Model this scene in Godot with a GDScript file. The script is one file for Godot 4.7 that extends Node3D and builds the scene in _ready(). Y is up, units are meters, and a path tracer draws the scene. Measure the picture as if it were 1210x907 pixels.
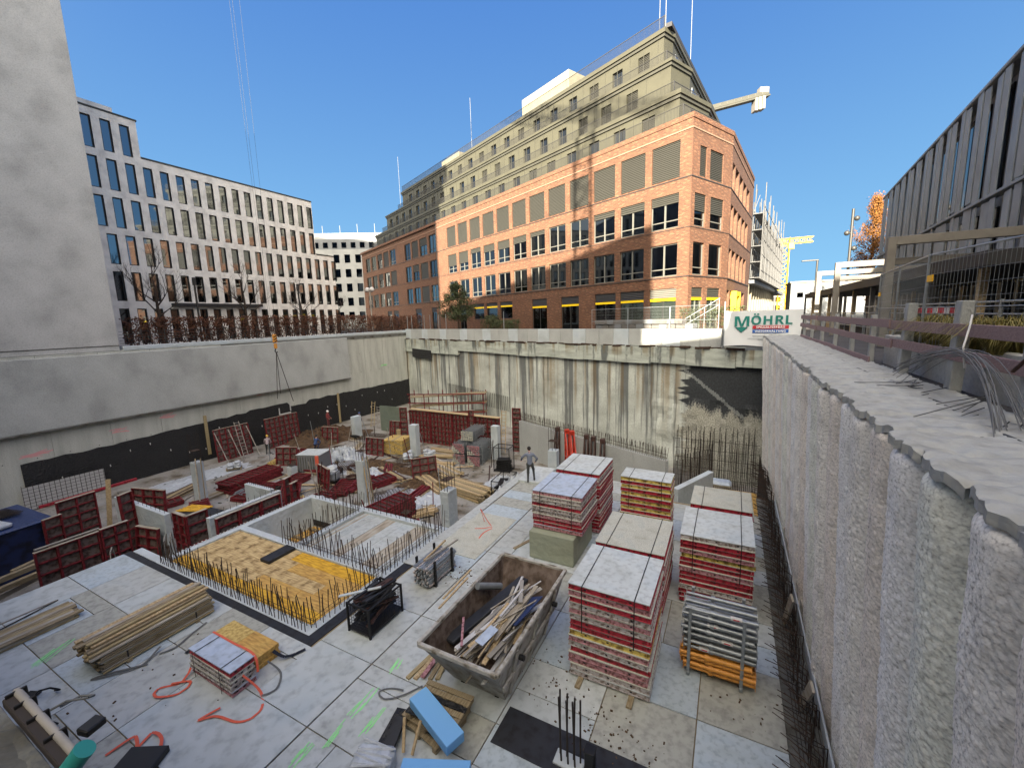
extends Node3D
# A building pit in a city: formwork deck, lift core, pile wall, office blocks round it. Units are metres, y is up, the eye is at the origin.

var R := RandomNumberGenerator.new()
var M := {}
var kept := {}

const DECK := -8.3
const SLAB := -11.3
const STREET := -1.5
const UP := Vector3.UP


class Geo:
	var v := PackedVector3Array()
	var n := PackedVector3Array()
	var t := PackedVector2Array()
	var c := PackedColorArray()
	var col := Color.WHITE

	func tri(a: Vector3, b: Vector3, d: Vector3, na: Vector3, nb: Vector3, nd: Vector3) -> void:
		if (b - a).cross(d - a).dot(na + nb + nd) > 0.0:
			var s := b
			b = d
			d = s
			var sn := nb
			nb = nd
			nd = sn
		v.append_array([a, b, d])
		n.append_array([na, nb, nd])
		t.append_array([Vector2.ZERO, Vector2.ZERO, Vector2.ZERO])
		c.append_array([col, col, col])

	# a flat quad whose corners go round; it faces the side that f points to
	func quad(a: Vector3, b: Vector3, d: Vector3, e: Vector3, f: Vector3, ua := Vector2(0, 1), ub := Vector2(1, 1), ud := Vector2(1, 0), ue := Vector2(0, 0)) -> void:
		var m := (b - a).cross(e - a)
		if m.length_squared() < 1e-16:
			m = (d - b).cross(e - b)
		m = m.normalized()
		var flip := m.dot(f) < 0.0
		if flip:
			m = -m
		if flip:
			v.append_array([a, b, d, a, d, e])
			t.append_array([ua, ub, ud, ua, ud, ue])
		else:
			v.append_array([a, d, b, a, e, d])
			t.append_array([ua, ud, ub, ua, ue, ud])
		n.append_array([m, m, m, m, m, m])
		c.append_array([col, col, col, col, col, col])

	func box(p: Vector3, s: Vector3, k := Basis.IDENTITY, bevel := 0.0) -> void:
		var h := s * 0.5
		var ax := [k.x, k.y, k.z]
		var q := [h.x, h.y, h.z]
		var e := minf(bevel, minf(h.x, minf(h.y, h.z)) * 0.9)
		for i in 3:
			var j := (i + 1) % 3
			var l := (i + 2) % 3
			for g in [-1.0, 1.0]:
				var o: Vector3 = p + ax[i] * q[i] * g
				var a: Vector3 = ax[j] * (q[j] - e)
				var b: Vector3 = ax[l] * (q[l] - e)
				quad(o - a - b, o + a - b, o + a + b, o - a + b, ax[i] * g)
		if e <= 0.0:
			return
		for i in 3:
			var j := (i + 1) % 3
			var l := (i + 2) % 3
			for g in [-1.0, 1.0]:
				for w in [-1.0, 1.0]:
					var a: Vector3 = p + ax[i] * q[i] * g + ax[j] * (q[j] - e) * w
					var b: Vector3 = p + ax[i] * (q[i] - e) * g + ax[j] * q[j] * w
					var z: Vector3 = ax[l] * (q[l] - e)
					quad(a - z, b - z, b + z, a + z, ax[i] * g + ax[j] * w)
		for g in [-1.0, 1.0]:
			for w in [-1.0, 1.0]:
				for y in [-1.0, 1.0]:
					var f: Vector3 = (ax[0] * g + ax[1] * w + ax[2] * y).normalized()
					tri(p + ax[0] * q[0] * g + ax[1] * (q[1] - e) * w + ax[2] * (q[2] - e) * y, p + ax[0] * (q[0] - e) * g + ax[1] * q[1] * w + ax[2] * (q[2] - e) * y, p + ax[0] * (q[0] - e) * g + ax[1] * (q[1] - e) * w + ax[2] * q[2] * y, f, f, f)

	# a rectangular bar from a to b: w wide (sideways), h high
	func bar(a: Vector3, b: Vector3, w: float, h: float, bevel := 0.0) -> void:
		box((a + b) * 0.5, Vector3(w, h, a.distance_to(b)), Geo.frame(b - a), bevel)

	static func frame(d: Vector3) -> Basis:
		var z := d.normalized()
		var x := (Vector3.UP if absf(z.y) < 0.99 else Vector3.RIGHT).cross(z).normalized()
		return Basis(x, z.cross(x), z)

	func tube(a: Vector3, b: Vector3, r: float, sides := 6, r2 := -1.0, caps := true) -> void:
		var e := r if r2 < 0.0 else r2
		var k := Geo.frame(b - a)
		for i in sides:
			var p := TAU * i / sides
			var q := TAU * (i + 1) / sides
			var u := k.x * cos(p) + k.y * sin(p)
			var w := k.x * cos(q) + k.y * sin(q)
			tri(a + u * r, b + u * e, a + w * r, u, u, w)
			if e > 0.0:
				tri(a + w * r, b + u * e, b + w * e, w, u, w)
			if caps:
				tri(a, a + u * r, a + w * r, -k.z, -k.z, -k.z)
				if e > 0.0:
					tri(b, b + u * e, b + w * e, k.z, k.z, k.z)

	func path(q: PackedVector3Array, r: float, sides := 5) -> void:
		for i in q.size() - 1:
			tube(q[i], q[i + 1], r, sides, -1.0, i == 0 or i == q.size() - 2)

	# a plan polygon in x and z, extruded
	func prism(q: PackedVector2Array, y0: float, y1: float, bottom := true) -> void:
		var turn := 0.0
		for i in q.size():
			var a := q[i]
			var b := q[(i + 1) % q.size()]
			turn += a.cross(b)
		for i in q.size():
			var a := q[i]
			var b := q[(i + 1) % q.size()]
			var d := b - a
			var f := Vector3(d.y, 0, -d.x) * signf(turn)
			quad(Vector3(a.x, y0, a.y), Vector3(b.x, y0, b.y), Vector3(b.x, y1, b.y), Vector3(a.x, y1, a.y), f)
		var k := Geometry2D.triangulate_polygon(q)
		for i in range(0, k.size(), 3):
			var a := q[k[i]]
			var b := q[k[i + 1]]
			var d := q[k[i + 2]]
			tri(Vector3(a.x, y1, a.y), Vector3(b.x, y1, b.y), Vector3(d.x, y1, d.y), Vector3.UP, Vector3.UP, Vector3.UP)
			if bottom:
				tri(Vector3(a.x, y0, a.y), Vector3(b.x, y0, b.y), Vector3(d.x, y0, d.y), Vector3.DOWN, Vector3.DOWN, Vector3.DOWN)

	# a wall with openings in the plane z = 0 that faces +z; each opening gets reveals of the given depth
	func wall(x0: float, x1: float, y0: float, y1: float, holes: Array, deep: float) -> void:
		var xs := [x0, x1]
		var ys := [y0, y1]
		for h in holes:
			for q in [h.position.x, h.end.x]:
				if not xs.has(q) and q > x0 and q < x1:
					xs.append(q)
			for q in [h.position.y, h.end.y]:
				if not ys.has(q) and q > y0 and q < y1:
					ys.append(q)
		xs.sort()
		ys.sort()
		for j in ys.size() - 1:
			var from := -1.0e9
			for i in xs.size():
				var solid := i < xs.size() - 1
				if solid:
					var m := Vector2((xs[i] + xs[i + 1]) * 0.5, (ys[j] + ys[j + 1]) * 0.5)
					for h in holes:
						if h.has_point(m):
							solid = false
							break
				if solid and from < -1.0e8:
					from = xs[i]
				elif not solid and from > -1.0e8:
					quad(Vector3(from, ys[j], 0), Vector3(xs[i], ys[j], 0), Vector3(xs[i], ys[j + 1], 0), Vector3(from, ys[j + 1], 0), Vector3.BACK)
					from = -1.0e9
		for h in holes:
			var a := Vector3(h.position.x, h.position.y, 0)
			var b := Vector3(h.end.x, h.position.y, 0)
			var d := Vector3(h.end.x, h.end.y, 0)
			var e := Vector3(h.position.x, h.end.y, 0)
			var z := Vector3(0, 0, -deep)
			quad(a, b, b + z, a + z, Vector3.UP)
			quad(b, d, d + z, b + z, Vector3.LEFT)
			quad(d, e, e + z, d + z, Vector3.DOWN)
			quad(e, a, a + z, e + z, Vector3.RIGHT)

	func move(x: Transform3D) -> Geo:
		for i in v.size():
			v[i] = x * v[i]
			n[i] = (x.basis * n[i]).normalized()
		return self

	func mesh() -> ArrayMesh:
		var a := []
		a.resize(Mesh.ARRAY_MAX)
		a[Mesh.ARRAY_VERTEX] = v
		a[Mesh.ARRAY_NORMAL] = n
		a[Mesh.ARRAY_TEX_UV] = t
		a[Mesh.ARRAY_COLOR] = c
		var m := ArrayMesh.new()
		m.add_surface_from_arrays(Mesh.PRIMITIVE_TRIANGLES, a)
		return m


# ---------------------------------------------------------------- naming
func meta(o: Node, label := "", category := "", group := "", kind := "") -> void:
	for k in [["label", label], ["category", category], ["group", group], ["kind", kind]]:
		if k[1] != "":
			o.set_meta(k[0], k[1])


func thing(called: String, label: String, category: String, at := Vector3.ZERO, turn := 0.0, group := "") -> Node3D:
	var o := Node3D.new()
	o.name = called
	add_child(o, true)
	o.position = at
	o.rotation.y = turn
	meta(o, label, category, group)
	return o


func put(called: String, mesh: Mesh, m: Material, parent: Node, x := Transform3D.IDENTITY, kind := "") -> MeshInstance3D:
	var o := MeshInstance3D.new()
	o.name = called
	o.mesh = mesh
	o.material_override = m
	parent.add_child(o, true)
	o.transform = x
	if kind != "":
		o.set_meta("kind", kind)
	return o


func solo(called: String, mesh: Mesh, m: Material, label: String, category: String, x := Transform3D.IDENTITY, group := "") -> MeshInstance3D:
	var o := put(called, mesh, m, self, x)
	meta(o, label, category, group)
	return o


func struct(called: String, mesh: Mesh, m: Material, x := Transform3D.IDENTITY) -> MeshInstance3D:
	return put(called, mesh, m, self, x, "structure")


func at(x: float, y: float, z: float, turn := 0.0) -> Transform3D:
	return Transform3D(Basis(UP, turn), Vector3(x, y, z))


func cbox(s: Vector3, bevel := 0.0) -> ArrayMesh:
	var k := "%.3f %.3f %.3f %.3f" % [s.x, s.y, s.z, bevel]
	if not kept.has(k):
		var g := Geo.new()
		g.box(Vector3.ZERO, s, Basis.IDENTITY, bevel)
		kept[k] = g.mesh()
	return kept[k]


func ctube(length: float, r: float, sides := 6) -> ArrayMesh:
	var k := "t %.3f %.4f %d" % [length, r, sides]
	if not kept.has(k):
		var g := Geo.new()
		g.tube(Vector3.ZERO, Vector3(0, length, 0), r, sides)
		kept[k] = g.mesh()
	return kept[k]


# ---------------------------------------------------------------- materials
func noise(f: float, octaves := 4, s := 1, kind := FastNoiseLite.TYPE_SIMPLEX_SMOOTH) -> FastNoiseLite:
	var q := FastNoiseLite.new()
	q.noise_type = kind
	q.frequency = f
	q.fractal_octaves = octaves
	q.seed = s
	return q


func tex(f: FastNoiseLite, stops: Array, size := 512, normal := 0.0) -> NoiseTexture2D:
	var q := NoiseTexture2D.new()
	q.width = size
	q.height = size
	q.seamless = true
	q.noise = f
	if normal > 0.0:
		q.as_normal_map = true
		q.bump_strength = normal
	elif stops.size():
		var g := Gradient.new()
		g.offsets = PackedFloat32Array(stops.map(func(s): return s[0]))
		g.colors = PackedColorArray(stops.map(func(s): return Color(s[1], s[1], s[1]) if s[1] is float else s[1]))
		q.color_ramp = g
	return q


func mat(called: String, c: Color, rough := 0.8, o := {}) -> StandardMaterial3D:
	var m := StandardMaterial3D.new()
	m.resource_name = called
	m.albedo_color = c
	m.roughness = rough
	m.metallic = o.get("metal", 0.0)
	if o.has("spec"):
		m.metallic_specular = o.spec
	if o.has("tex"):
		m.albedo_texture = o.tex
	if o.has("bump"):
		m.normal_enabled = true
		m.normal_texture = o.bump
		m.normal_scale = o.get("bumps", 1.0)
	if o.has("scale"):
		m.uv1_triplanar = true
		m.uv1_world_triplanar = o.get("world", true)
		m.uv1_scale = o.scale if o.scale is Vector3 else Vector3.ONE * o.scale
	if o.has("detail"):
		m.detail_enabled = true
		m.detail_albedo = o.detail
		m.detail_blend_mode = BaseMaterial3D.BLEND_MODE_MUL
		m.detail_uv_layer = BaseMaterial3D.DETAIL_UV_2
		m.uv2_triplanar = true
		m.uv2_world_triplanar = true
		m.uv2_scale = Vector3.ONE * o.get("detail_scale", 0.1)
	if o.has("alpha"):
		m.transparency = BaseMaterial3D.TRANSPARENCY_ALPHA
		m.albedo_color.a = o.alpha
	if o.get("vc", false):
		m.vertex_color_use_as_albedo = true
	M[called] = m
	return m


func brick_image() -> ImageTexture:
	# running bond, 2.0 m wide and 2.0 m high: 8 bricks by 26 courses
	var w := 768
	var im := Image.create(w, w, false, Image.FORMAT_RGB8)
	im.fill(Color(0.44, 0.375, 0.315))
	var r := RandomNumberGenerator.new()
	r.seed = 5
	var ch := w / 26.0
	var cw := w / 8.0
	for j in 26:
		for i in 8:
			var k := r.randf()
			var diag := 1.0 if (i * 3 + j) % 4 < 2 else 0.86
			var c := Color(0.425, 0.262, 0.165).lerp(Color(0.345, 0.203, 0.132), k) * diag
			if r.randf() < 0.12:
				c = Color(0.46, 0.32, 0.225)
			var x := int((i + (0.5 if j % 2 else 0.0)) * cw)
			var y := int(j * ch)
			im.fill_rect(Rect2i(x + 3, y + 3, int(cw) - 5, int(ch) - 5), c)
			if x + cw > w:
				im.fill_rect(Rect2i(0, y + 3, x + int(cw) - w - 2, int(ch) - 5), c)
	im.generate_mipmaps()
	return ImageTexture.create_from_image(im)


# the stained diaphragm wall at the back of the pit: pale concrete, dark and rusty runs below the beam, a bituminous patch near the right end
func stained_image(w: int, h: int, patch: bool, s: int) -> ImageTexture:
	var im := Image.create(w, h, false, Image.FORMAT_RGB8)
	var runs := noise(1.0, 3, s)
	var broad := noise(1.0, 3, s + 1)
	var grain := noise(1.0, 4, s + 2)
	var rust := noise(1.0, 2, s + 3)
	var ends := noise(1.0, 2, s + 4)
	for x in w:
		var u := 42.5 * x / w
		var run := runs.get_noise_2d(u * 0.55, 0.0) + 0.55 * runs.get_noise_2d(u * 1.9, 9.0)
		var red := rust.get_noise_2d(u * 1.1, 4.0)
		var tail := 0.5 + 0.9 * ends.get_noise_2d(u * 2.3, 1.0)
		var joint := 1.0 if fmod(u + 1.3, 3.05) > 0.05 else 0.82
		for y in h:
			var d := float(y) / h
			var g := grain.get_noise_2d(u * 7.0, d * 42.0)
			var b := broad.get_noise_2d(u * 0.45, d * 2.4)
			var c := Color(0.72, 0.74, 0.715) * (1.0 + 0.10 * g + 0.16 * b)
			var wob := run + 0.16 * grain.get_noise_2d(u * 5.0, d * 4.0) + 0.12 * b
			var k := smoothstep(0.02, 0.42, wob) * (1.0 - smoothstep(tail, tail + 0.55, d))
			c = c.lerp(Color(0.33, 0.345, 0.35), 0.75 * k)
			var q := smoothstep(0.10, 0.45, red + 0.2 * g) * (1.0 - smoothstep(0.12, 0.75, d + 0.2 * b))
			c = c.lerp(Color(0.47, 0.38, 0.26), 0.50 * q)
			c = c * joint
			if patch:
				var e := u - 37.2 + 1.1 * grain.get_noise_2d(3.0, d * 14.0)
				var inside := smoothstep(0.0, 0.25, e)
				var line := d + 0.10 * grain.get_noise_2d(u * 1.2, 2.0) + 0.05 * g
				var scar := absf(d - 0.18 - 0.10 * (u - 38.5)) < 0.018 + 0.02 * g
				var black := Color(0.20, 0.215, 0.23) * (1.0 + 0.25 * g)
				if scar:
					black = Color(0.46, 0.48, 0.48)
				var pale := Color(0.62, 0.62, 0.58) * (1.0 + 0.35 * grain.get_noise_2d(u * 12.0, d * 60.0))
				c = c.lerp(black.lerp(pale, smoothstep(0.36, 0.44, line)), inside)
			im.set_pixel(x, y, c)
	return ImageTexture.create_from_image(im)


func materials() -> void:
	var mottle := tex(noise(0.006, 5, 11), [[0.0, 0.84], [0.5, 0.95], [1.0, 1.0]], 512)
	var blotch := tex(noise(0.004, 4, 12), [[0.0, Color(0.90, 0.895, 0.88)], [0.3, Color(0.96, 0.96, 0.955)], [0.6, Color(1, 1, 1)], [1.0, Color(0.93, 0.95, 0.97)]], 512)
	var fine := tex(noise(0.05, 4, 13), [[0.0, 0.87], [0.5, 0.97], [1.0, 1.0]], 512)
	var grain := tex(noise(0.03, 5, 14), [], 512, 6.0)
	var pits := tex(noise(0.02, 4, 15, FastNoiseLite.TYPE_CELLULAR), [], 512, 8.0)
	var gravel := tex(noise(0.022, 3, 23, FastNoiseLite.TYPE_CELLULAR), [[0.0, 1.0], [0.4, 0.97], [0.6, 0.87], [0.78, 0.66], [1.0, 0.42]], 512)
	var speck := tex(noise(0.06, 2, 16, FastNoiseLite.TYPE_CELLULAR), [[0.0, 0.30], [0.12, 0.62], [0.3, 0.95], [1.0, 1.0]], 512)
	var dirt := tex(noise(0.007, 7, 17), [[0.0, Color(0.50, 0.45, 0.38)], [0.25, Color(0.76, 0.73, 0.68)], [0.5, Color(0.94, 0.93, 0.92)], [1.0, Color(1, 1, 1)]], 512)
	var scuff := tex(noise(0.012, 8, 27), [[0.0, 0.84], [0.3, 0.93], [0.5, 0.985], [1.0, 1.0]], 512)
	var wood := tex(noise(0.012, 4, 18), [[0.0, Color(0.68, 0.63, 0.56)], [0.5, Color(0.87, 0.84, 0.79)], [1.0, Color(1, 1, 1)]], 512)
	var rust := tex(noise(0.010, 7, 19), [[0.0, Color(0.45, 0.38, 0.33)], [0.33, Color(0.74, 0.69, 0.65)], [0.55, Color(0.95, 0.94, 0.93)], [1.0, Color(1, 1, 1)]], 512)
	M["grainmap"] = grain
	# plaster, concrete
	mat("render", Color(0.76, 0.765, 0.76), 0.9, {tex = mottle, scale = 0.11, bump = grain, bumps = 0.12, detail = fine, detail_scale = 0.35})
	mat("modern", Color(0.94, 0.93, 0.90), 0.85, {tex = mottle, scale = 0.23, bump = grain, bumps = 0.4})
	mat("concrete", Color(0.755, 0.765, 0.735), 0.85, {tex = mottle, scale = Vector3(0.33, 0.05, 0.33), bump = grain, bumps = 0.2, detail = fine, detail_scale = 0.5})
	mat("plate", Color(0.71, 0.725, 0.72), 0.85, {tex = mottle, scale = Vector3(0.11, 0.08, 0.11), bump = grain, bumps = 0.15, detail = fine, detail_scale = 0.4})
	mat("fresh", Color(0.71, 0.745, 0.765), 0.8, {tex = blotch, scale = 0.21, bump = grain, bumps = 0.5})
	mat("dark_concrete", Color(0.40, 0.41, 0.40), 0.9, {tex = dirt, scale = 0.33, bump = grain})
	for q in [["pile", Color(1.0, 0.99, 0.96)], ["pile_brown", Color(0.98, 0.95, 0.905)], ["pile_pale", Color(1.0, 1.0, 0.99)], ["pile_green", Color(0.97, 0.98, 0.935)]]:
		mat(q[0], q[1], 0.95, {tex = gravel, scale = 2.6, bump = grain, bumps = 0.5, detail = scuff, detail_scale = 0.27})
	mat("pile_top", Color(0.645, 0.655, 0.65), 0.9, {tex = scuff, scale = 0.42, bump = grain, bumps = 0.5, detail = blotch, detail_scale = 0.9})
	mat("slab", Color(0.58, 0.575, 0.56), 0.9, {tex = blotch, scale = 0.19, bump = grain, detail = dirt, detail_scale = 0.13})
	mat("paving", Color(0.42, 0.41, 0.40), 0.9, {tex = mottle, scale = 0.3, bump = grain})
	mat("asphalt", Color(0.29, 0.29, 0.30), 0.9, {tex = mottle, scale = 0.2, bump = grain})
	mat("earth", Color(0.34, 0.27, 0.20), 1.0, {tex = dirt, scale = 0.5, bump = pits, bumps = 1.5})
	# deck plywood, each tone a batch of panels
	var ply := [Color(0.70, 0.73, 0.735), Color(0.685, 0.705, 0.70), Color(0.71, 0.735, 0.735), Color(0.64, 0.65, 0.62), Color(0.68, 0.73, 0.76)]
	for i in ply.size():
		mat("ply%d" % i, ply[i], 0.62, {tex = scuff if i == 3 else blotch, scale = 0.23 + 0.05 * i, detail = scuff, detail_scale = 0.42 + 0.13 * i, bump = grain, bumps = 0.15})
	mat("ply_pale", Color(0.75, 0.78, 0.785), 0.55, {tex = blotch, scale = 0.41, detail = scuff, detail_scale = 0.8})
	mat("ply_dirty", Color(0.74, 0.745, 0.70), 0.7, {tex = blotch, scale = 0.7, detail = speck, detail_scale = 0.9})
	mat("ply_blue", Color(0.69, 0.745, 0.82), 0.5, {tex = blotch, scale = 0.8, detail = scuff, detail_scale = 0.65})
	mat("yellow_ply", Color(0.84, 0.69, 0.38), 0.6, {tex = wood, scale = Vector3(0.35, 0.8, 1.6), detail = blotch, detail_scale = 0.4})
	mat("yellow_bright", Color(0.90, 0.72, 0.20), 0.6, {tex = wood, scale = Vector3(0.35, 0.8, 1.6)})
	mat("yellow_worn", Color(0.87, 0.79, 0.60), 0.7, {tex = wood, scale = Vector3(0.22, 0.8, 3.0), detail = dirt, detail_scale = 0.6})
	mat("board_grey", Color(0.70, 0.69, 0.66), 0.8, {tex = wood, scale = Vector3(0.7, 0.7, 0.15)})
	# timber
	mat("timber", Color(0.70, 0.655, 0.52), 0.8, {tex = wood, scale = Vector3(5, 5, 0.5), bump = grain, bumps = 0.4})
	mat("timber_old", Color(0.60, 0.56, 0.47), 0.85, {tex = wood, scale = Vector3(4, 4, 0.4), bump = grain, bumps = 0.5})
	mat("timber_pale", Color(0.78, 0.71, 0.58), 0.8, {tex = wood, scale = 1.7})
	mat("plank_pink", Color(0.54, 0.455, 0.46), 0.85, {tex = fine, scale = Vector3(1.6, 1.6, 0.4), bump = grain, bumps = 0.6})
	mat("post_wood", Color(0.62, 0.635, 0.64), 0.9, {tex = mottle, scale = Vector3(1.8, 0.5, 1.8), bump = grain, bumps = 0.6})
	mat("yellow_timber", Color(0.82, 0.73, 0.46), 0.75, {tex = wood, scale = 1.2})
	# steel
	mat("red_steel", Color(0.47, 0.125, 0.16), 0.6, {tex = rust, scale = 0.8})
	mat("red_frame", Color(0.66, 0.17, 0.24), 0.5, {tex = rust, scale = 1.1})
	mat("pink_frame", Color(0.70, 0.52, 0.56), 0.7, {tex = rust, scale = 1.6})
	mat("grey_frame", Color(0.70, 0.69, 0.70), 0.7, {tex = rust, scale = 1.4})
	mat("yellow_frame", Color(0.78, 0.71, 0.38), 0.6, {tex = rust, scale = 0.9})
	mat("rebar", Color(0.17, 0.145, 0.13), 0.8, {})
	mat("rebar_rust", Color(0.23, 0.17, 0.13), 0.85, {})
	mat("galv", Color(0.60, 0.625, 0.64), 0.45, {metal = 0.55, tex = mottle, scale = 1.5})
	mat("black_steel", Color(0.10, 0.10, 0.105), 0.6, {metal = 0.2, tex = mottle, scale = 2.0})
	mat("skip_steel", Color(0.70, 0.70, 0.68), 0.75, {tex = scuff, scale = 0.55, detail = dirt, detail_scale = 0.7})
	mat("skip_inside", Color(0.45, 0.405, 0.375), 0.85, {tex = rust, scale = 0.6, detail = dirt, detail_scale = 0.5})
	mat("form_skin", Color(0.42, 0.375, 0.355), 0.8, {tex = rust, scale = 0.7})
	mat("orange_steel", Color(0.78, 0.22, 0.12), 0.5, {tex = rust, scale = 0.5})
	mat("brown_steel", Color(0.27, 0.18, 0.155), 0.7, {tex = rust, scale = 0.9})
	mat("yellow_paint", Color(0.90, 0.68, 0.08), 0.5, {})
	mat("orange_tube", Color(0.84, 0.58, 0.24), 0.5, {tex = mottle, scale = 2.0})
	mat("white_paint", Color(0.74, 0.74, 0.735), 0.6, {})
	mat("frame_white", Color(0.60, 0.585, 0.555), 0.7, {tex = mottle, scale = 0.5})
	mat("blue_paint", Color(0.10, 0.15, 0.30), 0.45, {tex = rust, scale = 0.3})
	mat("blue_sheet", Color(0.16, 0.23, 0.40), 0.5, {tex = mottle, scale = 0.5, bump = grain})
	# plastics, foils, cloth
	mat("foil", Color(0.72, 0.75, 0.78), 0.35, {tex = mottle, scale = 0.8, bump = pits, bumps = 1.0})
	mat("black_sheet", Color(0.115, 0.12, 0.13), 0.6, {tex = mottle, scale = 0.4, bump = grain, bumps = 2.0})
	mat("bitumen", Color(0.15, 0.16, 0.18), 0.6, {tex = dirt, scale = 0.9})
	mat("styrofoam", Color(0.44, 0.66, 0.86), 0.7, {bump = grain, bumps = 0.15})
	mat("strap", Color(0.80, 0.36, 0.27), 0.8, {})
	mat("strap_grey", Color(0.36, 0.37, 0.37), 0.8, {})
	mat("black_plastic", Color(0.07, 0.07, 0.075), 0.5, {})
	mat("teal", Color(0.16, 0.52, 0.50), 0.5, {})
	mat("hose", Color(0.22, 0.23, 0.24), 0.6, {})
	mat("cable", Color(0.40, 0.41, 0.42), 0.6, {})
	mat("green_spray", Color(0.58, 0.88, 0.58), 0.8, {})
	mat("pink_spray", Color(0.83, 0.60, 0.60), 0.8, {})
	mat("banner", Color(0.84, 0.86, 0.88), 0.7, {bump = grain, bumps = 0.2})
	mat("print_green", Color(0.10, 0.47, 0.44), 0.7, {})
	mat("print_red", Color(0.72, 0.16, 0.22), 0.7, {})
	mat("print_blue", Color(0.16, 0.36, 0.68), 0.7, {})
	mat("print_white", Color(0.88, 0.89, 0.9), 0.7, {})
	mat("print_grey", Color(0.52, 0.55, 0.57), 0.7, {})
	# facades
	M["brick"] = mat("brick", Color(1.0, 1.0, 1.0), 0.85, {tex = brick_image(), scale = 0.5, world = false, bump = grain, bumps = 0.5, detail = mottle, detail_scale = 0.14})
	mat("trim_stone", Color(0.54, 0.43, 0.36), 0.8, {tex = mottle, scale = 0.7})
	mat("sill_dark", Color(0.16, 0.16, 0.165), 0.6, {})
	mat("clad", Color(0.265, 0.262, 0.212), 0.6, {tex = mottle, scale = 0.13})
	mat("clad_dark", Color(0.25, 0.25, 0.22), 0.6, {tex = mottle, scale = 0.2})
	mat("railing", Color(0.24, 0.24, 0.235), 0.5, {metal = 0.3})
	mat("win_frame", Color(0.15, 0.15, 0.15), 0.5, {})
	mat("win_frame_grey", Color(0.40, 0.40, 0.38), 0.5, {metal = 0.2})
	mat("glass_dark", Color(0.31, 0.33, 0.34), 0.04, {metal = 1.0})
	mat("window_glass", Color(0.10, 0.105, 0.11), 0.05, {})
	mat("portal", Color(0.47, 0.455, 0.43), 0.7, {tex = mottle, scale = 0.5})
	mat("scaffold_grey", Color(0.36, 0.365, 0.37), 0.7, {tex = mottle, scale = 0.5})
	mat("glass_sky", Color(0.50, 0.52, 0.54), 0.03, {metal = 1.0})
	mat("glass_clear", Color(0.42, 0.46, 0.46), 0.05, {metal = 1.0})
	mat("blind", Color(0.20, 0.20, 0.18), 0.6, {})
	mat("blind_pale", Color(0.36, 0.355, 0.33), 0.7, {})
	mat("awning_yellow", Color(0.92, 0.78, 0.05), 0.6, {})
	mat("fin", Color(0.50, 0.535, 0.57), 0.55, {tex = mottle, scale = 0.15})
	mat("roof_dark", Color(0.15, 0.15, 0.16), 0.7, {})
	mat("cream", Color(0.53, 0.51, 0.44), 0.8, {tex = mottle, scale = 0.2})
	mat("far_white", Color(0.62, 0.63, 0.63), 0.8, {tex = mottle, scale = 0.1})
	mat("far_grey", Color(0.47, 0.485, 0.50), 0.8, {tex = mottle, scale = 0.1})
	mat("glass_green", Color(0.50, 0.56, 0.52), 0.05, {metal = 0.9})
	# plants
	mat("bark", Color(0.25, 0.21, 0.18), 0.95, {tex = mottle, scale = 1.0})
	mat("leaf_brown", Color(0.34, 0.21, 0.14), 0.8, {vc = true})
	mat("leaf_green", Color(0.20, 0.24, 0.12), 0.7, {vc = true})
	mat("leaf_orange", Color(0.43, 0.275, 0.075), 0.8, {vc = true})
	mat("grass_dry", Color(0.50, 0.46, 0.27), 0.8, {vc = true})
	# people
	mat("person_paint", Color(1, 1, 1), 0.8, {vc = true})


func _ready() -> void:
	# ---- eye
	var eye := Camera3D.new()
	eye.name = "camera"
	eye.transform = Transform3D(Basis(Vector3(0.887632, -0.028734, -0.459657), Vector3(-0.045707, 0.987629, -0.150003), Vector3(0.458281, 0.154156, 0.875337)).orthonormalized(), Vector3.ZERO)
	eye.fov = 84.54
	eye.near = 0.05
	eye.far = 2000.0
	add_child(eye)
	# ---- sky, exposure
	var around := WorldEnvironment.new()
	around.name = "air"
	var env := Environment.new()
	env.background_mode = Environment.BG_SKY
	var sky := Sky.new()
	var air := ProceduralSkyMaterial.new()
	air.sky_top_color = Color(0.0078, 0.029, 0.103).linear_to_srgb()
	air.sky_horizon_color = Color(0.051, 0.110, 0.160).linear_to_srgb()
	air.sky_curve = 0.30
	air.ground_bottom_color = Color(0.10, 0.10, 0.10)
	air.ground_horizon_color = Color(0.20, 0.20, 0.20)
	air.sun_angle_max = 110.0
	air.sun_curve = 0.61
	sky.sky_material = air
	env.sky = sky
	env.tonemap_mode = Environment.TONE_MAPPER_LINEAR
	env.tonemap_exposure = 6.2
	env.sdfgi_enabled = true
	env.ssao_enabled = true
	env.ssil_enabled = true
	around.environment = env
	add_child(around)
	# ---- sun: low winter sun behind the eye
	var sun := DirectionalLight3D.new()
	sun.name = "sun"
	sun.light_energy = 1.6
	sun.light_color = Color(1.0, 0.945, 0.85)
	sun.light_angular_distance = 0.5
	sun.shadow_enabled = true
	add_child(sun)
	sun.look_at_from_position(Vector3.ZERO, -SUN)

	R.seed = 77
	materials()
	ground()
	pit_walls()
	brick_house()
	office()
	white_tower()
	fin_house()
	far_things()
	shading_blocks()
	street_things()
	right_edge()
	deck()
	core()
	stacks()
	deck_things()
	slab_things()
	people()


const SUN := Vector3(0.075, 0.36, 0.93)
const REAR0 := Vector3(-40.5, 0, -45.2)   # the back wall runs from here ...
const REAR1 := Vector3(2.4, 0, -30.0)     # ... to here
const LEFT := -39.7


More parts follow.
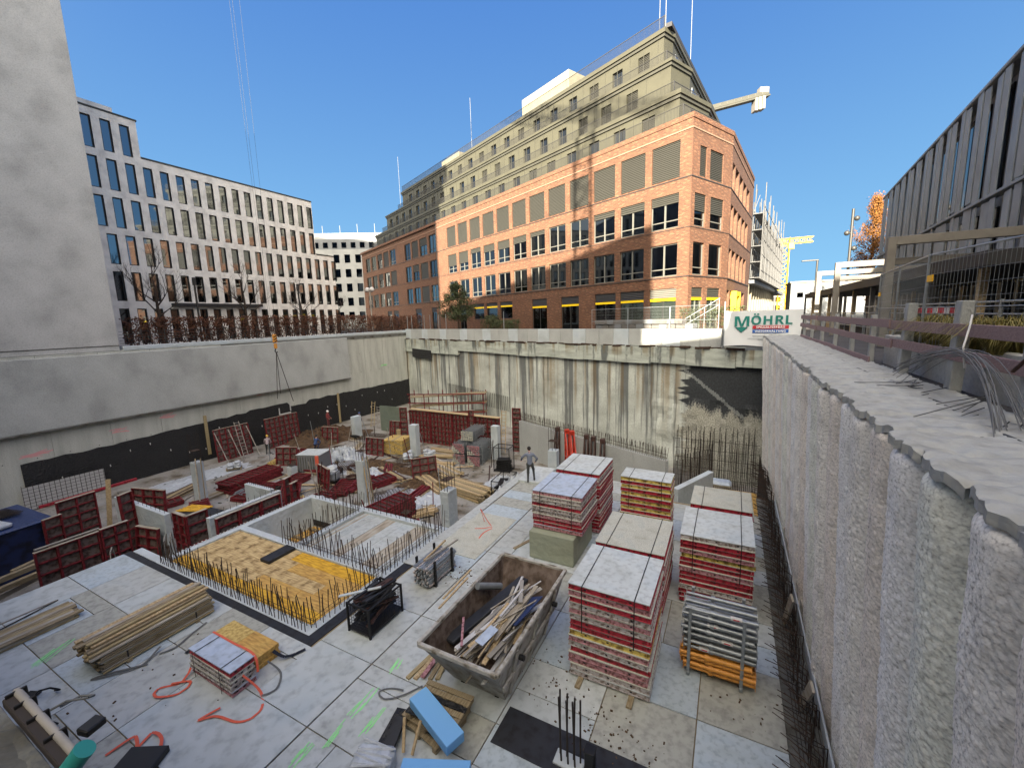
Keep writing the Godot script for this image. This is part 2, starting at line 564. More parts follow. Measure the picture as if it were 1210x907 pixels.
# ---------------------------------------------------------------- ground
func sheet(q: PackedVector2Array, y: float) -> Geo:
	var g := Geo.new()
	var k := Geometry2D.triangulate_polygon(q)
	for i in range(0, k.size(), 3):
		g.tri(Vector3(q[k[i]].x, y, q[k[i]].y), Vector3(q[k[i + 1]].x, y, q[k[i + 1]].y), Vector3(q[k[i + 2]].x, y, q[k[i + 2]].y), UP, UP, UP)
	return g


func ground() -> void:
	# street level round the pit: one ring of ground out to the horizon
	var g := Geo.new()
	var e := 900.0
	for q in [
		[Vector2(-e, -e), Vector2(LEFT - 0.4, -e), Vector2(LEFT - 0.4, e), Vector2(-e, e)],
		[Vector2(3.0, -e), Vector2(e, -e), Vector2(e, e), Vector2(3.0, e)],
		[Vector2(LEFT - 0.4, -e), Vector2(3.0, -e), Vector2(3.0, -30.2), Vector2(LEFT - 0.4, -45.4)],
		[Vector2(LEFT - 0.4, 0.6), Vector2(3.0, 0.6), Vector2(3.0, e), Vector2(LEFT - 0.4, e)],
	]:
		var s := sheet(PackedVector2Array(q), STREET - 0.05)
		g.v.append_array(s.v)
		g.n.append_array(s.n)
		g.t.append_array(s.t)
		g.c.append_array(s.c)
	struct("street_ground", g.mesh(), M.asphalt)
	# lower floor slab of the pit
	var f := Geo.new()
	f.box(Vector3(-18.5, SLAB - 0.5, -22.0), Vector3(44.0, 1.0, 52.0))
	struct("pit_floor", f.mesh(), M.slab)
	# paved strip between the back wall and the brick house
	var p := Geo.new()
	p.box(Vector3(-20, STREET - 0.02, -52.0), Vector3(60, 0.04, 5.0), Basis(UP, -0.42))
	struct("pavement", p.mesh(), M.paving)


# ---------------------------------------------------------------- walls of the pit
func pit_walls() -> void:
	# left wall
	var w := thing("left_pit_wall", "long pale concrete pit wall on the left below the hedge and the plain tower", "wall", Vector3(LEFT, SLAB, -20))
	var g := Geo.new()
	g.box(Vector3(-0.45, 4.85, -2.0), Vector3(0.8, 9.9, 48.8))
	put("wall", g.mesh(), M.concrete, w)
	for i in 16:
		put("wall_bay", cbox(Vector3(0.06, 9.78, 3.03), 0.008), M.concrete, w, at(-0.03, 4.87, 20.8 - i * 3.05))
		for j in 3:
			for e in [-0.75, 0.75]:
				put("tie_hole", cbox(Vector3(0.012, 0.06, 0.06), 0.004), M.dark_concrete, w, at(0.003, 3.2 + j * 2.2, 20.8 - i * 3.05 + e))
	g = Geo.new()
	g.box(Vector3(-0.31, 9.92, -10.4), Vector3(0.7, 0.30, 32.0), Basis.IDENTITY, 0.03)
	put("coping", g.mesh(), M.fresh, w)
	g = Geo.new()
	g.box(Vector3(0.02, 9.55, -13.8), Vector3(0.06, 0.36, 25.4))
	put("joint_strip", g.mesh(), M.dark_concrete, w)
	g = Geo.new()
	g.box(Vector3(0.16, 7.28, -0.2), Vector3(0.32, 4.66, 28.8), Basis.IDENTITY, 0.03)
	put("thick_plate", g.mesh(), M.plate, w)
	g = Geo.new()
	g.box(Vector3(0.24, 4.90, -0.2), Vector3(0.42, 0.10, 28.8), Basis.IDENTITY, 0.02)
	put("lower_lip", g.mesh(), M.dark_concrete, w)
	# sprayed survey marks on the bare concrete
	for k in [[10.9, 3.45, 1.3], [6.6, 4.0, 1.0], [3.4, 4.4, 1.0], [-3.9, 4.9, 0.9], [-10.2, 5.1, 0.7]]:
		g = Geo.new()
		for i in 7:
			var b := Basis(Vector3.RIGHT, R.randf_range(-0.25, 0.25))
			g.box(Vector3(0.002 + 0.0004 * i, k[1] + R.randf_range(-0.16, 0.16), k[0] + R.randf_range(-0.25, 0.25)), Vector3(0.001, R.randf_range(0.03, 0.09), k[2] * R.randf_range(0.5, 1.0)), b)
		put("spray_mark", g.mesh(), M.pink_spray, w)
	g = Geo.new()
	for i in 9:
		g.box(Vector3(0.006, 5.9 + R.randf_range(-0.2, 0.15), -20.6 + R.randf_range(-0.5, 0.5)), Vector3(0.006, 0.04, R.randf_range(0.3, 0.7)), Basis(Vector3.RIGHT, R.randf_range(-0.4, 0.4)))
	put("green_spray_mark", g.mesh(), M.green_spray, w)

	# black waterproof sheet along the foot of the left wall, with a wavy upper edge
	g = Geo.new()
	var n := 90
	var ed := noise(0.16, 3, 31)
	for i in n:
		var z0 := -8.3 - 37.4 * i / n
		var z1 := -8.3 - 37.4 * (i + 1) / n
		var y0 := top_of_sheet(z0) + 0.12 * ed.get_noise_1d(z0 * 4.0)
		var y1 := top_of_sheet(z1) + 0.12 * ed.get_noise_1d(z1 * 4.0)
		for j in 5:
			var a := []
			for q in [[z0, y0, j], [z1, y1, j], [z1, y1, j + 1], [z0, y0, j + 1]]:
				var y: float = lerpf(SLAB + 0.01, q[1], q[2] / 5.0)
				a.append(Vector3(LEFT + 0.07 + 0.05 * ed.get_noise_2d(q[0] * 6.0, y * 5.0), y, q[0]))
			g.quad(a[0], a[1], a[2], a[3], Vector3.RIGHT)
	solo("black_sheet", g.mesh(), M.black_sheet, "black waterproofing sheet hung along the foot of the long left pit wall", "sheet")

	# back wall
	var d := (REAR1 - REAR0)
	var back := Basis(d.normalized(), UP, d.normalized().cross(UP))
	var rear := Node3D.new()
	rear.name = "back_pit_wall"
	add_child(rear, true)
	rear.transform = Transform3D(back, REAR0 + Vector3(0, SLAB, 0))
	meta(rear, "stained concrete pit wall at the back of the pit below the barrier", "wall")
	var long := d.length()
	var m := mat("stained", Color(1, 1, 1), 0.9, {tex = stained_image(2048, 384, true, 21)})
	g = Geo.new()
	# a sheet of cells with slow bulges
	var bul := noise(0.25, 3, 33)
	var nx := 120
	var ny := 26
	for i in nx:
		for j in ny:
			var a := []
			var uv := []
			for q in [[i, j], [i + 1, j], [i + 1, j + 1], [i, j + 1]]:
				var x: float = long * q[0] / nx
				var y: float = 7.8 * q[1] / ny
				var rough := 3.2 if x > 37.5 and y < 5.2 else 1.0
				a.append(Vector3(x, y, rough * 0.06 * bul.get_noise_2d(x * (2.5 if rough > 2.0 else 1.0), y * 1.6)))
				uv.append(Vector2(float(q[0]) / nx, 1.0 - float(q[1]) / ny))
			g.quad(a[0], a[1], a[2], a[3], Vector3.BACK, uv[0], uv[1], uv[2], uv[3])
	put("stained_wall", g.mesh(), m, rear)
	g = Geo.new()
	g.box(Vector3(long * 0.5, 4.5, -0.75), Vector3(long, 9.0, 1.0))
	put("wall", g.mesh(), M.concrete, rear)
	# capping beam cast in bays, with stained face
	var mb := mat("stained_beam", Color(0.92, 0.93, 0.92), 0.9, {tex = stained_image(1024, 64, false, 41)})
	var x0 := 0.9
	while x0 < long - 0.1:
		var x1 := minf(x0 + R.randf_range(2.6, 3.6), long)
		g = Geo.new()
		var lo := 7.72 + R.randf_range(-0.12, 0.08) if x0 > 10.5 else 7.25
		g.quad(Vector3(x0, lo, 0.3), Vector3(x1 - 0.03, lo, 0.3), Vector3(x1 - 0.03, 8.92, 0.3), Vector3(x0, 8.92, 0.3), Vector3.BACK, Vector2(x0 / long, 1), Vector2(x1 / long, 1), Vector2(x1 / long, 0), Vector2(x0 / long, 0))
		g.box(Vector3((x0 + x1) * 0.5 - 0.015, (lo + 8.92) * 0.5, 0.015), Vector3(x1 - x0 - 0.03, 8.92 - lo, 0.56))
		put("beam_bay", g.mesh(), mb, rear)
		x0 = x1
	g = Geo.new()
	for i in 80:
		var x := R.randf_range(1.0, long - 1.0)
		var l := R.randf_range(0.3, 1.3)
		g.box(Vector3(x, 8.95 + R.randf_range(-0.04, 0.03), 0.24 + R.randf_range(-0.08, 0.08)), Vector3(l, R.randf_range(0.06, 0.16), R.randf_range(0.1, 0.22)), Basis(Vector3.BACK, R.randf_range(-0.05, 0.05)))
	put("rubble_edge", g.mesh(), M.rebar_rust, rear, Transform3D.IDENTITY, "stuff")
	# black membrane patch hung on the wall and the combed area below it
	g = Geo.new()
	g.box(Vector3(5.2, 7.05, 0.34), Vector3(4.6, 1.15, 0.03), Basis(Vector3.BACK, -0.03))
	put("membrane_patch", g.mesh(), M.black_sheet, rear)
	for i in 38:
		put("comb_bar", cbox(Vector3(0.05, 1.6, 0.05)), M.dark_concrete, rear, at(10.5 + i * 0.30, 2.9 - 0.012 * i, 0.09))
	# vertical drains in the corner
	g = Geo.new()
	g.box(Vector3(0.45, 5.0, 0.30), Vector3(0.9, 7.6, 0.5))
	put("corner_pier", g.mesh(), M.earth, rear)
	for i in 9:
		put("pier_stone", cbox(Vector3(0.7, 0.62, 0.16), 0.05), [M.dark_concrete, M.timber_old, M.concrete][i % 3], rear, at(0.45 + R.randf_range(-0.08, 0.08), 1.8 + i * 0.76, 0.57))

	# precast barrier on top
	var bar := Node3D.new()
	bar.name = "street_barrier"
	add_child(bar, true)
	bar.transform = Transform3D(back, REAR0 + Vector3(0, -2.34, 0))
	meta(bar, "long pale concrete barrier of upright panels along the top of the back pit wall", "barrier")
	var span := 1.38
	var count := int((long - 3.9) / span)
	for i in count:
		put("barrier_panel", cbox(Vector3(span - 0.025, 1.26, 0.16), 0.012), M.plate if i % 3 else M.fresh, bar, at(0.9 + (i + 0.5) * span, 0.63, -0.05 + R.randf_range(-0.012, 0.012)))

	# bored piles on the right
	var pw := thing("pile_wall", "rough grey wall of bored concrete piles down the right side of the pit", "wall", Vector3(2.0, SLAB, -16))
	var variants := []
	for k in 6:
		variants.append(pile_mesh(k))
	var z := -1.55
	var i := 0
	while z > -30.6:
		var off := R.randf_range(-0.05, 0.05)
		put("pile", variants[i % 6], M[["pile", "pile_pale", "pile_brown", "pile", "pile_green", "pile_pale", "pile_brown"][i % 7]], pw, Transform3D(Basis(Vector3.BACK, 0.050), Vector3(off + 0.63, 0.13 + R.randf_range(-0.03, 0.03), z + 16.0)))
		put("pile_head", head_mesh(i), M.pile_top, pw, Transform3D(Basis.IDENTITY, Vector3(off + 0.15, 9.85, z + 16.0)))
		z -= 0.9
		i += 1
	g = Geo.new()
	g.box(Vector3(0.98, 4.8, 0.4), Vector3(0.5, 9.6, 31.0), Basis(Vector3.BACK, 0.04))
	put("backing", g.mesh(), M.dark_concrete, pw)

	# near wall: only its coping shows, in the lower left corner
	var near := thing("near_pit_wall", "rough concrete coping of the near pit wall in the lower left corner", "wall", Vector3(-18, SLAB, 0))
	g = Geo.new()
	g.box(Vector3(0, 4.55, 0.0), Vector3(43, 9.2, 1.0))
	put("wall", g.mesh(), M.dark_concrete, near)
	g = Geo.new()
	var rough := noise(0.9, 4, 35)
	for a in 90:
		for b in 8:
			var q := []
			for c in [[a, b], [a + 1, b], [a + 1, b + 1], [a, b + 1]]:
				var x: float = 10.0 + c[0] * 0.1
				var zz: float = -0.51 + c[1] * 0.14
				q.append(Vector3(x, 9.2 + 0.05 * rough.get_noise_2d(x * 4.0, zz * 4.0) - (0.08 if c[1] == 0 else 0.0), zz))
			g.quad(q[0], q[1], q[2], q[3], UP)
	put("coping", g.mesh(), M.dark_concrete, near)


func top_of_sheet(z: float) -> float:
	if z > -13.0:
		return -8.25
	if z > -22.5:
		return -8.25 + (z + 13.0) * 0.035 * -1.0
	if z > -27.0:
		return -7.75
	if z > -29.0:
		return -8.25
	return -7.95


func pile_mesh(k: int) -> ArrayMesh:
	# the pit side of one pile, its skin broken like torn gravel concrete
	var g := Geo.new()
	var f := noise(0.5, 3, 50 + k)
	var e := noise(9.0, 4, 70 + k)
	var na := 40
	var ny := 380
	var p := []
	for j in ny + 1:
		var row := []
		var y := 9.7 * j / ny
		var torn := smoothstep(9.7, 8.6 - 0.7 * (k % 3), y)
		for i in na + 1:
			var a := PI * (0.5 + float(i) / na)
			var r := 0.49 + 0.03 * f.get_noise_2d(a * 1.6, y * 1.1) + (0.005 + 0.007 * smoothstep(9.55, 9.1, y) + 0.010 * torn * smoothstep(9.65, 9.4, y)) * e.get_noise_2d(a * 0.75, y * 1.35)
			r -= 0.12 * pow(maxf(0.0, (y - 9.5) / 0.2), 2.0)
			row.append(Vector3(cos(a) * r * 1.0, y, sin(a) * r))
		p.append(row)
	smooth_grid(g, p, Vector3.LEFT)
	return g.mesh()


# a grid of points as one smooth skin; it faces the side that f points to
func smooth_grid(g: Geo, p: Array, f: Vector3) -> void:
	var nj := p.size()
	var ni: int = p[0].size()
	var nn := []
	for j in nj:
		var row := []
		for i in ni:
			var a: Vector3 = p[j][mini(i + 1, ni - 1)] - p[j][maxi(i - 1, 0)]
			var b: Vector3 = p[mini(j + 1, nj - 1)][i] - p[maxi(j - 1, 0)][i]
			row.append(a.cross(b).normalized())
		nn.append(row)
	if (nn[nj / 2][ni / 2] as Vector3).dot(f) < 0.0:
		for j in nj:
			for i in ni:
				nn[j][i] = -nn[j][i]
	for j in nj - 1:
		for i in ni - 1:
			g.tri(p[j][i], p[j][i + 1], p[j + 1][i + 1], nn[j][i], nn[j][i + 1], nn[j + 1][i + 1])
			g.tri(p[j][i], p[j + 1][i + 1], p[j + 1][i], nn[j][i], nn[j + 1][i + 1], nn[j + 1][i])


func head_mesh(k: int) -> ArrayMesh:
	# trimmed head: scalloped front edge, back to the fence line
	var g := Geo.new()
	var f := noise(1.4, 4, 90 + k)
	var nx := 20
	var nz := 16
	var p := []
	for j in nz + 1:
		var row := []
		var z := -0.455 + 0.91 * j / nz
		var front := -0.30 - 0.16 * sqrt(maxf(0.0, 1.0 - pow(z / 0.5, 2.0))) + 0.06 * f.get_noise_1d(z * 3.0) + 0.035 * f.get_noise_1d(z * 14.0)
		for i in nx + 1:
			var x := lerpf(front, 1.25, pow(float(i) / nx, 1.3))
			var y := 0.05 * f.get_noise_2d(x * 2.0, z * 3.0) + 0.02 * f.get_noise_2d(x * 9.0, z * 9.0) - (0.012 if i == 0 else 0.0) - (0.035 if j == 0 or j == nz else 0.0)
			row.append(Vector3(x, y, z))
		p.append(row)
	smooth_grid(g, p, UP)
	for j in nz:
		var a: Vector3 = p[j][0]
		var b: Vector3 = p[j + 1][0]
		g.quad(a, b, b + Vector3(0.0, -0.10, 0), a + Vector3(0.0, -0.10, 0), Vector3.LEFT)
	return g.mesh()


# ---------------------------------------------------------------- brick house
# window = frame mesh (named window) with a pane and perhaps a blind below it; local: x right, y up, z out; origin at its lower left corner
func window_mesh(w: float, h: float, style: int) -> ArrayMesh:
	var k := "win %.2f %.2f %d" % [w, h, style]
	if kept.has(k):
		return kept[k]
	var g := Geo.new()
	var f := 0.09
	g.box(Vector3(w * 0.5, f * 0.5, 0), Vector3(w, f, 0.09))
	g.box(Vector3(w * 0.5, h - f * 0.5, 0), Vector3(w, f, 0.09))
	g.box(Vector3(f * 0.5, h * 0.5, 0), Vector3(f, h - 2 * f, 0.09))
	g.box(Vector3(w - f * 0.5, h * 0.5, 0), Vector3(f, h - 2 * f, 0.09))
	if style == 1:      # two leaves over a low rail
		g.box(Vector3(w * 0.5, h * 0.5, 0.004), Vector3(0.14, h - 2 * f, 0.085))
		g.box(Vector3(w * 0.5, 0.62, 0.002), Vector3(w - 2 * f, 0.08, 0.085))
	elif style == 2:    # single leaf over a low rail
		g.box(Vector3(w * 0.5, 0.62, 0.002), Vector3(w - 2 * f, 0.08, 0.085))
	elif style == 4:    # shop door leaves
		g.box(Vector3(w * 0.5, h * 0.38, 0.004), Vector3(0.10, h * 0.76 - 2 * f, 0.085))
	kept[k] = g.mesh()
	return kept[k]


func add_window(o: Node, x: Transform3D, w: float, h: float, style: int, frame: Material, glass: Material, blind := 0.0, blind_mat: Material = null, awning := false) -> void:
	var f := put("window", window_mesh(w, h, style), frame, o, x)
	put("pane", cbox(Vector3(w - 0.06, h - 0.06, 0.02)), glass, f, Transform3D(Basis.from_euler(Vector3(R.randf_range(-0.005, 0.005), R.randf_range(-0.006, 0.006), 0)), Vector3(w * 0.5, h * 0.5, -0.015)))
	if blind > 0.0:
		var k := "blind %.2f %.2f" % [w, blind]
		if not kept.has(k):
			var g := Geo.new()
			var n := maxi(1, int(blind / 0.14))
			for i in n:
				g.box(Vector3(w * 0.5, -(i + 0.5) * blind / n, 0), Vector3(w - 0.06, blind / n * 0.82, 0.02), Basis(Vector3.RIGHT, -0.45))
			g.box(Vector3(w * 0.5, -blind * 0.5, -0.03), Vector3(w - 0.06, blind, 0.01))
			kept[k] = g.mesh()
		put("blind", kept[k], blind_mat, f, Transform3D(Basis.IDENTITY, Vector3(0, h, 0.09)))
	if awning:
		put("yellow_strip", cbox(Vector3(w - 0.1, 0.20, 0.10)), M.awning_yellow, f, Transform3D(Basis.IDENTITY, Vector3(w * 0.5, h * 0.74, 0.08)))


func brick_house() -> void:
	var dl := Vector3(-0.90516, 0, -0.42507)
	var out := Vector3(-0.42507, 0, 0.90516)
	var o := thing("brick_house", "large red brick office block with three stepped grey upper storeys behind the pit", "building", Vector3(-3.42, STREET, -38.2))
	o.basis = Basis(-dl, UP, out)
	var y0 := 0.0
	var s := -STREET       # street sits this far under the eye: local y = world y + s
	var far_dir := Vector3(-0.30, 0, -0.954)
	var len_l := 79.4
	var len_m := 6.45
	var len_f := 16.0
	var holes := []
	var win := []
	var rows := [[3.12, 5.78], [7.02, 9.72], [10.88, 13.72]]
	for k in rows.size():
		for i in 12:
			var u := 1.06 + 3.27 * i
			holes.append(Rect2(-u - 2.62, rows[k][0] + s, 2.62, rows[k][1] - rows[k][0]))
			win.append([holes[-1], k, i])
		for q in [[43.75, 2.5], [46.9, 2.85], [50.35, 2.55], [53.5, 2.55], [60.25, 2.9], [63.8, 2.75], [67.25, 2.6], [70.7, 2.85], [74.3, 2.75]]:
			holes.append(Rect2(-q[0] - q[1], rows[k][0] + s, q[1], rows[k][1] - rows[k][0]))
			win.append([holes[-1], k, 20])
	var shops := [[1.06, 2.6, 0.05], [4.25, 2.65, 0.05], [7.43, 2.62, 0.05], [12.25, 2.66, 0.05], [17.25, 2.65, 0.05], [23.75, 2.6, 1.45], [27.0, 2.6, 1.45], [30.2, 2.6, 1.45], [34.9, 1.95, 0.05], [44.7, 1.8, 0.05], [50.4, 2.45, 0.05], [60.5, 2.6, 0.05], [64.0, 2.3, 0.05]]
	for q in shops:
		holes.append(Rect2(-q[0] - q[1], q[2], q[1], 2.1 + s - q[2]))
		win.append([holes[-1], -1, 0])
	var g := Geo.new()
	g.wall(-43.1, 0, y0, 15.0 + s, holes.filter(func(h): return h.position.x > -43.1), 0.24)
	put("wall", g.mesh(), M.brick, o)
	g = Geo.new()
	g.wall(-len_l, -43.1, y0, 15.0 + s, holes.filter(func(h): return h.position.x < -43.1), 0.24)
	g.quad(Vector3(-43.1, 0, 0), Vector3(-43.1, 15 + s, 0), Vector3(-43.1, 15 + s, 0.25), Vector3(-43.1, 0, 0.25), Vector3.RIGHT)
	put("wall", g.mesh(), M.brick, o, Transform3D(Basis.IDENTITY, Vector3(0, 0, -0.25)))
	put("downpipe", ctube(15.0 + s, 0.09, 8), M.railing, o, Transform3D(Basis.IDENTITY, Vector3(-43.2, 0, -0.05)))
	for q in win:
		var h: Rect2 = q[0]
		var left: bool = h.position.x < -43.1
		var x := Transform3D(Basis.IDENTITY, Vector3(h.position.x, h.position.y, -0.18 - (0.25 if left else 0.0)))
		if q[1] < 0:
			add_window(o, x, h.size.x, h.size.y, 4 if h.size.y > 3.0 else 0, M.win_frame, M.glass_green if h.position.x > -8 else M.glass_dark, h.size.y * 0.22, M.sill_dark if h.position.x < -4.5 else M.blind_pale, h.position.x > -33.0)
		else:
			var full: bool = q[1] == 2 and not left
			var b := 0.0
			if full:
				b = h.size.y - 0.05
			elif left:
				b = [0.0, 0.0, h.size.y - 0.1, 1.2][R.randi() % 4]
			elif q[1] == 1:
				b = [0.75, 0.7, 0.55, 0.0, 0.0, 0.5, 0.8, 1.0, 0.9, 0.6, 1.6, 1.7][q[2]]
			add_window(o, x, h.size.x, h.size.y, 1 if h.size.x > 2.2 else 2, M.win_frame_grey if not left or R.randf() < 0.4 else M.win_frame, M.glass_dark if not left or R.randf() < 0.6 else M.glass_clear, b, M.blind)
	# string courses and sills
	for q in [[3.0, 0.07, 0.05], [6.88, 0.05, 0.03], [10.74, 0.07, 0.04], [14.3, 0.10, 0.05]]:
		for e in [[-43.0, 0.0, 0.0], [-len_l, -43.1, -0.25]]:
			put("string_course", cbox(Vector3(e[1] - e[0], q[1], q[2] * 2)), M.sill_dark if q[0] != 14.3 else M.trim_stone, o, Transform3D(Basis.IDENTITY, Vector3((e[0] + e[1]) * 0.5, q[0] + s, e[2] + 0.003)))
	# end faces: mid face looks to +x, far face is turned back a little
	var mid := Transform3D(Basis(UP, PI / 2), Vector3.ZERO)      # local x of the face runs along -z of the house
	var mh := []
	for q in [[10.9, 13.2]]:
		mh.append_array([Rect2(1.15, q[0] + s, 1.05, q[1] - q[0]), Rect2(2.75, q[0] + s, 2.15, q[1] - q[0])])
	for q in [[7.0, 9.55], [3.12, 5.75], [0.05 - s, 2.1]]:
		mh.append_array([Rect2(0.55, q[0] + s, 1.75, q[1] - q[0]), Rect2(3.05, q[0] + s, 2.2, q[1] - q[0])])
	g = Geo.new()
	g.wall(0, len_m, y0, 15.0 + s, mh, 0.24)
	put("wall", g.mesh(), M.brick, o, mid)
	for h in mh:
		var shop: bool = h.position.y < 1.0
		add_window(o, mid * Transform3D(Basis.IDENTITY, Vector3(h.position.x, h.position.y, -0.18)), h.size.x, h.size.y, 4 if shop else 2, M.win_frame_grey, M.glass_green if shop else M.glass_dark, (h.size.y - 0.05 if h.position.y > 12.0 else (1.35 if h.position.y > 8.0 else (0.8 if shop else 0.0))), M.blind, shop)
	for q in [[3.0, 0.07, 0.05], [6.88, 0.05, 0.03], [10.74, 0.07, 0.04], [14.3, 0.10, 0.05]]:
		put("string_course", cbox(Vector3(len_m + 0.06, q[1], q[2] * 2)), M.sill_dark if q[0] != 14.3 else M.trim_stone, o, mid * Transform3D(Basis.IDENTITY, Vector3(len_m * 0.5, q[0] + s, 0.003)))
	var ang := atan2(-far_dir.z, far_dir.x)
	var farx := Transform3D(Basis(UP, ang), Vector3(0, 0, -len_m))
	var fh := []
	for q in [[10.85, 13.0], [6.98, 9.5], [3.1, 5.7], [0.05 - s, 2.0]]:
		for u in [0.4, 2.2, 4.9, 7.6, 10.3]:
			fh.append(Rect2(u, q[0] + s, 1.35 if u < 1.0 else 2.0, q[1] - q[0]))
	g = Geo.new()
	g.wall(0, len_f, y0, 15.0 + s, fh, 0.5)
	put("wall", g.mesh(), M.brick, o, farx)
	for h in fh:
		add_window(o, farx * Transform3D(Basis.IDENTITY, Vector3(h.position.x, h.position.y, -0.44)), h.size.x, h.size.y, 0, M.win_frame, M.glass_dark, h.size.y * 0.9 if h.position.y > 12 else 0.0, M.blind)
	for q in [[3.0, 0.07, 0.05], [6.88, 0.05, 0.03], [10.74, 0.07, 0.04], [14.3, 0.10, 0.05]]:
		put("string_course", cbox(Vector3(len_f, q[1], q[2] * 2)), M.sill_dark if q[0] != 14.3 else M.trim_stone, o, farx * Transform3D(Basis.IDENTITY, Vector3(len_f * 0.5, q[0] + s, 0.003)))
	# yellow portal on the far face
	for q in [[2.3, 0.35, 2.9], [4.6, 0.35, 2.9]]:
		put("yellow_portal", cbox(Vector3(0.35, 3.4, 0.5)), M.awning_yellow, o, farx * Transform3D(Basis.IDENTITY, Vector3(q[0], 1.7, 0.35)))
	put("yellow_portal", cbox(Vector3(2.0, 0.4, 0.48)), M.awning_yellow, o, farx * Transform3D(Basis.IDENTITY, Vector3(3.45, 3.19, 0.35)))
	# core of the house and its brick parapet
	var fe := Vector3(0, 0, -len_m) + far_dir * len_f
	var plan := PackedVector2Array([Vector2(-len_l, -0.72), Vector2(-0.6, -0.72), Vector2(-0.6, -len_m), Vector2(fe.x - 0.6, fe.z), Vector2(-30, -34), Vector2(-len_l, -34)])
	g = Geo.new()
	g.prism(plan, 0.1, 14.6 + s)
	put("inner_block", g.mesh(), M.brick, o)
	g = Geo.new()
	g.quad(Vector3(-len_l, 0, -0.25), Vector3(-len_l, 15 + s, -0.25), Vector3(-len_l, 15 + s, -34), Vector3(-len_l, 0, -34), Vector3.LEFT)
	put("wall", g.mesh(), M.brick, o)
	var par := PackedVector2Array([Vector2(-len_l, 0.06), Vector2(0.06, 0.06), Vector2(0.06, -len_m), Vector2(fe.x + 0.06, fe.z), Vector2(-30, -34), Vector2(-len_l, -34)])
	g = Geo.new()
	g.prism(par, 15.0 + s, 15.38 + s)
	put("parapet", g.mesh(), M.brick, o)
	# three grey storeys, each set back
	var rdir := Vector3(-0.305, 0, -0.952).normalized()
	var apex := Vector3(-5.2, 0, -3.6)
	var st := [[1.2, -2.0, 15.38, 17.45, 18.05, 4.3, 3.13, 15.55, 17.02, 72.0, 1.35], [2.4, -3.65, 18.05, 20.95, 21.45, 7.0, 3.09, 18.85, 20.42, 68.6, 1.28], [3.6, -5.2, 21.45, 24.3, 24.9, 6.67, 3.05, 22.4, 23.72, 62.8, 1.24]]
	for k in 3:
		var q: Array = st[k]
		var corner := Vector3(q[1], 0, -q[0])
		# where the face across the corner meets the roof edge that runs back
		var t: float = (q[1] - apex.x) / rdir.x
		var b: Vector3 = apex + rdir * t if k < 2 else corner
		if b.z > corner.z - 0.3:
			b = corner + Vector3(-0.02, 0, -0.35)
		# the roof edge runs on over all storeys; each storey ends on it
		var bend := Vector3(q[1], 0, lerpf(-q[0] - 4.6, -q[0] - 1.4, k / 2.0))
		var tail := bend + rdir * (13.0 + 2.0 * k)
		var hs := []
		var u: float = q[5]
		while u < q[9] - 2.0:
			hs.append(Rect2(-u - q[10], q[7] + s, q[10], q[8] - q[7]))
			u += q[6]
		g = Geo.new()
		g.wall(-q[9], q[1], q[2] + s, q[3] + s, hs, 0.3)
		put("upper_wall", g.mesh(), M.clad, o, Transform3D(Basis.IDENTITY, Vector3(0, 0, -q[0])))
		for h in hs:
			var shut: bool = R.randf() < 0.45
			add_window(o, Transform3D(Basis.IDENTITY, Vector3(h.position.x, h.position.y, -q[0] - 0.22)), h.size.x, h.size.y, 3, M.win_frame, M.glass_dark, h.size.y - 0.04 if shut else 0.0, M.blind)
		# joints between the cladding panels stand as thin ribs
		u = q[5] - 0.9
		while u < q[9] - 1.0:
			put("cladding_rib", cbox(Vector3(0.04, q[3] - q[2] - 0.02, 0.05)), M.clad_dark, o, Transform3D(Basis.IDENTITY, Vector3(-u, (q[2] + q[3]) * 0.5 + s, -q[0] + 0.01)))
			u += q[6] * 0.5
		g = Geo.new()
		var body := PackedVector2Array([Vector2(-q[9] + 0.3, -q[0] - 0.32), Vector2(q[1], -q[0] - 0.32), Vector2(bend.x, bend.z), Vector2(tail.x, tail.z), Vector2(-28, -30), Vector2(-q[9] + 0.3, -30)])
		g.prism(body, q[2] + s, q[3] + s)
		put("upper_block", g.mesh(), M.clad, o)
		g = Geo.new()
		g.quad(Vector3(-q[9], q[2] + s, -q[0]), Vector3(-q[9], q[3] + s, -q[0]), Vector3(-q[9], q[3] + s, -30), Vector3(-q[9], q[2] + s, -30), Vector3.LEFT)
		g.box(Vector3(q[1] - 0.15, (q[2] + q[3]) * 0.5 + s, -q[0] - 0.165), Vector3(0.3, q[3] - q[2] - 0.01, 0.32))
		put("upper_corner", g.mesh(), M.clad, o)
		# eaves in two steps
		var ev := func(grow: float, a: float, c: float) -> ArrayMesh:
			var e := Geo.new()
			e.prism(PackedVector2Array([Vector2(-q[9] - grow, -q[0] + grow), Vector2(q[1] + grow, -q[0] + grow), Vector2(bend.x + grow, bend.z), Vector2(tail.x + grow, tail.z), Vector2(-28, -30), Vector2(-q[9] - grow, -30)]), a + s, c + s)
			return e.mesh()
		put("eaves", ev.call(0.12, q[3], q[3] + 0.26), M.clad_dark, o)
		put("eaves", ev.call(0.24, q[3] + 0.26, q[4]), M.clad, o)
		# railing along the terrace edge below this storey, and along the roof
		var rails := [[q[2], q[0] - 0.95, q[1] + 0.95, q[9] + 0.4]]
		if k == 2:
			rails.append([24.9, 3.5, -5.1, 62.6])
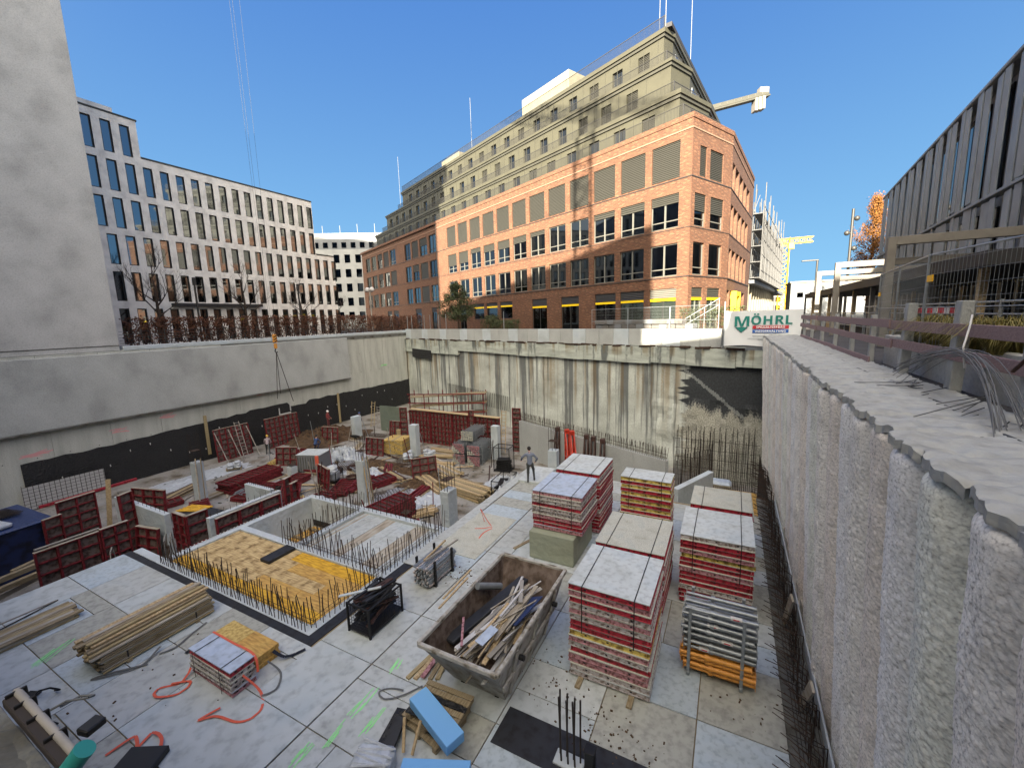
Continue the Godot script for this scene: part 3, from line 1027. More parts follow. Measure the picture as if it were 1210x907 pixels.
		for r in rails:
			g = Geo.new()
			var zz: float = -r[1]
			var yy: float = r[0] + s
			for h in [0.08, 0.98]:
				g.box(Vector3((r[2] - r[3]) * 0.5, yy + h, zz), Vector3(r[2] + r[3], 0.05, 0.05))
			var xx: float = r[2]
			while xx > -r[3]:
				g.box(Vector3(xx, yy + 0.53, zz), Vector3(0.022, 0.86, 0.022))
				xx -= 0.13
			g.box(Vector3(r[2], yy + 0.53, zz), Vector3(0.07, 1.0, 0.07))
			if r[0] < 24.0:
				var e2: Vector3 = Vector3(r[2], 0, bend.z)
				for h in [0.08, 0.98]:
					g.box(Vector3(r[2], yy + h, (zz + bend.z) * 0.5), Vector3(0.05, 0.05, absf(zz - bend.z)))
				var z2 := zz
				while z2 > bend.z:
					g.box(Vector3(r[2], yy + 0.53, z2), Vector3(0.022, 0.86, 0.022))
					z2 -= 0.13
			put("railing", g.mesh(), M.railing, o)
		# glazed gallery on the far side under the roof edge
		var gl := Geo.new()
		var mid_y: float = (q[2] + q[3]) * 0.5 + s
		gl.box((bend + tail) * 0.5 + Vector3(0.03, mid_y, 0), Vector3(0.05, (q[3] - q[2]) * 0.55, bend.distance_to(tail) * 0.9), Geo.frame(tail - bend))
		put("gallery_glazing", gl.mesh(), M.glass_sky, o)
		if k == 0:
			add_window(o, Transform3D(Basis(UP, PI / 2), Vector3(q[1] + 0.01, q[7] + s, -q[0] - 1.6)), 1.0, 1.45, 3, M.win_frame, M.glass_dark)
	# sloping roof edge that ties the three storeys together on the far side
	g = Geo.new()
	var top := Vector3(-5.0, 25.1 + s, -3.9)
	var low := Vector3(fe.x, 15.3 + s, fe.z)
	g.bar(top + Vector3(0.2, 0, 0.2), top + rdir * 20.0 + Vector3(0.2, 0, 0), 0.5, 0.35)
	put("roof_edge", g.mesh(), M.roof_dark, o)
	# roof boxes and lightning rods
	for q in [[-32.1, -22.6, 31.0, 5.0], [-56.6, -50.2, 29.7, 4.0]]:
		put("roof_house", cbox(Vector3(q[1] - q[0], q[2] - 24.8, q[3]), 0.05), M.cream, o, Transform3D(Basis.IDENTITY, Vector3((q[0] + q[1]) * 0.5, (q[2] + 24.8) * 0.5 + s, -9.2 - q[3] * 0.5)))
	put("roof_house_door", cbox(Vector3(1.3, 2.0, 0.06)), M.clad_dark, o, Transform3D(Basis.IDENTITY, Vector3(-30.6, 26.0 + s, -9.17)))
	for q in [[-42.4, 34.8], [-71.6, 34.7], [-8.0, 34.0], [-1.5, 0.0]]:
		if q[1] > 0.0:
			put("lightning_rod", ctube(q[1] - 24.8, 0.035, 5), M.far_grey, o, Transform3D(Basis.IDENTITY, Vector3(q[0], 24.8 + s, -7.0)))
	put("lightning_rod", ctube(9.0, 0.035, 5), M.far_grey, o, Transform3D(Basis.IDENTITY, Vector3(-5.6, 24.9 + s, -4.4)))
	put("lightning_rod", ctube(9.0, 0.035, 5), M.far_grey, o, Transform3D(Basis.IDENTITY, Vector3(-8.2, 24.9 + s, -13.0)))


# ---------------------------------------------------------------- pale office block on the left
func office() -> void:
	var o := thing("office_block", "pale grey office block with rows of narrow tall windows beyond the left pit wall", "building", Vector3(-50.0, STREET, -28.0))
	o.rotation.y = PI / 2     # local x runs towards -z of the world, local z to +x
	var s := -STREET
	var holes := []
	var heads := [18.32, 15.03, 11.78, 8.53, 5.24, 1.9]
	for r in 6:
		for i in 21:
			var z := 17.82 + 1.335 * i - 28.0
			if r == 0 and i > 2:
				continue
			if r < 3 and i > 16:
				continue
			if i > 18:
				continue
			var shift := 0.0 if r < 3 else 0.5
			var h := 2.66 if r < 5 else 3.3
			holes.append(Rect2(z + shift, heads[r] - h + s, 0.74, h))
	var g := Geo.new()
	g.wall(-16, 12.0, 0, 9.6 + s, holes, 0.24)
	put("wall", g.mesh(), M.modern, o)
	g = Geo.new()
	g.wall(12.0, 14.8, 0, 9.1 + s, holes, 0.24)
	put("wall", g.mesh(), M.modern, o)
	g = Geo.new()
	g.wall(-16, 12.0, 9.6 + s, 15.75 + s, holes, 0.24)
	put("wall", g.mesh(), M.modern, o)
	g = Geo.new()
	g.wall(-16, -6.2, 15.75 + s, 18.95 + s, holes, 0.24)
	put("wall", g.mesh(), M.modern, o)
	for b in [[-16.0, 12.0, 0.0, 15.7], [-16.0, -6.2, 15.6, 18.9], [11.9, 14.8, 0.0, 9.05]]:
		put("inner_block", cbox(Vector3(b[1] - b[0], b[3] - b[2] + (s if b[2] == 0.0 else 0.0), 14.0)), M.modern, o, Transform3D(Basis.IDENTITY, Vector3((b[0] + b[1]) * 0.5, (b[2] + b[3] + s + (s if b[2] > 0.0 else 0.0)) * 0.5, -7.385)))
	for b in [[-16.0, -6.1, 18.95], [-6.2, 12.05, 15.75], [12.05, 14.85, 9.1]]:
		put("coping", cbox(Vector3(b[1] - b[0], 0.16, 14.6), 0.02), M.clad_dark, o, Transform3D(Basis.IDENTITY, Vector3((b[0] + b[1]) * 0.5, b[2] + s + 0.08, -7.25)))
	put("roof_upstand", cbox(Vector3(9.0, 0.8, 12.0)), M.modern, o, Transform3D(Basis.IDENTITY, Vector3(-12.0, 19.4 + s, -6.8)))
	for h in holes:
		add_window(o, Transform3D(Basis.IDENTITY, Vector3(h.position.x, h.position.y, -0.17)), h.size.x, h.size.y, 3, M.win_frame, M.glass_sky)
	put("entrance_canopy", cbox(Vector3(9.0, 0.3, 0.7), 0.02), M.sill_dark, o, Transform3D(Basis.IDENTITY, Vector3(-1.0, 2.3 + s, 0.3)))


func white_tower() -> void:
	var o := thing("plain_tower", "tall windowless grey rendered side wall at the left edge of the photo", "building", Vector3(-44.0, STREET, -2.0))
	var g := Geo.new()
	g.box(Vector3(-2.7, 20.0, -0.2), Vector3(14.0, 40.0, 24.0))
	put("wall", g.mesh(), M.render, o)
	put("base_strip", cbox(Vector3(0.03, 0.06, 24.0)), M.dark_concrete, o, at(4.31, 0.35, -0.2))


# ---------------------------------------------------------------- dark block with fins on the right
func fin_house() -> void:
	var a := Vector3(14.64, STREET, -63.0)
	var dv := Vector3(0.0816, 0, -0.9967)
	var o := thing("fin_house", "dark grey building clad in tall vertical fins on the right edge of the photo", "building", a)
	# local x runs towards the eye, local z out of the facade (towards -x of the world)
	o.basis = Basis(-dv, UP, (-dv).cross(UP))
	var s := -STREET
	var long := 74.0
	put("body", cbox(Vector3(long, 13.3, 22.0)), M.fin, o, at(long * 0.5, 6.65, -11.3))
	put("roof_edge", cbox(Vector3(long + 0.3, 0.2, 23.0), 0.03), M.fin, o, at(long * 0.5, 13.42, -11.0))
	put("end_wall", cbox(Vector3(0.2, 13.0, 22.0)), M.fin, o, at(-0.1, 6.6, -11.3))
	var x := 0.4
	var k := 0
	while x < long - 1.0:
		# upper fins lean out of line in pairs, with a dark gap after each pair
		var w: float = [0.95, 0.62, 0.80, 0.55][k % 4]
		var tilt := R.randf_range(-0.10, 0.10)
		put("fin", cbox(Vector3(w, 6.0, 0.06), 0.01), M.fin, o, Transform3D(Basis(UP, 0.10 if k % 2 else -0.05), Vector3(x + w * 0.5, 10.25 + tilt, 0.42)))
		put("fin", cbox(Vector3(w, 4.4, 0.06), 0.01), M.fin, o, Transform3D(Basis(UP, 0.09 if k % 3 else -0.06), Vector3(x + w * 0.5 + 0.2, 4.75 + tilt, 0.42)))
		# a tall dark window stands in each wide gap
		if k % 2 == 1:
			put("tall_window", cbox(Vector3(0.62, 5.4, 0.06)), M.window_glass, o, at(x + w + 0.42, 10.2, -0.25))
			put("tall_window", cbox(Vector3(0.62, 3.9, 0.06)), M.window_glass, o, at(x + w + 0.62, 4.75, -0.25))
		x += w + [0.30, 0.85, 0.22, 1.0][k % 4]
		k += 1
	put("middle_band", cbox(Vector3(long, 0.16, 0.5), 0.02), M.fin, o, at(long * 0.5, 7.1, 0.3))
	for i in 14:
		put("roof_vent", ctube(0.7, 0.08, 6), M.white_paint, o, at(3.0 + i * 5.2, 13.5, -1.2))
	# ground floor: pale columns in front of dark glazing
	for i in 40:
		put("column", cbox(Vector3(0.45, 2.55, 0.35), 0.02), M.frame_white, o, at(1.0 + i * 1.8, 1.27, 0.25))
	put("ground_glazing", cbox(Vector3(long, 2.5, 0.05)), M.glass_dark, o, at(long * 0.5, 1.25, -0.24))
	put("soffit_band", cbox(Vector3(long, 0.3, 0.9)), M.roof_dark, o, at(long * 0.5, 2.7, 0.1))


# ---------------------------------------------------------------- farther off
func plain_windows(o: Node, w: float, h: float, cols: int, rows: int, m: Material, glass: Material, z := 0.0, low := 1.0, x0 := 0.0) -> void:
	# windows of a far facade in the plane z, each a part
	for r in rows:
		for c in cols:
			var cw := w / cols
			var rh := (h - low) / rows
			put("window", cbox(Vector3(cw * 0.5, rh * 0.55, 0.10)), glass, o, at(x0 + (c + 0.5) * cw, low + (r + 0.5) * rh, z + 0.03))


func far_things() -> void:
	# pale block between the office and the brick house
	var o := thing("white_block", "far white apartment block seen between the pale office and the brick house", "building", Vector3(-100.0, STREET, -69.0))
	o.rotation.y = 0.55
	put("wall", cbox(Vector3(34, 19.5, 16)), M.far_white, o, at(14, 9.75, -8))
	put("roof_storey", cbox(Vector3(33, 3.0, 12)), M.far_grey, o, at(14, 21.0, -9))
	put("roof_storey", cbox(Vector3(28, 2.0, 9)), M.far_white, o, at(12, 23.4, -10))
	plain_windows(o, 32, 2.6, 14, 1, M.far_white, M.glass_dark, -2.98, 0.2, -2.0)
	for w in 14:
		o.get_child(o.get_child_count() - 1 - w).position.y += 19.6
	plain_windows(o, 34, 19, 13, 5, M.far_white, M.glass_dark, 0.0, 1.5, -3.0)
	for i in 5:
		put("roof_aerial", ctube(2.0 + R.randf(), 0.08, 5), M.far_grey, o, at(4 + i * 4.5, 24.4, -8))
	put("chimney", cbox(Vector3(1.6, 3.0, 1.6)), M.cream, o, at(27, 23.5, -6))

	# building under construction, wrapped in scaffold, beyond the far face of the brick house
	o = thing("scaffolded_house", "building under construction wrapped in white scaffold beyond the brick house", "building", Vector3(1.2, STREET, -62.0))
	var away := Vector3(0.14, 0, -0.99).normalized()
	o.basis = Basis(-away, UP, (-away).cross(UP) * -1.0) if false else Basis(away * -1.0, UP, Vector3(-away.z, 0, away.x))
	put("wall", cbox(Vector3(60, 11.0, 20)), M.scaffold_grey, o, at(-32, 10.6, -11))
	put("lower_glazing", cbox(Vector3(60, 4.6, 0.3)), M.glass_dark, o, at(-32, 2.4, -1.0))
	for i in 14:
		put("column", cbox(Vector3(0.6, 5.0, 0.6)), M.cream, o, at(-2.6 - i * 3.0, 2.5, -0.2))
	put("slab_edge", cbox(Vector3(60, 0.5, 2.0)), M.far_grey, o, at(-32, 5.3, -0.3))
	for r in 4:
		for i in 16:
			put("window_opening", cbox(Vector3(1.5, 1.7, 0.1)), M.window_glass, o, at(-4.0 - i * 3.0, 6.9 + r * 2.6, -0.98))
	var g := Geo.new()
	for i in 25:
		var hi := 15.0 + 2.5 * sin(i * 1.7)
		g.tube(Vector3(-2 - i * 1.6, 5.6, 0.2), Vector3(-2 - i * 1.6, hi, 0.2), 0.06, 5)
		g.tube(Vector3(-2 - i * 1.6, 5.6, 1.3), Vector3(-2 - i * 1.6, hi + sin(i * 3.1), 1.3), 0.06, 5)
		if i % 3 == 0:
			g.tube(Vector3(-2 - i * 1.6, 5.6, 1.35), Vector3(-3.6 - i * 1.6, 14.5, 1.35), 0.04, 4)
	for j in 5:
		g.box(Vector3(-21.5, 5.7 + j * 1.95, 0.75), Vector3(40, 0.09, 1.0))
		g.tube(Vector3(-2, 6.7 + j * 1.95, 1.32), Vector3(-41, 6.7 + j * 1.95, 1.32), 0.045, 4)
	put("scaffold", g.mesh(), M.scaffold_grey, o)
	g = Geo.new()
	for i in 30:
		var px := -R.randf() * 34 - 2.0
		g.tube(Vector3(px, 16.0, R.randf_range(-6, 0)), Vector3(px + R.randf_range(-1.5, 1.5), 16.0 + R.randf_range(1.5, 4.5), R.randf_range(-6, 0)), 0.06, 4)
	put("roof_scaffold", g.mesh(), M.scaffold_grey, o)

	# crane boom with its counterweight over the brick house
	o = thing("boom_crane", "tower crane boom with pale counterweight blocks above the roof edge of the brick house", "crane", Vector3(-11.0, STREET, -104.0))
	g = Geo.new()
	lattice(g, Vector3(0, 0, 0), Vector3(0, 42.0, 0), 1.8, 1.9)
	put("mast", g.mesh(), M.yellow_paint, o)
	g = Geo.new()
	lattice(g, Vector3(-26, 42.0, 1.0), Vector3(0, 42.6, 0), 1.3, 1.6)
	put("jib", g.mesh(), M.yellow_paint, o)
	g = Geo.new()
	g.bar(Vector3(0, 42.4, 0), Vector3(15.5, 46.2, -8.0), 1.4, 0.3, 0.03)
	for sd in [-0.62, 0.62]:
		g.bar(Vector3(0, 42.95, sd), Vector3(15.5, 46.75, -8.0 + sd), 0.14, 0.8, 0.02)
		for i in 12:
			g.bar(Vector3(1.3 * i, 42.75 + 0.319 * i, -0.67 * i + sd * 1.13), Vector3(1.3 * i, 43.2 + 0.319 * i, -0.67 * i + sd * 1.13), 0.12, 0.05)
	put("counter_jib", g.mesh(), M.clad_dark, o)
	for i in 3:
		put("counterweight", cbox(Vector3(0.6, 2.5, 1.6), 0.05), M.portal, o, Transform3D(Basis(UP, 0.48), Vector3(13.0 + i * 0.68, 44.4 + i * 0.17, -6.7 - i * 0.36)))
	put("machine_house", cbox(Vector3(1.9, 1.1, 1.3), 0.06), M.portal, o, Transform3D(Basis(UP, 0.48), Vector3(14.4, 47.2, -7.4)))

	o = thing("yellow_crane", "yellow tower crane far off beside the scaffolded building", "crane", Vector3(12.1, STREET, -146.0))
	g = Geo.new()
	lattice(g, Vector3(0, 0, 0), Vector3(0, 21.5, 0), 2.0, 2.0)
	put("mast", g.mesh(), M.yellow_paint, o)
	g = Geo.new()
	lattice(g, Vector3(-9, 20.6, 0), Vector3(6.5, 20.6, 0), 1.4, 1.5)
	put("jib", g.mesh(), M.yellow_paint, o)
	put("cab", cbox(Vector3(1.4, 1.8, 1.4), 0.08), M.yellow_paint, o, at(1.4, 19.2, 0.6))

	# low white house with a row of windows at the end of the street
	o = thing("street_end_house", "low white house with a row of windows at the far end of the street", "building", Vector3(9.4, STREET, -96.0))
	put("wall", cbox(Vector3(12.5, 6.4, 8)), M.far_grey, o, at(6.2, 3.2, -4))
	plain_windows(o, 11.5, 5.0, 6, 1, M.white_paint, M.glass_dark, 0.0, 3.4, 0.5)
	put("roof", cbox(Vector3(12.9, 0.3, 8.4)), M.cream, o, at(6.2, 6.55, -4))
	o = thing("far_terrace", "pale row of far houses closing the street behind the low white house", "building", Vector3(2.0, STREET, -170.0))
	put("wall", cbox(Vector3(60, 7.0, 10)), M.scaffold_grey, o, at(24, 3.5, -5))
	plain_windows(o, 60, 6.5, 16, 2, M.cream, M.glass_dark, 0.0, 1.0, -6.0)
	put("roof", cbox(Vector3(61, 1.4, 8)), M.clad_dark, o, at(24, 7.7, -5))


func lattice(g: Geo, a: Vector3, b: Vector3, w: float, step: float) -> void:
	var k := Geo.frame(b - a)
	var n := maxi(2, int(a.distance_to(b) / step))
	var h := w * 0.5
	var c := [k.x * h + k.y * h, -k.x * h + k.y * h, -k.x * h - k.y * h, k.x * h - k.y * h]
	for i in 4:
		g.tube(a + c[i], b + c[i], w * 0.055, 5)
	for j in n:
		var p := a.lerp(b, float(j) / n)
		var q := a.lerp(b, float(j + 1) / n)
		for i in 4:
			g.tube(p + c[i], q + c[(i + 1) % 4], w * 0.03, 4, -1.0, false)
			g.tube(p + c[i], p + c[(i + 1) % 4], w * 0.03, 4, -1.0, false)


# ---------------------------------------------------------------- the town behind the eye, which keeps the low sun off the pit
func shading_blocks() -> void:
	var rows := [
		[Vector3(-18.3, STREET, 34.0), Vector3(34.2, 34.6, 16.0), "cream town block behind the photographer, left of the gap the sun comes through"],
		[Vector3(-62.0, STREET, 38.0), Vector3(53.0, 64.0, 24.0), "high grey tower block far behind the photographer on the left"],
		[Vector3(1.7, STREET, 34.0), Vector3(5.7, 22.3, 15.0), "low cream house in the gap behind the photographer"],
		[Vector3(36.0, STREET, 33.0), Vector3(63.0, 24.6, 16.0), "long cream town block behind the photographer on the right"],
	]
	for r in rows:
		var o := thing("town_block", r[2], "building", r[0])
		put("wall", cbox(r[1]), M.cream if r[1].y < 60 else M.far_grey, o, at(0, r[1].y * 0.5, 0))
		var g := Geo.new()
		var n := int(r[1].y / 3.4)
		for j in n:
			var i := 0
			while i * 2.6 < r[1].x - 2.0:
				g.box(Vector3(-r[1].x * 0.5 + 1.4 + i * 2.6, 2.2 + j * 3.4, -r[1].z * 0.5), Vector3(1.2, 1.8, 0.12))
				i += 1
		put("windows", g.mesh(), M.glass_dark, o, Transform3D.IDENTITY, "stuff")
	# crane of this site: its mast stands behind the eye, its jib reaches over the pit
	var c := thing("site_crane", "tower crane of the site whose hoist ropes hang down by the left pit wall", "crane", Vector3(-9.3, STREET, 15.0))
	var g := Geo.new()
	lattice(g, Vector3(0, 0, 0), Vector3(0, 47.0, 0), 1.9, 1.9)
	put("mast", g.mesh(), M.yellow_paint, c)
	g = Geo.new()
	lattice(g, Vector3(9.0, 46.0, 13.7), Vector3(-33.0, 46.0, -50.0), 1.3, 1.7)
	put("jib", g.mesh(), M.yellow_paint, c)
	g = Geo.new()
	var hook := Vector3(-33.45, -1.3, -22.0) - c.position
	for d in [Vector3(-0.25, 0, 0), Vector3(0.25, 0, 0), Vector3(0, 0, 0.3)]:
		g.tube(Vector3(hook.x, 45.5, hook.z) + d * 2.2, hook + d, 0.009, 4)
	put("hoist_rope", g.mesh(), M.hose, c)
	g = Geo.new()
	g.box(hook + Vector3(0, 0.2, 0), Vector3(0.2, 0.7, 0.34), Basis.IDENTITY, 0.05)
	g.box(hook + Vector3(0, -0.42, 0), Vector3(0.16, 0.42, 0.26), Basis.IDENTITY, 0.05)
	put("hook_block", g.mesh(), M.orange_tube, c)
	g = Geo.new()
	for i in 3:
		g.box(hook + Vector3(0, -0.05 + 0.22 * i, 0), Vector3(0.205, 0.07, 0.345), Basis(Vector3.RIGHT, 0.5))
	g.path(PackedVector3Array([hook + Vector3(0, -0.6, 0), hook + Vector3(0, -0.85, 0.1), hook + Vector3(0, -0.98, 0), hook + Vector3(0, -0.9, -0.12)]), 0.04, 6)
	put("hook", g.mesh(), M.black_steel, c)
	g = Geo.new()
	for d in [Vector3(-0.1, -4.8, 0.3), Vector3(0.2, -5.2, -0.9), Vector3(0.1, -4.4, 0.1)]:
		g.tube(hook + Vector3(0, -0.9, 0), hook + d, 0.028, 4)
	put("chain_sling", g.mesh(), M.rebar, c)


# ---------------------------------------------------------------- plants
func leaf_mesh(l: float) -> ArrayMesh:
	var g := Geo.new()
	var a := Vector3(0, 0, 0)
	var b := Vector3(l * 0.32, 0.05 * l, l * 0.5)
	var d := Vector3(0, 0, l)
	var e := Vector3(-l * 0.32, 0.05 * l, l * 0.5)
	g.tri(a, b, d, UP, UP, UP)
	g.tri(a, d, e, UP, UP, UP)
	return g.mesh()


func scatter(called: String, points: Array, l: float, m: Material, parent: Node, spread := 0.35) -> void:
	var mm := MultiMesh.new()
	mm.transform_format = MultiMesh.TRANSFORM_3D
	mm.use_colors = true
	mm.mesh = leaf_mesh(l)
	mm.instance_count = points.size()
	for i in points.size():
		var b := Basis.from_euler(Vector3(R.randf_range(-1.4, 1.4), R.randf() * TAU, R.randf_range(-1.4, 1.4))).scaled(Vector3.ONE * R.randf_range(0.65, 1.3))
		mm.set_instance_transform(i, Transform3D(b, points[i]))
		var k := 1.0 + R.randf_range(-spread, spread)
		mm.set_instance_color(i, Color(k, k * R.randf_range(0.9, 1.08), k * R.randf_range(0.85, 1.1)))
	var o := MultiMeshInstance3D.new()
	o.name = called
	o.multimesh = mm
	o.material_override = m
	parent.add_child(o, true)
	o.set_meta("kind", "stuff")


func limbs(g: Geo, a: Vector3, d: Vector3, length: float, r: float, depth: int, tips: Array, spread: float) -> void:
	var p := a
	var dir := d.normalized()
	var n := 3
	for i in n:
		var q := p + dir * length / n
		g.tube(p, q, r * (1.0 - 0.22 * i), 6 if depth > 2 else 4, r * (1.0 - 0.22 * (i + 1)), false)
		p = q
		dir = (dir + Vector3(R.randf_range(-1, 1), R.randf_range(-0.3, 0.6), R.randf_range(-1, 1)) * 0.14).normalized()
		if depth > 0 and i > 0:
			var s := Vector3(R.randf_range(-1, 1), R.randf_range(0.1, 0.8), R.randf_range(-1, 1)).normalized()
			limbs(g, p, dir + s * spread, length * R.randf_range(0.55, 0.75), r * 0.5, depth - 1, tips, spread)
	tips.append(p)
	if depth > 0:
		for i in 2:
			var s := Vector3(R.randf_range(-1, 1), R.randf_range(0.2, 0.9), R.randf_range(-1, 1)).normalized()
			limbs(g, p, dir + s * spread, length * R.randf_range(0.6, 0.8), r * 0.4, depth - 1, tips, spread)


func bare_tree(p: Vector3, h: float, label: String) -> void:
	var o := thing("bare_tree", label, "tree", p, R.randf() * TAU, "bare trees in front of the pale office")
	var g := Geo.new()
	g.tube(Vector3.ZERO, Vector3(0, h * 0.42, 0), h * 0.017, 7, h * 0.012)
	put("trunk", g.mesh(), M.bark, o)
	g = Geo.new()
	var tips := []
	for i in 5:
		limbs(g, Vector3(0, h * (0.28 + 0.035 * i), 0), Vector3(cos(i * 2.4), 0.9, sin(i * 2.4)), h * 0.19, h * 0.008, 3, tips, 0.75)
	limbs(g, Vector3(0, h * 0.42, 0), UP, h * 0.24, h * 0.012, 3, tips, 0.6)
	put("crown", g.mesh(), M.bark, o)


func hedge(called: String, label: String, p: Vector3, size: Vector3, turn: float, m: Material, count: int, leaf: float, group := "") -> void:
	var o := thing(called, label, "hedge", p, turn, group)
	var g := Geo.new()
	var k := int(size.x / 0.45)
	for i in k:
		var x := -size.x * 0.5 + (i + 0.5) * size.x / k
		for b in 3:
			g.tube(Vector3(x, 0, R.randf_range(-0.1, 0.1)), Vector3(x + R.randf_range(-0.35, 0.35), size.y * R.randf_range(0.7, 1.05), R.randf_range(-0.5, 0.5) * size.z), 0.025, 4, 0.008)
	put("stems", g.mesh(), M.bark, o, Transform3D.IDENTITY, "stuff")
	var f := noise(0.7, 3, 61)
	var pts := []
	while pts.size() < count:
		var q := Vector3(R.randf_range(-0.5, 0.5) * size.x, R.randf() * size.y, R.randf_range(-0.5, 0.5) * size.z)
		var e := Vector2(q.y / size.y * 2.0 - 1.0, q.z / size.z * 2.0)
		if f.get_noise_3d(q.x * 1.3, q.y * 2.0, q.z * 2.0) > -0.12 + 0.25 * maxf(0.0, absf(e.x) - 0.6) and R.randf() < 0.35 + 0.65 * q.y / size.y:
			pts.append(q)
	scatter("foliage", pts, leaf, m, o)


func street_things() -> void:
	# left: hedge, trees and lamps between the pit and the pale office
	for k in [[-19.6, 8.2, "brown leaved hedge on the left wall, nearest to the plain tower"], [-28.4, 8.6, "brown leaved hedge on the left wall in the middle of the row"], [-38.5, 9.6, "brown leaved hedge on the left wall nearest to the far pit corner"]]:
		hedge("brown_hedge", k[2], Vector3(-41.8, STREET + 0.1, k[0]), Vector3(k[1], 2.3, 1.3), PI / 2, M.leaf_brown, 5200, 0.16, "brown hedges along the left pit wall")
	hedge("brown_hedge", "low brown hedge in front of the left end of the brick house", Vector3(-47.5, STREET, -51.5), Vector3(17, 2.3, 1.4), -0.44, M.leaf_brown, 5200, 0.18, "brown hedges along the left pit wall")
	bare_tree(Vector3(-46, STREET, -19.6), 9.0, "bare leafless tree nearest to the plain tower, in front of the pale office")
	bare_tree(Vector3(-46, STREET, -27.4), 8.4, "bare leafless tree in the middle of the pale office front")
	bare_tree(Vector3(-46.5, STREET, -34.4), 7.2, "bare leafless tree near the right end of the pale office")
	bare_tree(Vector3(-64.0, STREET, -54.0), 9.0, "bare leafless tree between the pale office and the brick house")
	for k in [[-21.6, "dark slim lamp post in front of the office, nearest to the plain tower"], [-32.0, "dark slim lamp post in front of the middle of the office"]]:
		var lp := thing("lamp_post", k[1], "lamp post", Vector3(-43.5, STREET, k[0]), 0.0, "dark lamp posts in front of the office")
		put("pole", ctube(5.4, 0.09, 8), M.win_frame, lp)
		put("lamp_head", cbox(Vector3(0.24, 0.7, 0.24), 0.03), M.win_frame, lp, at(0, 5.6, 0))
	# railing on the left wall: thin posts and wires
	var o := thing("wire_fence", "thin wire fence along the top of the left pit wall", "fence", Vector3(-40.6, STREET + 0.25, -29))
	var g := Geo.new()
	for i in 5:
		g.tube(Vector3(0, 0.2 + i * 0.22, -14.0), Vector3(0, 0.2 + i * 0.22, 14.4), 0.012, 4)
	put("wires", g.mesh(), M.railing, o)
	for i in 20:
		put("post", ctube(1.25, 0.025, 6), M.railing, o, at(0, 0, -14.0 + i * 1.5))
	# double globe lamp in front of the brick house
	o = thing("globe_lamp", "white street lamp with two round globes at the left end of the brick house", "street lamp", Vector3(-48.5, STREET, -47.6))
	put("pole", ctube(6.0, 0.10, 8), M.frame_white, o)
	put("cross_arm", cbox(Vector3(0.9, 0.08, 0.08)), M.frame_white, o, at(0, 6.0, 0))
	var ball := SphereMesh.new()
	ball.radius = 0.36
	ball.height = 0.72
	ball.radial_segments = 14
	ball.rings = 8
	for d in [-0.45, 0.45]:
		put("globe", ball, M.white_paint, o, at(d, 6.3, 0))
	put("sign_box", cbox(Vector3(0.4, 0.7, 0.1)), M.frame_white, o, at(0.1, 4.4, 0.1))
	# evergreen tree in front of the facade
	o = thing("evergreen_tree", "small dark evergreen tree standing in front of the brick facade", "tree", Vector3(-31.6, STREET, -45.8))
	g = Geo.new()
	g.tube(Vector3.ZERO, Vector3(0.1, 4.4, 0), 0.11, 7, 0.04)
	g.tube(Vector3(0.3, 0, 0.2), Vector3(0.5, 3.2, 0.1), 0.07, 6, 0.03)
	for i in 26:
		var a := R.randf() * TAU
		var y := R.randf_range(1.7, 5.2)
		var l := R.randf_range(0.8, 2.0) * (1.15 - absf(y - 3.2) / 3.6)
		g.tube(Vector3(0.1, y - 0.3, 0), Vector3(cos(a) * l, y + 0.25, sin(a) * l), 0.03, 4, 0.01)
	put("trunk", g.mesh(), M.bark, o)
	var pts := []
	for i in 150:
		var a := R.randf() * TAU
		var y := R.randf_range(1.6, 5.9)
		var l := sqrt(R.randf()) * 2.25 * clampf(1.15 - absf(y - 2.9) / 3.3, 0.1, 1.0)
		var c := Vector3(cos(a) * l, y, sin(a) * l)
		for j in 55:
			pts.append(c + Vector3(R.randfn(0, 0.24), R.randfn(0, 0.18), R.randfn(0, 0.24)))
	scatter("crown", pts, 0.17, M.leaf_green, o)
	# clipped shrubs at the foot of the facade
	hedge("green_shrub", "dark clipped green shrub at the brick facade right of the evergreen tree", Vector3(-27.2, STREET, -46.6), Vector3(2.6, 1.9, 1.6), -0.42, M.leaf_green, 2600, 0.12)
	hedge("green_shrub", "low rounded green shrub beside the taller shrub at the brick facade", Vector3(-24.2, STREET, -45.0), Vector3(4.2, 1.3, 1.6), -0.42, M.leaf_green, 2600, 0.12)
	hedge("box_hedge", "green box hedge at the right corner of the brick house behind the steel handrail", Vector3(-1.5, STREET, -36.0), Vector3(4.6, 1.9, 1.5), 0.2, M.leaf_green, 3600, 0.11)
	# paving pallets behind the barrier
	o = thing("paving_stack", "low grey stack of paving stone layers behind the barrier", "stone stack", Vector3(-7.4, STREET, -35.6), -0.34)
	for i in 26:
		put("paving_stone", cbox(Vector3(0.62, 0.34, 0.8), 0.02), M.paving if i % 3 else M.far_grey, o, at(-3.0 + (i % 13) * 0.66 * (0.9 if i > 12 else 1.0), 0.55 + 0.36 * int(i / 13.0) , R.randf_range(-0.1, 0.1)))
	put("pallet", cbox(Vector3(9.0, 0.36, 1.0)), M.timber_old, o, at(0.6, 0.18, 0))
	# site fence of wire panels behind the barrier
	var k := (REAR1 - REAR0).normalized()
	for q in [[31.6, "wire site fence panel behind the barrier, in front of the shop windows"], [35.1, "wire site fence panel behind the barrier, next to the brick corner"], [38.6, "wire site fence panel behind the barrier, just left of the printed banner"]]:
		wire_panel(REAR0 + k * q[0] + Vector3(0, STREET, -0.9), -atan2(k.z, k.x), 3.45, 2.0, q[1], "wire site fence panels behind the barrier")
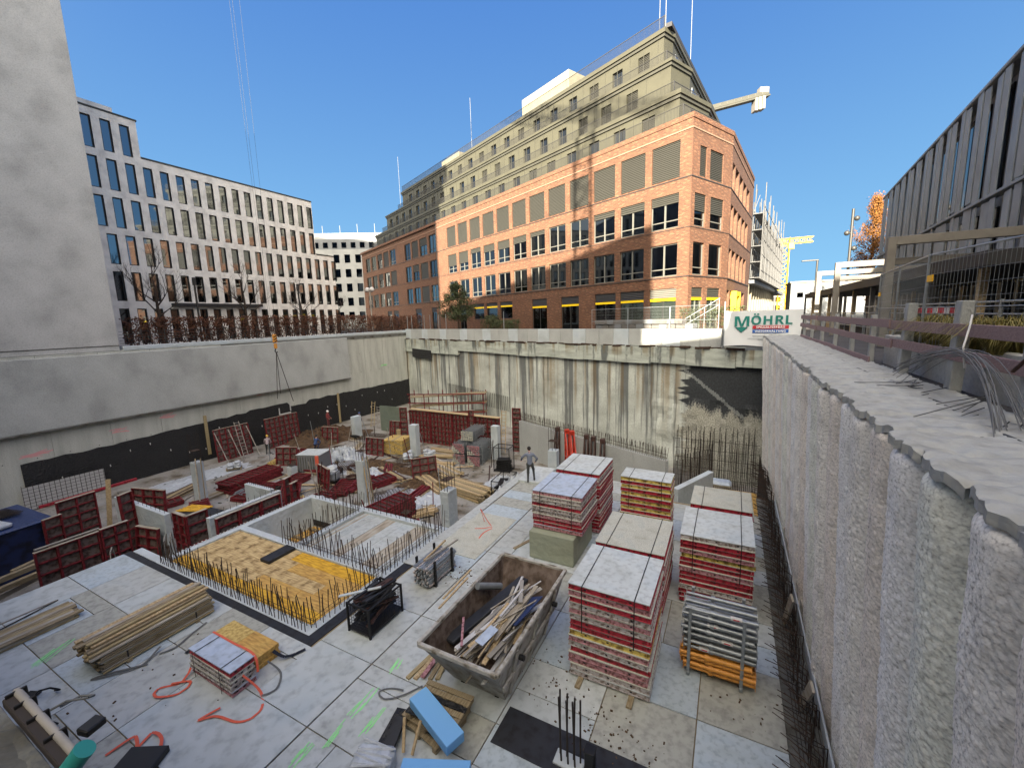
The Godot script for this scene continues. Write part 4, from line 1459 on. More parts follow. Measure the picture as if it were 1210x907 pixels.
	for q in [0.4, 1.6, 4.8, 6.2, 8.2, 9.8, 20.4]:
		solo("fence_post", ctube(2.2, 0.035, 6), M.galv, "thin grey fence post behind the left half of the barrier", "post", Transform3D(Basis.IDENTITY, REAR0 + k * q + Vector3(0, STREET, -0.8)), "thin fence posts behind the barrier")
	o = thing("stair_handrail", "sloping pale steel handrail by the corner of the brick house", "handrail", Vector3(-2.2, STREET, -34.5))
	g = Geo.new()
	g.tube(Vector3(-1.6, 0.7, 0), Vector3(1.3, 2.5, 0), 0.03, 6)
	g.tube(Vector3(-1.6, 0.25, 0), Vector3(1.3, 2.05, 0), 0.025, 6)
	for i in 4:
		g.tube(Vector3(-1.6 + i * 0.95, 0, 0), Vector3(-1.6 + i * 0.95, 0.7 + i * 0.59, 0), 0.025, 6)
	put("rail", g.mesh(), M.galv, o)

	# printed banner on two posts at the end of the barrier
	o = thing("printed_banner", "white banner with green and red lettering tied at the right end of the barrier", "banner", Vector3(1.58, -2.12, -29.75))
	g = Geo.new()
	var nx := 40
	var ny := 16
	for i in nx:
		for j in ny:
			var a := []
			for q2 in [[i, j], [i + 1, j], [i + 1, j + 1], [i, j + 1]]:
				var u: float = float(q2[0]) / nx
				var v: float = float(q2[1]) / ny
				a.append(banner_point(u, v))
			g.quad(a[0], a[1], a[2], a[3], Vector3.BACK)
	put("cloth", g.mesh(), M.banner, o)
	for x in [-2.06, 2.08]:
		put("post", ctube(2.9, 0.045, 8), M.railing if x > 0 else M.galv, o, at(x, -0.15, -0.12))
	letters(o, "M", 0.30, 1.42, 0.98, M.print_green, true)
	letters(o, "ÖHRL", 0.40, 1.42, 0.72, M.print_green, true)
	put("print_bar", cbox(Vector3(1.86, 0.20, 0.012)), M.print_red, o, at(0.42, 1.14, 0.035))
	put("print_bar", cbox(Vector3(1.86, 0.20, 0.012)), M.print_blue, o, at(0.42, 0.90, 0.035))
	letters(o, "SPEZIALTIEFBAU", 0.42, 1.14, 0.19, M.print_white, false)
	letters(o, "WASSERHALTUNG", 0.42, 0.90, 0.19, M.print_white, false)
	for r in [[0.62, 1.9], [0.47, 2.4], [0.40, 1.3]]:
		put("small_print_line", cbox(Vector3(r[1], 0.025, 0.008)), M.print_grey, o, at(0.45, r[0], 0.05))


func banner_point(u: float, v: float) -> Vector3:
	var sag := 0.05 * sin(u * 9.0) * (1.0 - v) + 0.03 * sin(u * 23.0 + v * 4.0)
	return Vector3(-2.03 + 4.06 * u - 0.10 * (1.0 - v) * u, 2.15 * v + 0.05 * sin(u * 7.0) * (1.0 - v), 0.02 * sin(u * 14.0 + v * 5.0) + sag * 0.25)


func letters(o: Node, what: String, x: float, y: float, h: float, m: Material, bold: bool) -> void:
	var f := SystemFont.new()
	f.font_names = PackedStringArray(["Droid Sans"])
	f.font_weight = 700 if bold else 600
	var t := TextMesh.new()
	t.text = what
	t.font = f
	t.font_size = 64
	t.pixel_size = h / 64.0
	t.depth = 0.012
	t.horizontal_alignment = HORIZONTAL_ALIGNMENT_CENTER
	var i := put("lettering", t, m, o, at(x, y, 0.055))
	if what == "M":
		i.position = Vector3(-1.10, 1.50, 0.055)
		i.scale = Vector3(1.1, 0.88, 1)
		# the pointed foot that hangs below the first letter
		var g := Geo.new()
		g.tri(Vector3(-1.46, 1.16, 0.055), Vector3(-0.74, 1.16, 0.055), Vector3(-1.10, 0.84, 0.055), Vector3.BACK, Vector3.BACK, Vector3.BACK)
		put("emblem", g.mesh(), m, o)
	elif bold:
		i.position = Vector3(0.44, 1.55, 0.055)
		i.scale = Vector3(1.15, 1, 1)


func wire_panel(p: Vector3, turn: float, w: float, h: float, label: String, group: String, tilt := 0.0) -> Node3D:
	var o := thing("wire_fence", label, "fence panel", p, turn, group)
	o.rotation.z = tilt
	var k := "wp %.2f %.2f" % [w, h]
	if not kept.has(k):
		var g := Geo.new()
		g.tube(Vector3(0, 0, 0), Vector3(0, h, 0), 0.022, 7)
		g.tube(Vector3(w, 0, 0), Vector3(w, h, 0), 0.022, 7)
		g.tube(Vector3(0, h, 0), Vector3(w, h, 0), 0.02, 7)
		g.tube(Vector3(0, 0.12, 0), Vector3(w, 0.12, 0), 0.02, 7)
		g.tube(Vector3(0, h * 0.5, 0), Vector3(w, h * 0.5, 0), 0.014, 6)
		kept[k] = g.mesh()
		g = Geo.new()
		var x := 0.1
		while x < w:
			g.tube(Vector3(x, 0.12, 0), Vector3(x, h, 0), 0.0035, 3, -1.0, false)
			x += 0.1
		var y := 0.3
		while y < h:
			g.tube(Vector3(0, y, 0), Vector3(w, y, 0), 0.0035, 3, -1.0, false)
			y += 0.24
		kept[k + "w"] = g.mesh()
	put("frame", kept[k], M.galv, o)
	put("wire_mesh", kept[k + "w"], M.galv, o, Transform3D.IDENTITY, "stuff")
	return o


# ---------------------------------------------------------------- plank fence, planter and pavilion along the right edge
func right_edge() -> void:
	var fx := 3.32
	var o := thing("plank_fence", "weathered pinkish plank fence on square posts along the top of the pile wall", "fence", Vector3(fx, -1.7, -16))
	var zs := [-5.3, -7.75, -9.85, -12.3, -14.9, -17.1, -19.6, -22.3, -24.9, -27.4]
	for i in zs.size():
		var big := i in [1, 2, 3]
		put("post", cbox(Vector3(0.17, 1.82 if big else 1.55, 0.20) if big else Vector3(0.12, 1.5, 0.13), 0.012), M.post_wood, o, Transform3D(Basis(UP, R.randf_range(-0.1, 0.1)) * Basis(Vector3.BACK, R.randf_range(-0.03, 0.03)), Vector3(0.10, 0.86 if big else 0.75, zs[i] + 16)))
	for r in [[1.30, 0.20, -3.5, -28.0], [0.88, 0.19, -3.5, -28.0], [0.30, 0.19, -14.6, -27.6]]:
		var z: float = r[2]
		var k := 0
		while z > r[3]:
			var e: float = maxf(r[3], z - R.randf_range(4.3, 5.2))
			put("plank", cbox(Vector3(0.035, r[1], z - e + 0.25), 0.006), M.plank_pink, o, Transform3D(Basis(Vector3.RIGHT, R.randf_range(-0.006, 0.006)), Vector3(-0.02 + (0.036 if k % 2 else 0.0), r[0] + R.randf_range(-0.015, 0.015), (z + e) * 0.5 + 16)))
			z = e
			k += 1
	# planter: low white wall, earth, grasses
	o = thing("planter", "low white planter wall behind the near end of the plank fence", "planter", Vector3(3.75, -1.6, -9))
	put("wall", cbox(Vector3(0.16, 0.85, 12.6), 0.02), M.render, o, at(0.12, 0.42, 0.0))
	put("wall", cbox(Vector3(1.4, 0.85, 0.16), 0.02), M.render, o, at(0.9, 0.42, -6.2))
	put("soil", cbox(Vector3(1.5, 0.74, 12.2)), M.earth, o, at(0.96, 0.37, 0.1))
	var spots := [[3.70, -11.8], [3.72, -11.1], [3.70, -10.1], [3.74, -9.5], [3.72, -12.6], [4.05, -7.6], [4.4, -8.6], [4.0, -9.5], [4.4, -10.6], [4.05, -11.9], [4.1, -13.3], [4.5, -14.6], [4.9, -7.0], [4.9, -9.4], [4.2, -6.4]]
	for i in spots.size():
		var q: Array = spots[i]
		var t := thing("grass_tuft", "tuft of dry ornamental grass in the white planter behind the plank fence", "grass", Vector3(q[0], -0.80, q[1]), 0.0, "ornamental grass tufts in the planter")
		var g := Geo.new()
		for b in 330:
			var a := R.randf() * TAU
			var l := R.randf_range(0.45, 0.95)
			var lean := R.randf_range(0.15, 0.95)
			var w := R.randf_range(0.004, 0.008)
			var p := Vector3(cos(a), 0, sin(a)) * R.randf_range(0, 0.10)
			var side := Vector3(-sin(a), 0, cos(a)) * w
			var mid := p + Vector3(cos(a) * lean * l * 0.45, l * 0.62, sin(a) * lean * l * 0.45)
			var tip := p + Vector3(cos(a) * lean * l, l * (0.85 - 0.75 * lean), sin(a) * lean * l)
			var c := R.randf_range(0.55, 1.1)
			g.col = Color(c, c * R.randf_range(0.9, 1.15), c * 0.8)
			g.quad(p - side, p + side, mid + side, mid - side, UP)
			g.tri(mid - side, mid + side, tip, UP, UP, UP)
		put("blades", g.mesh(), M.grass_dry, t, Transform3D.IDENTITY, "stuff")
	# white portal frames of the pavilion
	var fr := [[-21.0, "pale steel portal frame nearest to the photographer, in front of the fins"], [-30.2, "pale steel portal frame in the middle of the row of three"], [-36.2, "pale steel portal frame farthest down the street"]]
	for q in fr:
		o = thing("portal_frame", q[1], "frame", Vector3(5.1, STREET, q[0]), 0.0, "pale portal frames beside the street")
		var h := 4.05
		put("post", cbox(Vector3(0.26, h, 0.26), 0.01), M.portal, o, at(0, h * 0.5, 0))
		put("post", cbox(Vector3(0.26, h, 0.26), 0.01), M.portal, o, at(9.6, h * 0.5, 0))
		put("beam", cbox(Vector3(9.34, 0.30, 0.26), 0.01), M.portal, o, at(4.8, h - 0.15, 0))
		put("beam", cbox(Vector3(9.34, 0.24, 0.22), 0.01), M.portal, o, at(4.8, h - 0.85, -0.5))
	# flat dark canopy
	o = thing("canopy", "flat dark canopy roof running along the fin building behind the portal frames", "canopy", Vector3(9.3, STREET, -34))
	put("roof", cbox(Vector3(6.0, 0.34, 34.0), 0.02), M.roof_dark, o, at(0, 2.75, 0))
	put("roof_edge", cbox(Vector3(0.12, 0.42, 34.2), 0.01), M.roof_dark, o, at(-3.06, 2.78, 0))
	put("roof_edge", cbox(Vector3(6.0, 0.42, 0.12), 0.01), M.roof_dark, o, at(0, 2.78, 17.06))
	for i in 9:
		for x in [-2.6, 2.4]:
			put("post", cbox(Vector3(0.2, 2.6, 0.2), 0.01), M.frame_white if i % 2 else M.timber_pale, o, at(x, 1.3, -15.5 + i * 3.9))
	# rails under the canopy and bits of street furniture behind the fence
	var g := Geo.new()
	for i in 12:
		g.tube(Vector3(0, 0, -i * 2.2), Vector3(0, 1.25, -i * 2.2), 0.03, 6)
	for y in [0.55, 0.9, 1.25]:
		g.tube(Vector3(0, y, 0), Vector3(0, y, -24.2), 0.025, 6)
	solo("hand_railing", g.mesh(), M.galv, "grey steel railing between the plank fence and the canopy", "railing", at(5.9, STREET, -14.0))
	g = Geo.new()
	for i in 12:
		g.box(Vector3(0, 0.5, -i * 0.42), Vector3(0.03, 0.16, 0.21))
	o = thing("barrier_board", "red and white striped barrier board behind the plank fence", "barrier", Vector3(4.9, -0.55, -15.0))
	for i in 12:
		put("stripe", cbox(Vector3(0.03, 0.15, 0.3)), M.print_red if i % 2 else M.white_paint, o, at(0.08 * i * 0.3, 0.42, 0.3 * i - 3.0))
	for z in [-2.8, 0.2]:
		put("leg", cbox(Vector3(0.05, 0.9, 0.05)), M.galv, o, at(0.05, -0.1, z))
	for k in 3:
		var o2 := thing("scaffold_rail", ["low steel pipe rail between the planks and the canopy, nearest one", "low steel pipe rail between the planks and the canopy, middle one", "low steel pipe rail between the planks and the canopy, farthest one"][k], "railing", Vector3(4.9 + 0.5 * k, STREET, -8.5 - 6.5 * k))
		for i in 4:
			put("post", ctube(1.6, 0.03, 6), M.galv, o2, at(0, 0, -i * 2.0))
		for yy in [0.8, 1.55]:
			put("rail", cbox(Vector3(0.045, 0.045, 6.2), 0.01), M.galv, o2, at(0, yy, -3.0))
	# wire panels leaning along the fence
	for q in [[4.15, -17.8, -1.674, 2.9, "farthest of three"], [3.85, -14.9, -1.674, 2.9, "middle one of three"], [3.56, -12.0, -1.398, 3.5, "nearest of three, above the white planter"]]:
		wire_panel(Vector3(q[0], -1.10, q[1]), q[2], q[3], 2.13, "wire fence panel standing behind the plank fence, %s" % q[4], "wire fence panels behind the plank fence")
	solo("yellow_tag", cbox(Vector3(0.02, 0.13, 0.26)), M.yellow_paint, "yellow plate clipped to the wire fence above the planter", "sign", at(3.52, 0.55, -11.75))
	solo("yellow_tag", cbox(Vector3(0.02, 0.12, 0.16)), M.yellow_paint, "small yellow plate at the far end of the wire fence", "sign", at(4.08, 0.40, -17.5))
	# bundle of loose cables slung over the plank fence
	o = thing("cable_bundle", "sheaf of loose grey cables tied over the plank fence above the pile wall", "cables", Vector3(3.20, -0.88, -7.95))
	g = Geo.new()
	for i in 20:
		var q := PackedVector3Array()
		var w := R.randf_range(-0.07, 0.07)
		var v := R.randf_range(-0.06, 0.06)
		var drop := R.randf_range(0.40, 0.72)
		var sp := R.randf_range(-0.5, 0.5)
		for s in 13:
			var t := s / 12.0
			var z := lerpf(-2.6 + sp * 0.6, 1.3 + sp * 0.5, t)
			var y := 0.18 - pow(maxf(0.0, 0.45 - t) / 0.45, 1.7) * drop - pow(maxf(0.0, t - 0.5) / 0.5, 2.0) * (drop + 0.25)
			q.append(Vector3(-0.12 + w * (1.0 + 3.0 * absf(t - 0.45)) - 0.5 * pow(absf(t - 0.45), 1.5) * (1.0 + sp), y + v, z))
		g.path(q, 0.0065, 4)
	put("cable", g.mesh(), M.cable, o, Transform3D.IDENTITY, "stuff")
	g = Geo.new()
	for i in 9:
		var a := Vector3(R.randf_range(-0.35, -0.05), R.randf_range(-0.75, -0.2), R.randf_range(0.0, 1.2))
		g.tube(a, a + Vector3(R.randf_range(-0.9, -0.2), R.randf_range(-0.5, -0.15), R.randf_range(-0.2, 0.5)), 0.007, 4)
	for i in 10:
		var a := Vector3(R.randf_range(-0.3, 0.0), R.randf_range(-0.75, -0.4), R.randf_range(-2.4, -1.0))
		g.tube(a, a + Vector3(R.randf_range(-0.8, -0.3), R.randf_range(-0.3, -0.05), R.randf_range(-1.0, 0.0)), 0.007, 4)
	put("loose_end", g.mesh(), M.hose, o, Transform3D.IDENTITY, "stuff")
	g = Geo.new()
	g.path(PackedVector3Array([Vector3(-0.1, -0.05, -0.7), Vector3(-0.13, 0.25, -0.75), Vector3(0.0, 0.55, -1.0), Vector3(0.1, 0.72, -1.25)]), 0.014, 6)
	put("white_tie", g.mesh(), M.white_paint, o)
	g = Geo.new()
	g.path(PackedVector3Array([Vector3(-0.12, 0.05, 0.55), Vector3(-0.05, 0.3, 0.75), Vector3(0.1, 0.5, 1.05), Vector3(0.2, 0.8, 1.6)]), 0.022, 6)
	put("brown_tie", g.mesh(), M.brown_steel, o)
	# hoses along the foot of the fence
	for k in 3:
		g = Geo.new()
		var q := PackedVector3Array()
		for i in 60:
			var z := -3.0 - i * 0.43
			q.append(Vector3(2.98 - 0.08 * k + 0.05 * sin(z * 0.9 + k * 2.0), -1.52 + 0.02 * k + 0.02 * sin(z * 3.0 + k), z))
		g.path(q, 0.035 - 0.006 * k, 6)
		solo("hose", g.mesh(), M.hose, ["thick dark hose lying along the foot of the plank fence", "middle dark hose lying along the foot of the plank fence", "thin dark hose on the pit side of the hoses by the plank fence"][k], "hose")
	# lamps and the orange tree down the street
	o = thing("spot_mast", "tall grey mast with round spotlights left of the orange tree", "street lamp", Vector3(10.6, STREET, -57.5))
	put("pole", ctube(11.7, 0.13, 8), M.railing, o)
	for q in [[0.35, 10.7], [-0.4, 9.3], [0.3, 7.7]]:
		var b := SphereMesh.new()
		b.radius = 0.26
		b.height = 0.52
		b.radial_segments = 12
		b.rings = 6
		put("spotlight", b, M.railing, o, at(q[0], q[1], 0.1))
		put("arm", cbox(Vector3(0.5, 0.06, 0.06)), M.railing, o, at(q[0] * 0.5, q[1], 0.05))
	o = thing("street_lamp", "grey street lamp with a flat arm left of the portal frames", "street lamp", Vector3(7.6, STREET, -55.6))
	put("pole", ctube(6.6, 0.10, 8), M.railing, o)
	put("arm", cbox(Vector3(1.5, 0.12, 0.3), 0.02), M.railing, o, at(-0.65, 6.6, 0))
	put("control_box", cbox(Vector3(0.35, 4.2, 0.3), 0.02), M.frame_white, o, at(0.35, 2.3, 0))
	o = thing("orange_tree", "slender tree with rust orange autumn leaves beside the fin building", "tree", Vector3(15.6, STREET, -72.0))
	g = Geo.new()
	g.tube(Vector3.ZERO, Vector3(0, 14.0, 0), 0.22, 8, 0.05)
	var pts := []
	for i in 90:
		var y := 2.5 + 12.8 * i / 90.0
		var a := R.randf() * TAU
		var l := R.randf_range(0.5, 1.0) * 2.5 * clampf((16.8 - y) / 8.0, 0.15, 1.0)
		var tip := Vector3(cos(a) * l, y + l * 0.9, sin(a) * l)
		g.tube(Vector3(0, y - 0.2, 0), tip, 0.035, 4, 0.01)
		for j in 170:
			var t := R.randf_range(0.2, 1.1)
			pts.append(Vector3(0, y - 0.2, 0).lerp(tip, t) + Vector3(R.randfn(0, 0.22), R.randfn(0, 0.3), R.randfn(0, 0.22)))
	put("trunk", g.mesh(), M.bark, o)
	scatter("crown", pts, 0.17, M.leaf_orange, o)


# ---------------------------------------------------------------- formwork deck
func deck() -> void:
	var o := thing("formwork_deck", "pale grey plywood formwork deck of square panels over the near half of the pit", "formwork", Vector3(-9, DECK, -8))
	var xs := [1.32, -0.29, -2.15, -4.0, -5.76, -7.5, -9.33, -11.1, -12.86, -14.68, -16.4, -18.15, -19.86]
	var zs := [1.2, -1.04, -2.86, -4.67, -6.47, -8.36, -10.22, -12.04, -13.86, -15.6, -17.3, -18.9, -20.4]
	for i in xs.size() - 1:
		for j in zs.size() - 1:
			var x1: float = xs[i]
			var x0: float = xs[i + 1]
			var z1: float = zs[j]
			var z0: float = zs[j + 1]
			if x1 < -9.0:
				if z1 < -6.3:
					if i != 5 and x1 > -9.34 and x0 < -9.3 and false:
						continue
					continue
				z0 = maxf(z0, -6.2)
			if x0 < -9.32 and x1 > -9.4 and z1 < -6.3:
				x0 = maxf(x0, -9.42)
			if i < 3 and z1 < -18.0:
				continue
			# some cells are two half panels
			var cuts := [[x0, x1, z0, z1]]
			var k := R.randf()
			if k < 0.18:
				cuts = [[x0, (x0 + x1) * 0.5, z0, z1], [(x0 + x1) * 0.5, x1, z0, z1]]
			elif k < 0.36:
				cuts = [[x0, x1, z0, (z0 + z1) * 0.5], [x0, x1, (z0 + z1) * 0.5, z1]]
			elif k < 0.48:
				cuts = [[x0, x1, z0, z0 + 0.45], [x0, x1, z0 + 0.45, z1]]
			for c in cuts:
				var gap := 0.022
				var s := Vector3(c[1] - c[0] - gap, 0.03, c[3] - c[2] - gap)
				if i == 5:
					s.x -= 0.0
				var lift := R.randf_range(-0.003, 0.003)
				put("deck_panel", cbox(s, 0.003), M["ply%d" % [0, 0, 1, 1, 2, 4, 4, 3, 3][R.randi() % 9]], o, at((c[0] + c[1]) * 0.5 + 9.0 - (0.02 if i == 5 else 0.0), -0.015 + lift, (c[2] + c[3]) * 0.5 + 8.0))
	# strip west of the second row up to the slab edge, behind the core
	for j in range(6, zs.size() - 1):
		var s := Vector3(0.44, 0.03, zs[j] - zs[j + 1] - 0.012)
		put("deck_panel", cbox(s, 0.003), M.ply1, o, at(-9.62 + 9.0, -0.015, (zs[j] + zs[j + 1]) * 0.5 + 8.0))
	var g := Geo.new()
	g.box(Vector3(4.75, -0.20, 1.6), Vector3(11.0, 0.30, 25.5))
	g.box(Vector3(-0.65 + 0.22, -0.20, -8.2), Vector3(0.9, 0.30, 8.4))
	g.box(Vector3(-5.55, -0.20, 5.5), Vector3(10.55, 0.30, 7.35))
	put("joists", g.mesh(), M.timber_old, o)
	# props below the open edges
	for i in 7:
		put("prop", ctube(2.7, 0.04, 8), M.galv, o, at(-10.75, -3.0, 6.0 - i * 0.9 + 1.0))
	for i in 8:
		put("prop", ctube(2.7, 0.04, 8), M.galv, o, at(-0.62, -3.0, -4.4 - i * 1.05))
	put("edge_beam", cbox(Vector3(0.1, 0.2, 8.3), 0.005), M.yellow_timber, o, at(-0.82, -0.16, -8.1))
	# green spray marks on the plywood
	for q in [[-6.86, -4.9, 0.5, 0.4], [-6.88, -5.6, 0.7, 0.12], [-6.35, -5.3, 0.55, 0.2], [-6.92, -6.6, 0.4, 0.5], [-7.1, -4.2, 0.35, 0.3], [-15.4, -3.1, 0.9, 1.3]]:
		for k in 7:
			put("spray_mark", cbox(Vector3(0.022, 0.003, q[2] * R.randf_range(0.4, 1.0))), M.green_spray, o, Transform3D(Basis(UP, q[3] * 0.4 + R.randf_range(-0.06, 0.06)), Vector3(q[0] + 9 + R.randf_range(-0.08, 0.08), 0.006 + k * 0.0008, q[1] + 8 + R.randf_range(-0.2, 0.2))))
	# crumbs of concrete and timber left on the boards
	g = Geo.new()
	for q in [[-3.1, -7.9, 1.0, 50], [-1.9, -7.2, 1.1, 70], [-0.9, -6.9, 0.9, 36], [-7.6, -10.4, 0.9, 60], [-4.4, -7.9, 0.5, 30], [0.5, -9.0, 0.7, 16], [-11.6, -4.0, 2.4, 22]]:
		for k in q[3]:
			var s := R.randf_range(0.008, 0.032)
			g.box(Vector3(q[0] + 9 + R.randfn(0, q[2] * 0.45), s * 0.3 + 0.004, q[1] + 8 + R.randfn(0, q[2] * 0.35)), Vector3(s * R.randf_range(0.8, 2.0), s * 0.7, s), Basis(UP, R.randf() * TAU))
	put("crumbs", g.mesh(), M.earth, o, Transform3D.IDENTITY, "stuff")
	# starter bar mat between deck and pile wall
	var st := thing("starter_bar_strip", "dark strip of bent starter bars between the deck edge and the pile wall", "reinforcement", Vector3(1.6, DECK, -13))
	put("edge_board", cbox(Vector3(0.04, 0.26, 20.0), 0.004), M.fresh, st, at(0.36, 0.1, 2.6))
	put("edge_board", cbox(Vector3(0.05, 0.12, 5.0), 0.004), M.board_grey, st, at(0.44, 0.32, -2.0))
	put("black_joint_sheet", cbox(Vector3(0.66, 0.02, 21.0)), M.dark_concrete, st, at(0.02, -0.10, 2.4))
	var bent := []
	for k in 5:
		g = Geo.new()
		var y := R.randf_range(0.3, 0.6)
		g.path(PackedVector3Array([Vector3(0.22, -0.1, 0), Vector3(0.20, y, 0.02), Vector3(0.0, y + 0.16, 0.03 + 0.04 * k), Vector3(-0.25 - 0.05 * k, y + 0.24, 0.06 * k - 0.1)]), 0.011, 4)
		bent.append(g.mesh())
	for i in 240:
		put("starter_bar", bent[i % 5], M.rebar_rust if i % 3 else M.rebar, st, Transform3D(Basis(UP, R.randf_range(-0.3, 0.3)), Vector3(R.randf_range(-0.22, 0.10), 0, 9.4 - i * 0.085)))
	g = Geo.new()
	for k in 7:
		g.tube(Vector3(-0.12 + 0.05 * k, 0.05 + 0.07 * k, -11), Vector3(-0.12 + 0.05 * k, 0.05 + 0.07 * k, 10), 0.008, 4)
	put("long_bar", g.mesh(), M.rebar, st)
	for q in [[2.35, -12.0, 1.9], [2.42, -9.3, 1.5]]:
		solo("leaning_board", cbox(Vector3(0.05, 0.2, q[2]), 0.004), M.board_grey, "grey board leaning on the foot of the pile wall, %s" % ["farther from the photographer", "nearer to the photographer"][0 if q[1] < -10 else 1], "board", Transform3D(Basis(Vector3.RIGHT, -0.95) * Basis(Vector3.BACK, 0.2), Vector3(q[0] - 0.75, DECK + 0.55, q[1])))


# ---------------------------------------------------------------- lift core with its starter bars
func core() -> void:
	var o := thing("lift_core", "concrete lift core with rows of upright starter bars and a yellow formwork floor", "core walls", Vector3(-14, SLAB, -9.6))
	var t := -8.34 - SLAB
	var w := func(x0: float, x1: float, z0: float, z1: float) -> void:
		put("core_wall", cbox(Vector3(x1 - x0, t, z1 - z0), 0.006), M.fresh, o, at((x0 + x1) * 0.5 + 14, t * 0.5, (z0 + z1) * 0.5 + 9.6))
	w.call(-18.15, -9.82, -6.76, -6.46)
	w.call(-18.15, -17.85, -12.95, -6.762)
	w.call(-10.12, -9.82, -12.95, -6.762)
	w.call(-17.848, -10.122, -12.95, -12.66)
	w.call(-17.848, -10.122, -9.55, -9.27)
	w.call(-14.62, -14.36, -12.658, -9.552)
	# dark joint boards along the deck
	put("joint_board", cbox(Vector3(10.4, 0.06, 0.24), 0.004), M.bitumen, o, at(-14.7 + 14, t - 0.01, -6.325 + 9.6))
	put("joint_board", cbox(Vector3(0.36, 0.06, 6.5), 0.004), M.bitumen, o, at(-9.62 + 14, t - 0.01, -9.46 + 9.6))
	put("joint_edge", cbox(Vector3(1.72, 0.25, 0.28), 0.004), M.fresh, o, at(-19.02 + 14, t - 0.13, -6.62 + 9.6))
	# yellow formwork boards in the front cell
	var rows := [-6.77, -7.25, -7.75, -8.25, -8.75, -9.26]
	for r in rows.size() - 1:
		var x := -17.84
		while x < -10.2:
			var l := minf([2.5, 1.5, 2.0][(r + int(-x)) % 3], -10.13 - x)
			if l < 0.2:
				break
			var m: Material = [M.yellow_worn, M.yellow_ply, M.yellow_worn, M.yellow_ply][R.randi() % 4]
			if r == 0 or (r == 4 and x > -14.4):
				m = M.yellow_bright
			if x < -15.5 and r > 0:
				m = M.yellow_worn
			put("yellow_board", cbox(Vector3(l - 0.008, 0.03, absf(rows[r] - rows[r + 1]) - 0.008), 0.003), m, o, at(x + l * 0.5 + 14, t - 0.075 + R.randf_range(-0.003, 0.003), (rows[r] + rows[r + 1]) * 0.5 + 9.6))
			x += l
	put("dark_tray", cbox(Vector3(0.5, 0.12, 1.05), 0.01), M.bitumen, o, at(-14.5 + 14, t - 0.005, -8.72 + 9.6))
	# shaft floor
	put("shaft_floor", cbox(Vector3(3.22, 0.05, 3.1)), M.yellow_ply, o, at(-16.235 + 14, 1.45, -11.105 + 9.6))
	for i in 4:
		put("shaft_batten", cbox(Vector3(3.1, 0.10, 0.1)), M.timber_old, o, at(-16.235 + 14, 1.53, -12.3 + 0.8 * i + 9.6))
	put("shaft_wall_strip", cbox(Vector3(3.2, 0.30, 0.02)), M.bitumen, o, at(-16.235 + 14, 1.7, -12.64 + 9.6))
	# pale boards on the right rear cell
	var x := -14.35
	while x < -10.3:
		var bw: float = [0.5, 0.2, 0.5, 0.12][R.randi() % 4]
		bw = minf(bw, -10.13 - x)
		put("pale_board", cbox(Vector3(bw - 0.008, 0.03, 3.09), 0.003), [M.board_grey, M.ply1, M.ply2][R.randi() % 3], o, at(x + bw * 0.5 + 14, t - 0.12 + R.randf_range(-0.02, 0.01), -11.105 + 9.6))
		x += bw
	# bars
	var bars := []
	for k in 6:
		var g := Geo.new()
		var h := 0.74 + 0.06 * k
		g.path(PackedVector3Array([Vector3.ZERO, Vector3(R.randf_range(-0.02, 0.02), h * 0.5, R.randf_range(-0.02, 0.02)), Vector3(R.randf_range(-0.05, 0.05), h, R.randf_range(-0.05, 0.05))]), 0.012, 5)
		bars.append(g.mesh())
	var rowsets := [[-18.0, -6.52, -9.95, -6.52, 54], [-18.0, -6.70, -9.95, -6.70, 50], [-9.90, -6.7, -9.90, -12.8, 32], [-10.06, -6.7, -10.06, -12.8, 32], [-15.2, -9.33, -10.2, -9.33, 28], [-15.2, -9.50, -10.2, -9.50, 28], [-14.43, -9.7, -14.43, -12.6, 16], [-14.57, -9.7, -14.57, -12.6, 16], [-17.8, -12.74, -10.2, -12.74, 28], [-17.8, -12.90, -10.2, -12.90, 14]]
	for q in rowsets:
		for i in q[4]:
			var u: float = (i + 0.5 + R.randf_range(-0.2, 0.2)) / q[4]
			put("starter_bar", bars[R.randi() % 6], M.rebar_rust if R.randf() < 0.6 else M.rebar, o, Transform3D(Basis.from_euler(Vector3(R.randf_range(-0.09, 0.09), R.randf() * TAU, R.randf_range(-0.09, 0.09))), Vector3(lerpf(q[0], q[2], u) + 14, t - 0.02, lerpf(q[1], q[3], u) + 9.6)))
	var g := Geo.new()
	for q in [[-18.0, -6.72, -9.95, -6.72, 0.22], [-10.04, -6.7, -10.04, -12.8, 0.25], [-15.2, -9.5, -10.2, -9.5, 0.2], [-14.43, -9.7, -14.43, -12.6, 0.25]]:
		g.tube(Vector3(q[0] + 14, t + q[4], q[1] + 9.6), Vector3(q[2] + 14, t + q[4], q[3] + 9.6), 0.009, 4)
		g.tube(Vector3(q[0] + 14, t + q[4] - 0.12, q[1] + 9.6), Vector3(q[2] + 14, t + q[4] - 0.12, q[3] + 9.6), 0.009, 4)
	put("distribution_bar", g.mesh(), M.rebar_rust, o)
	for i in 44:
		put("plastic_cap", cbox(Vector3(0.05, 0.05, 0.05), 0.01), M.white_paint, o, at(-18.1 + 14, t + 0.025, -6.9 - i * 0.135 + 9.6))


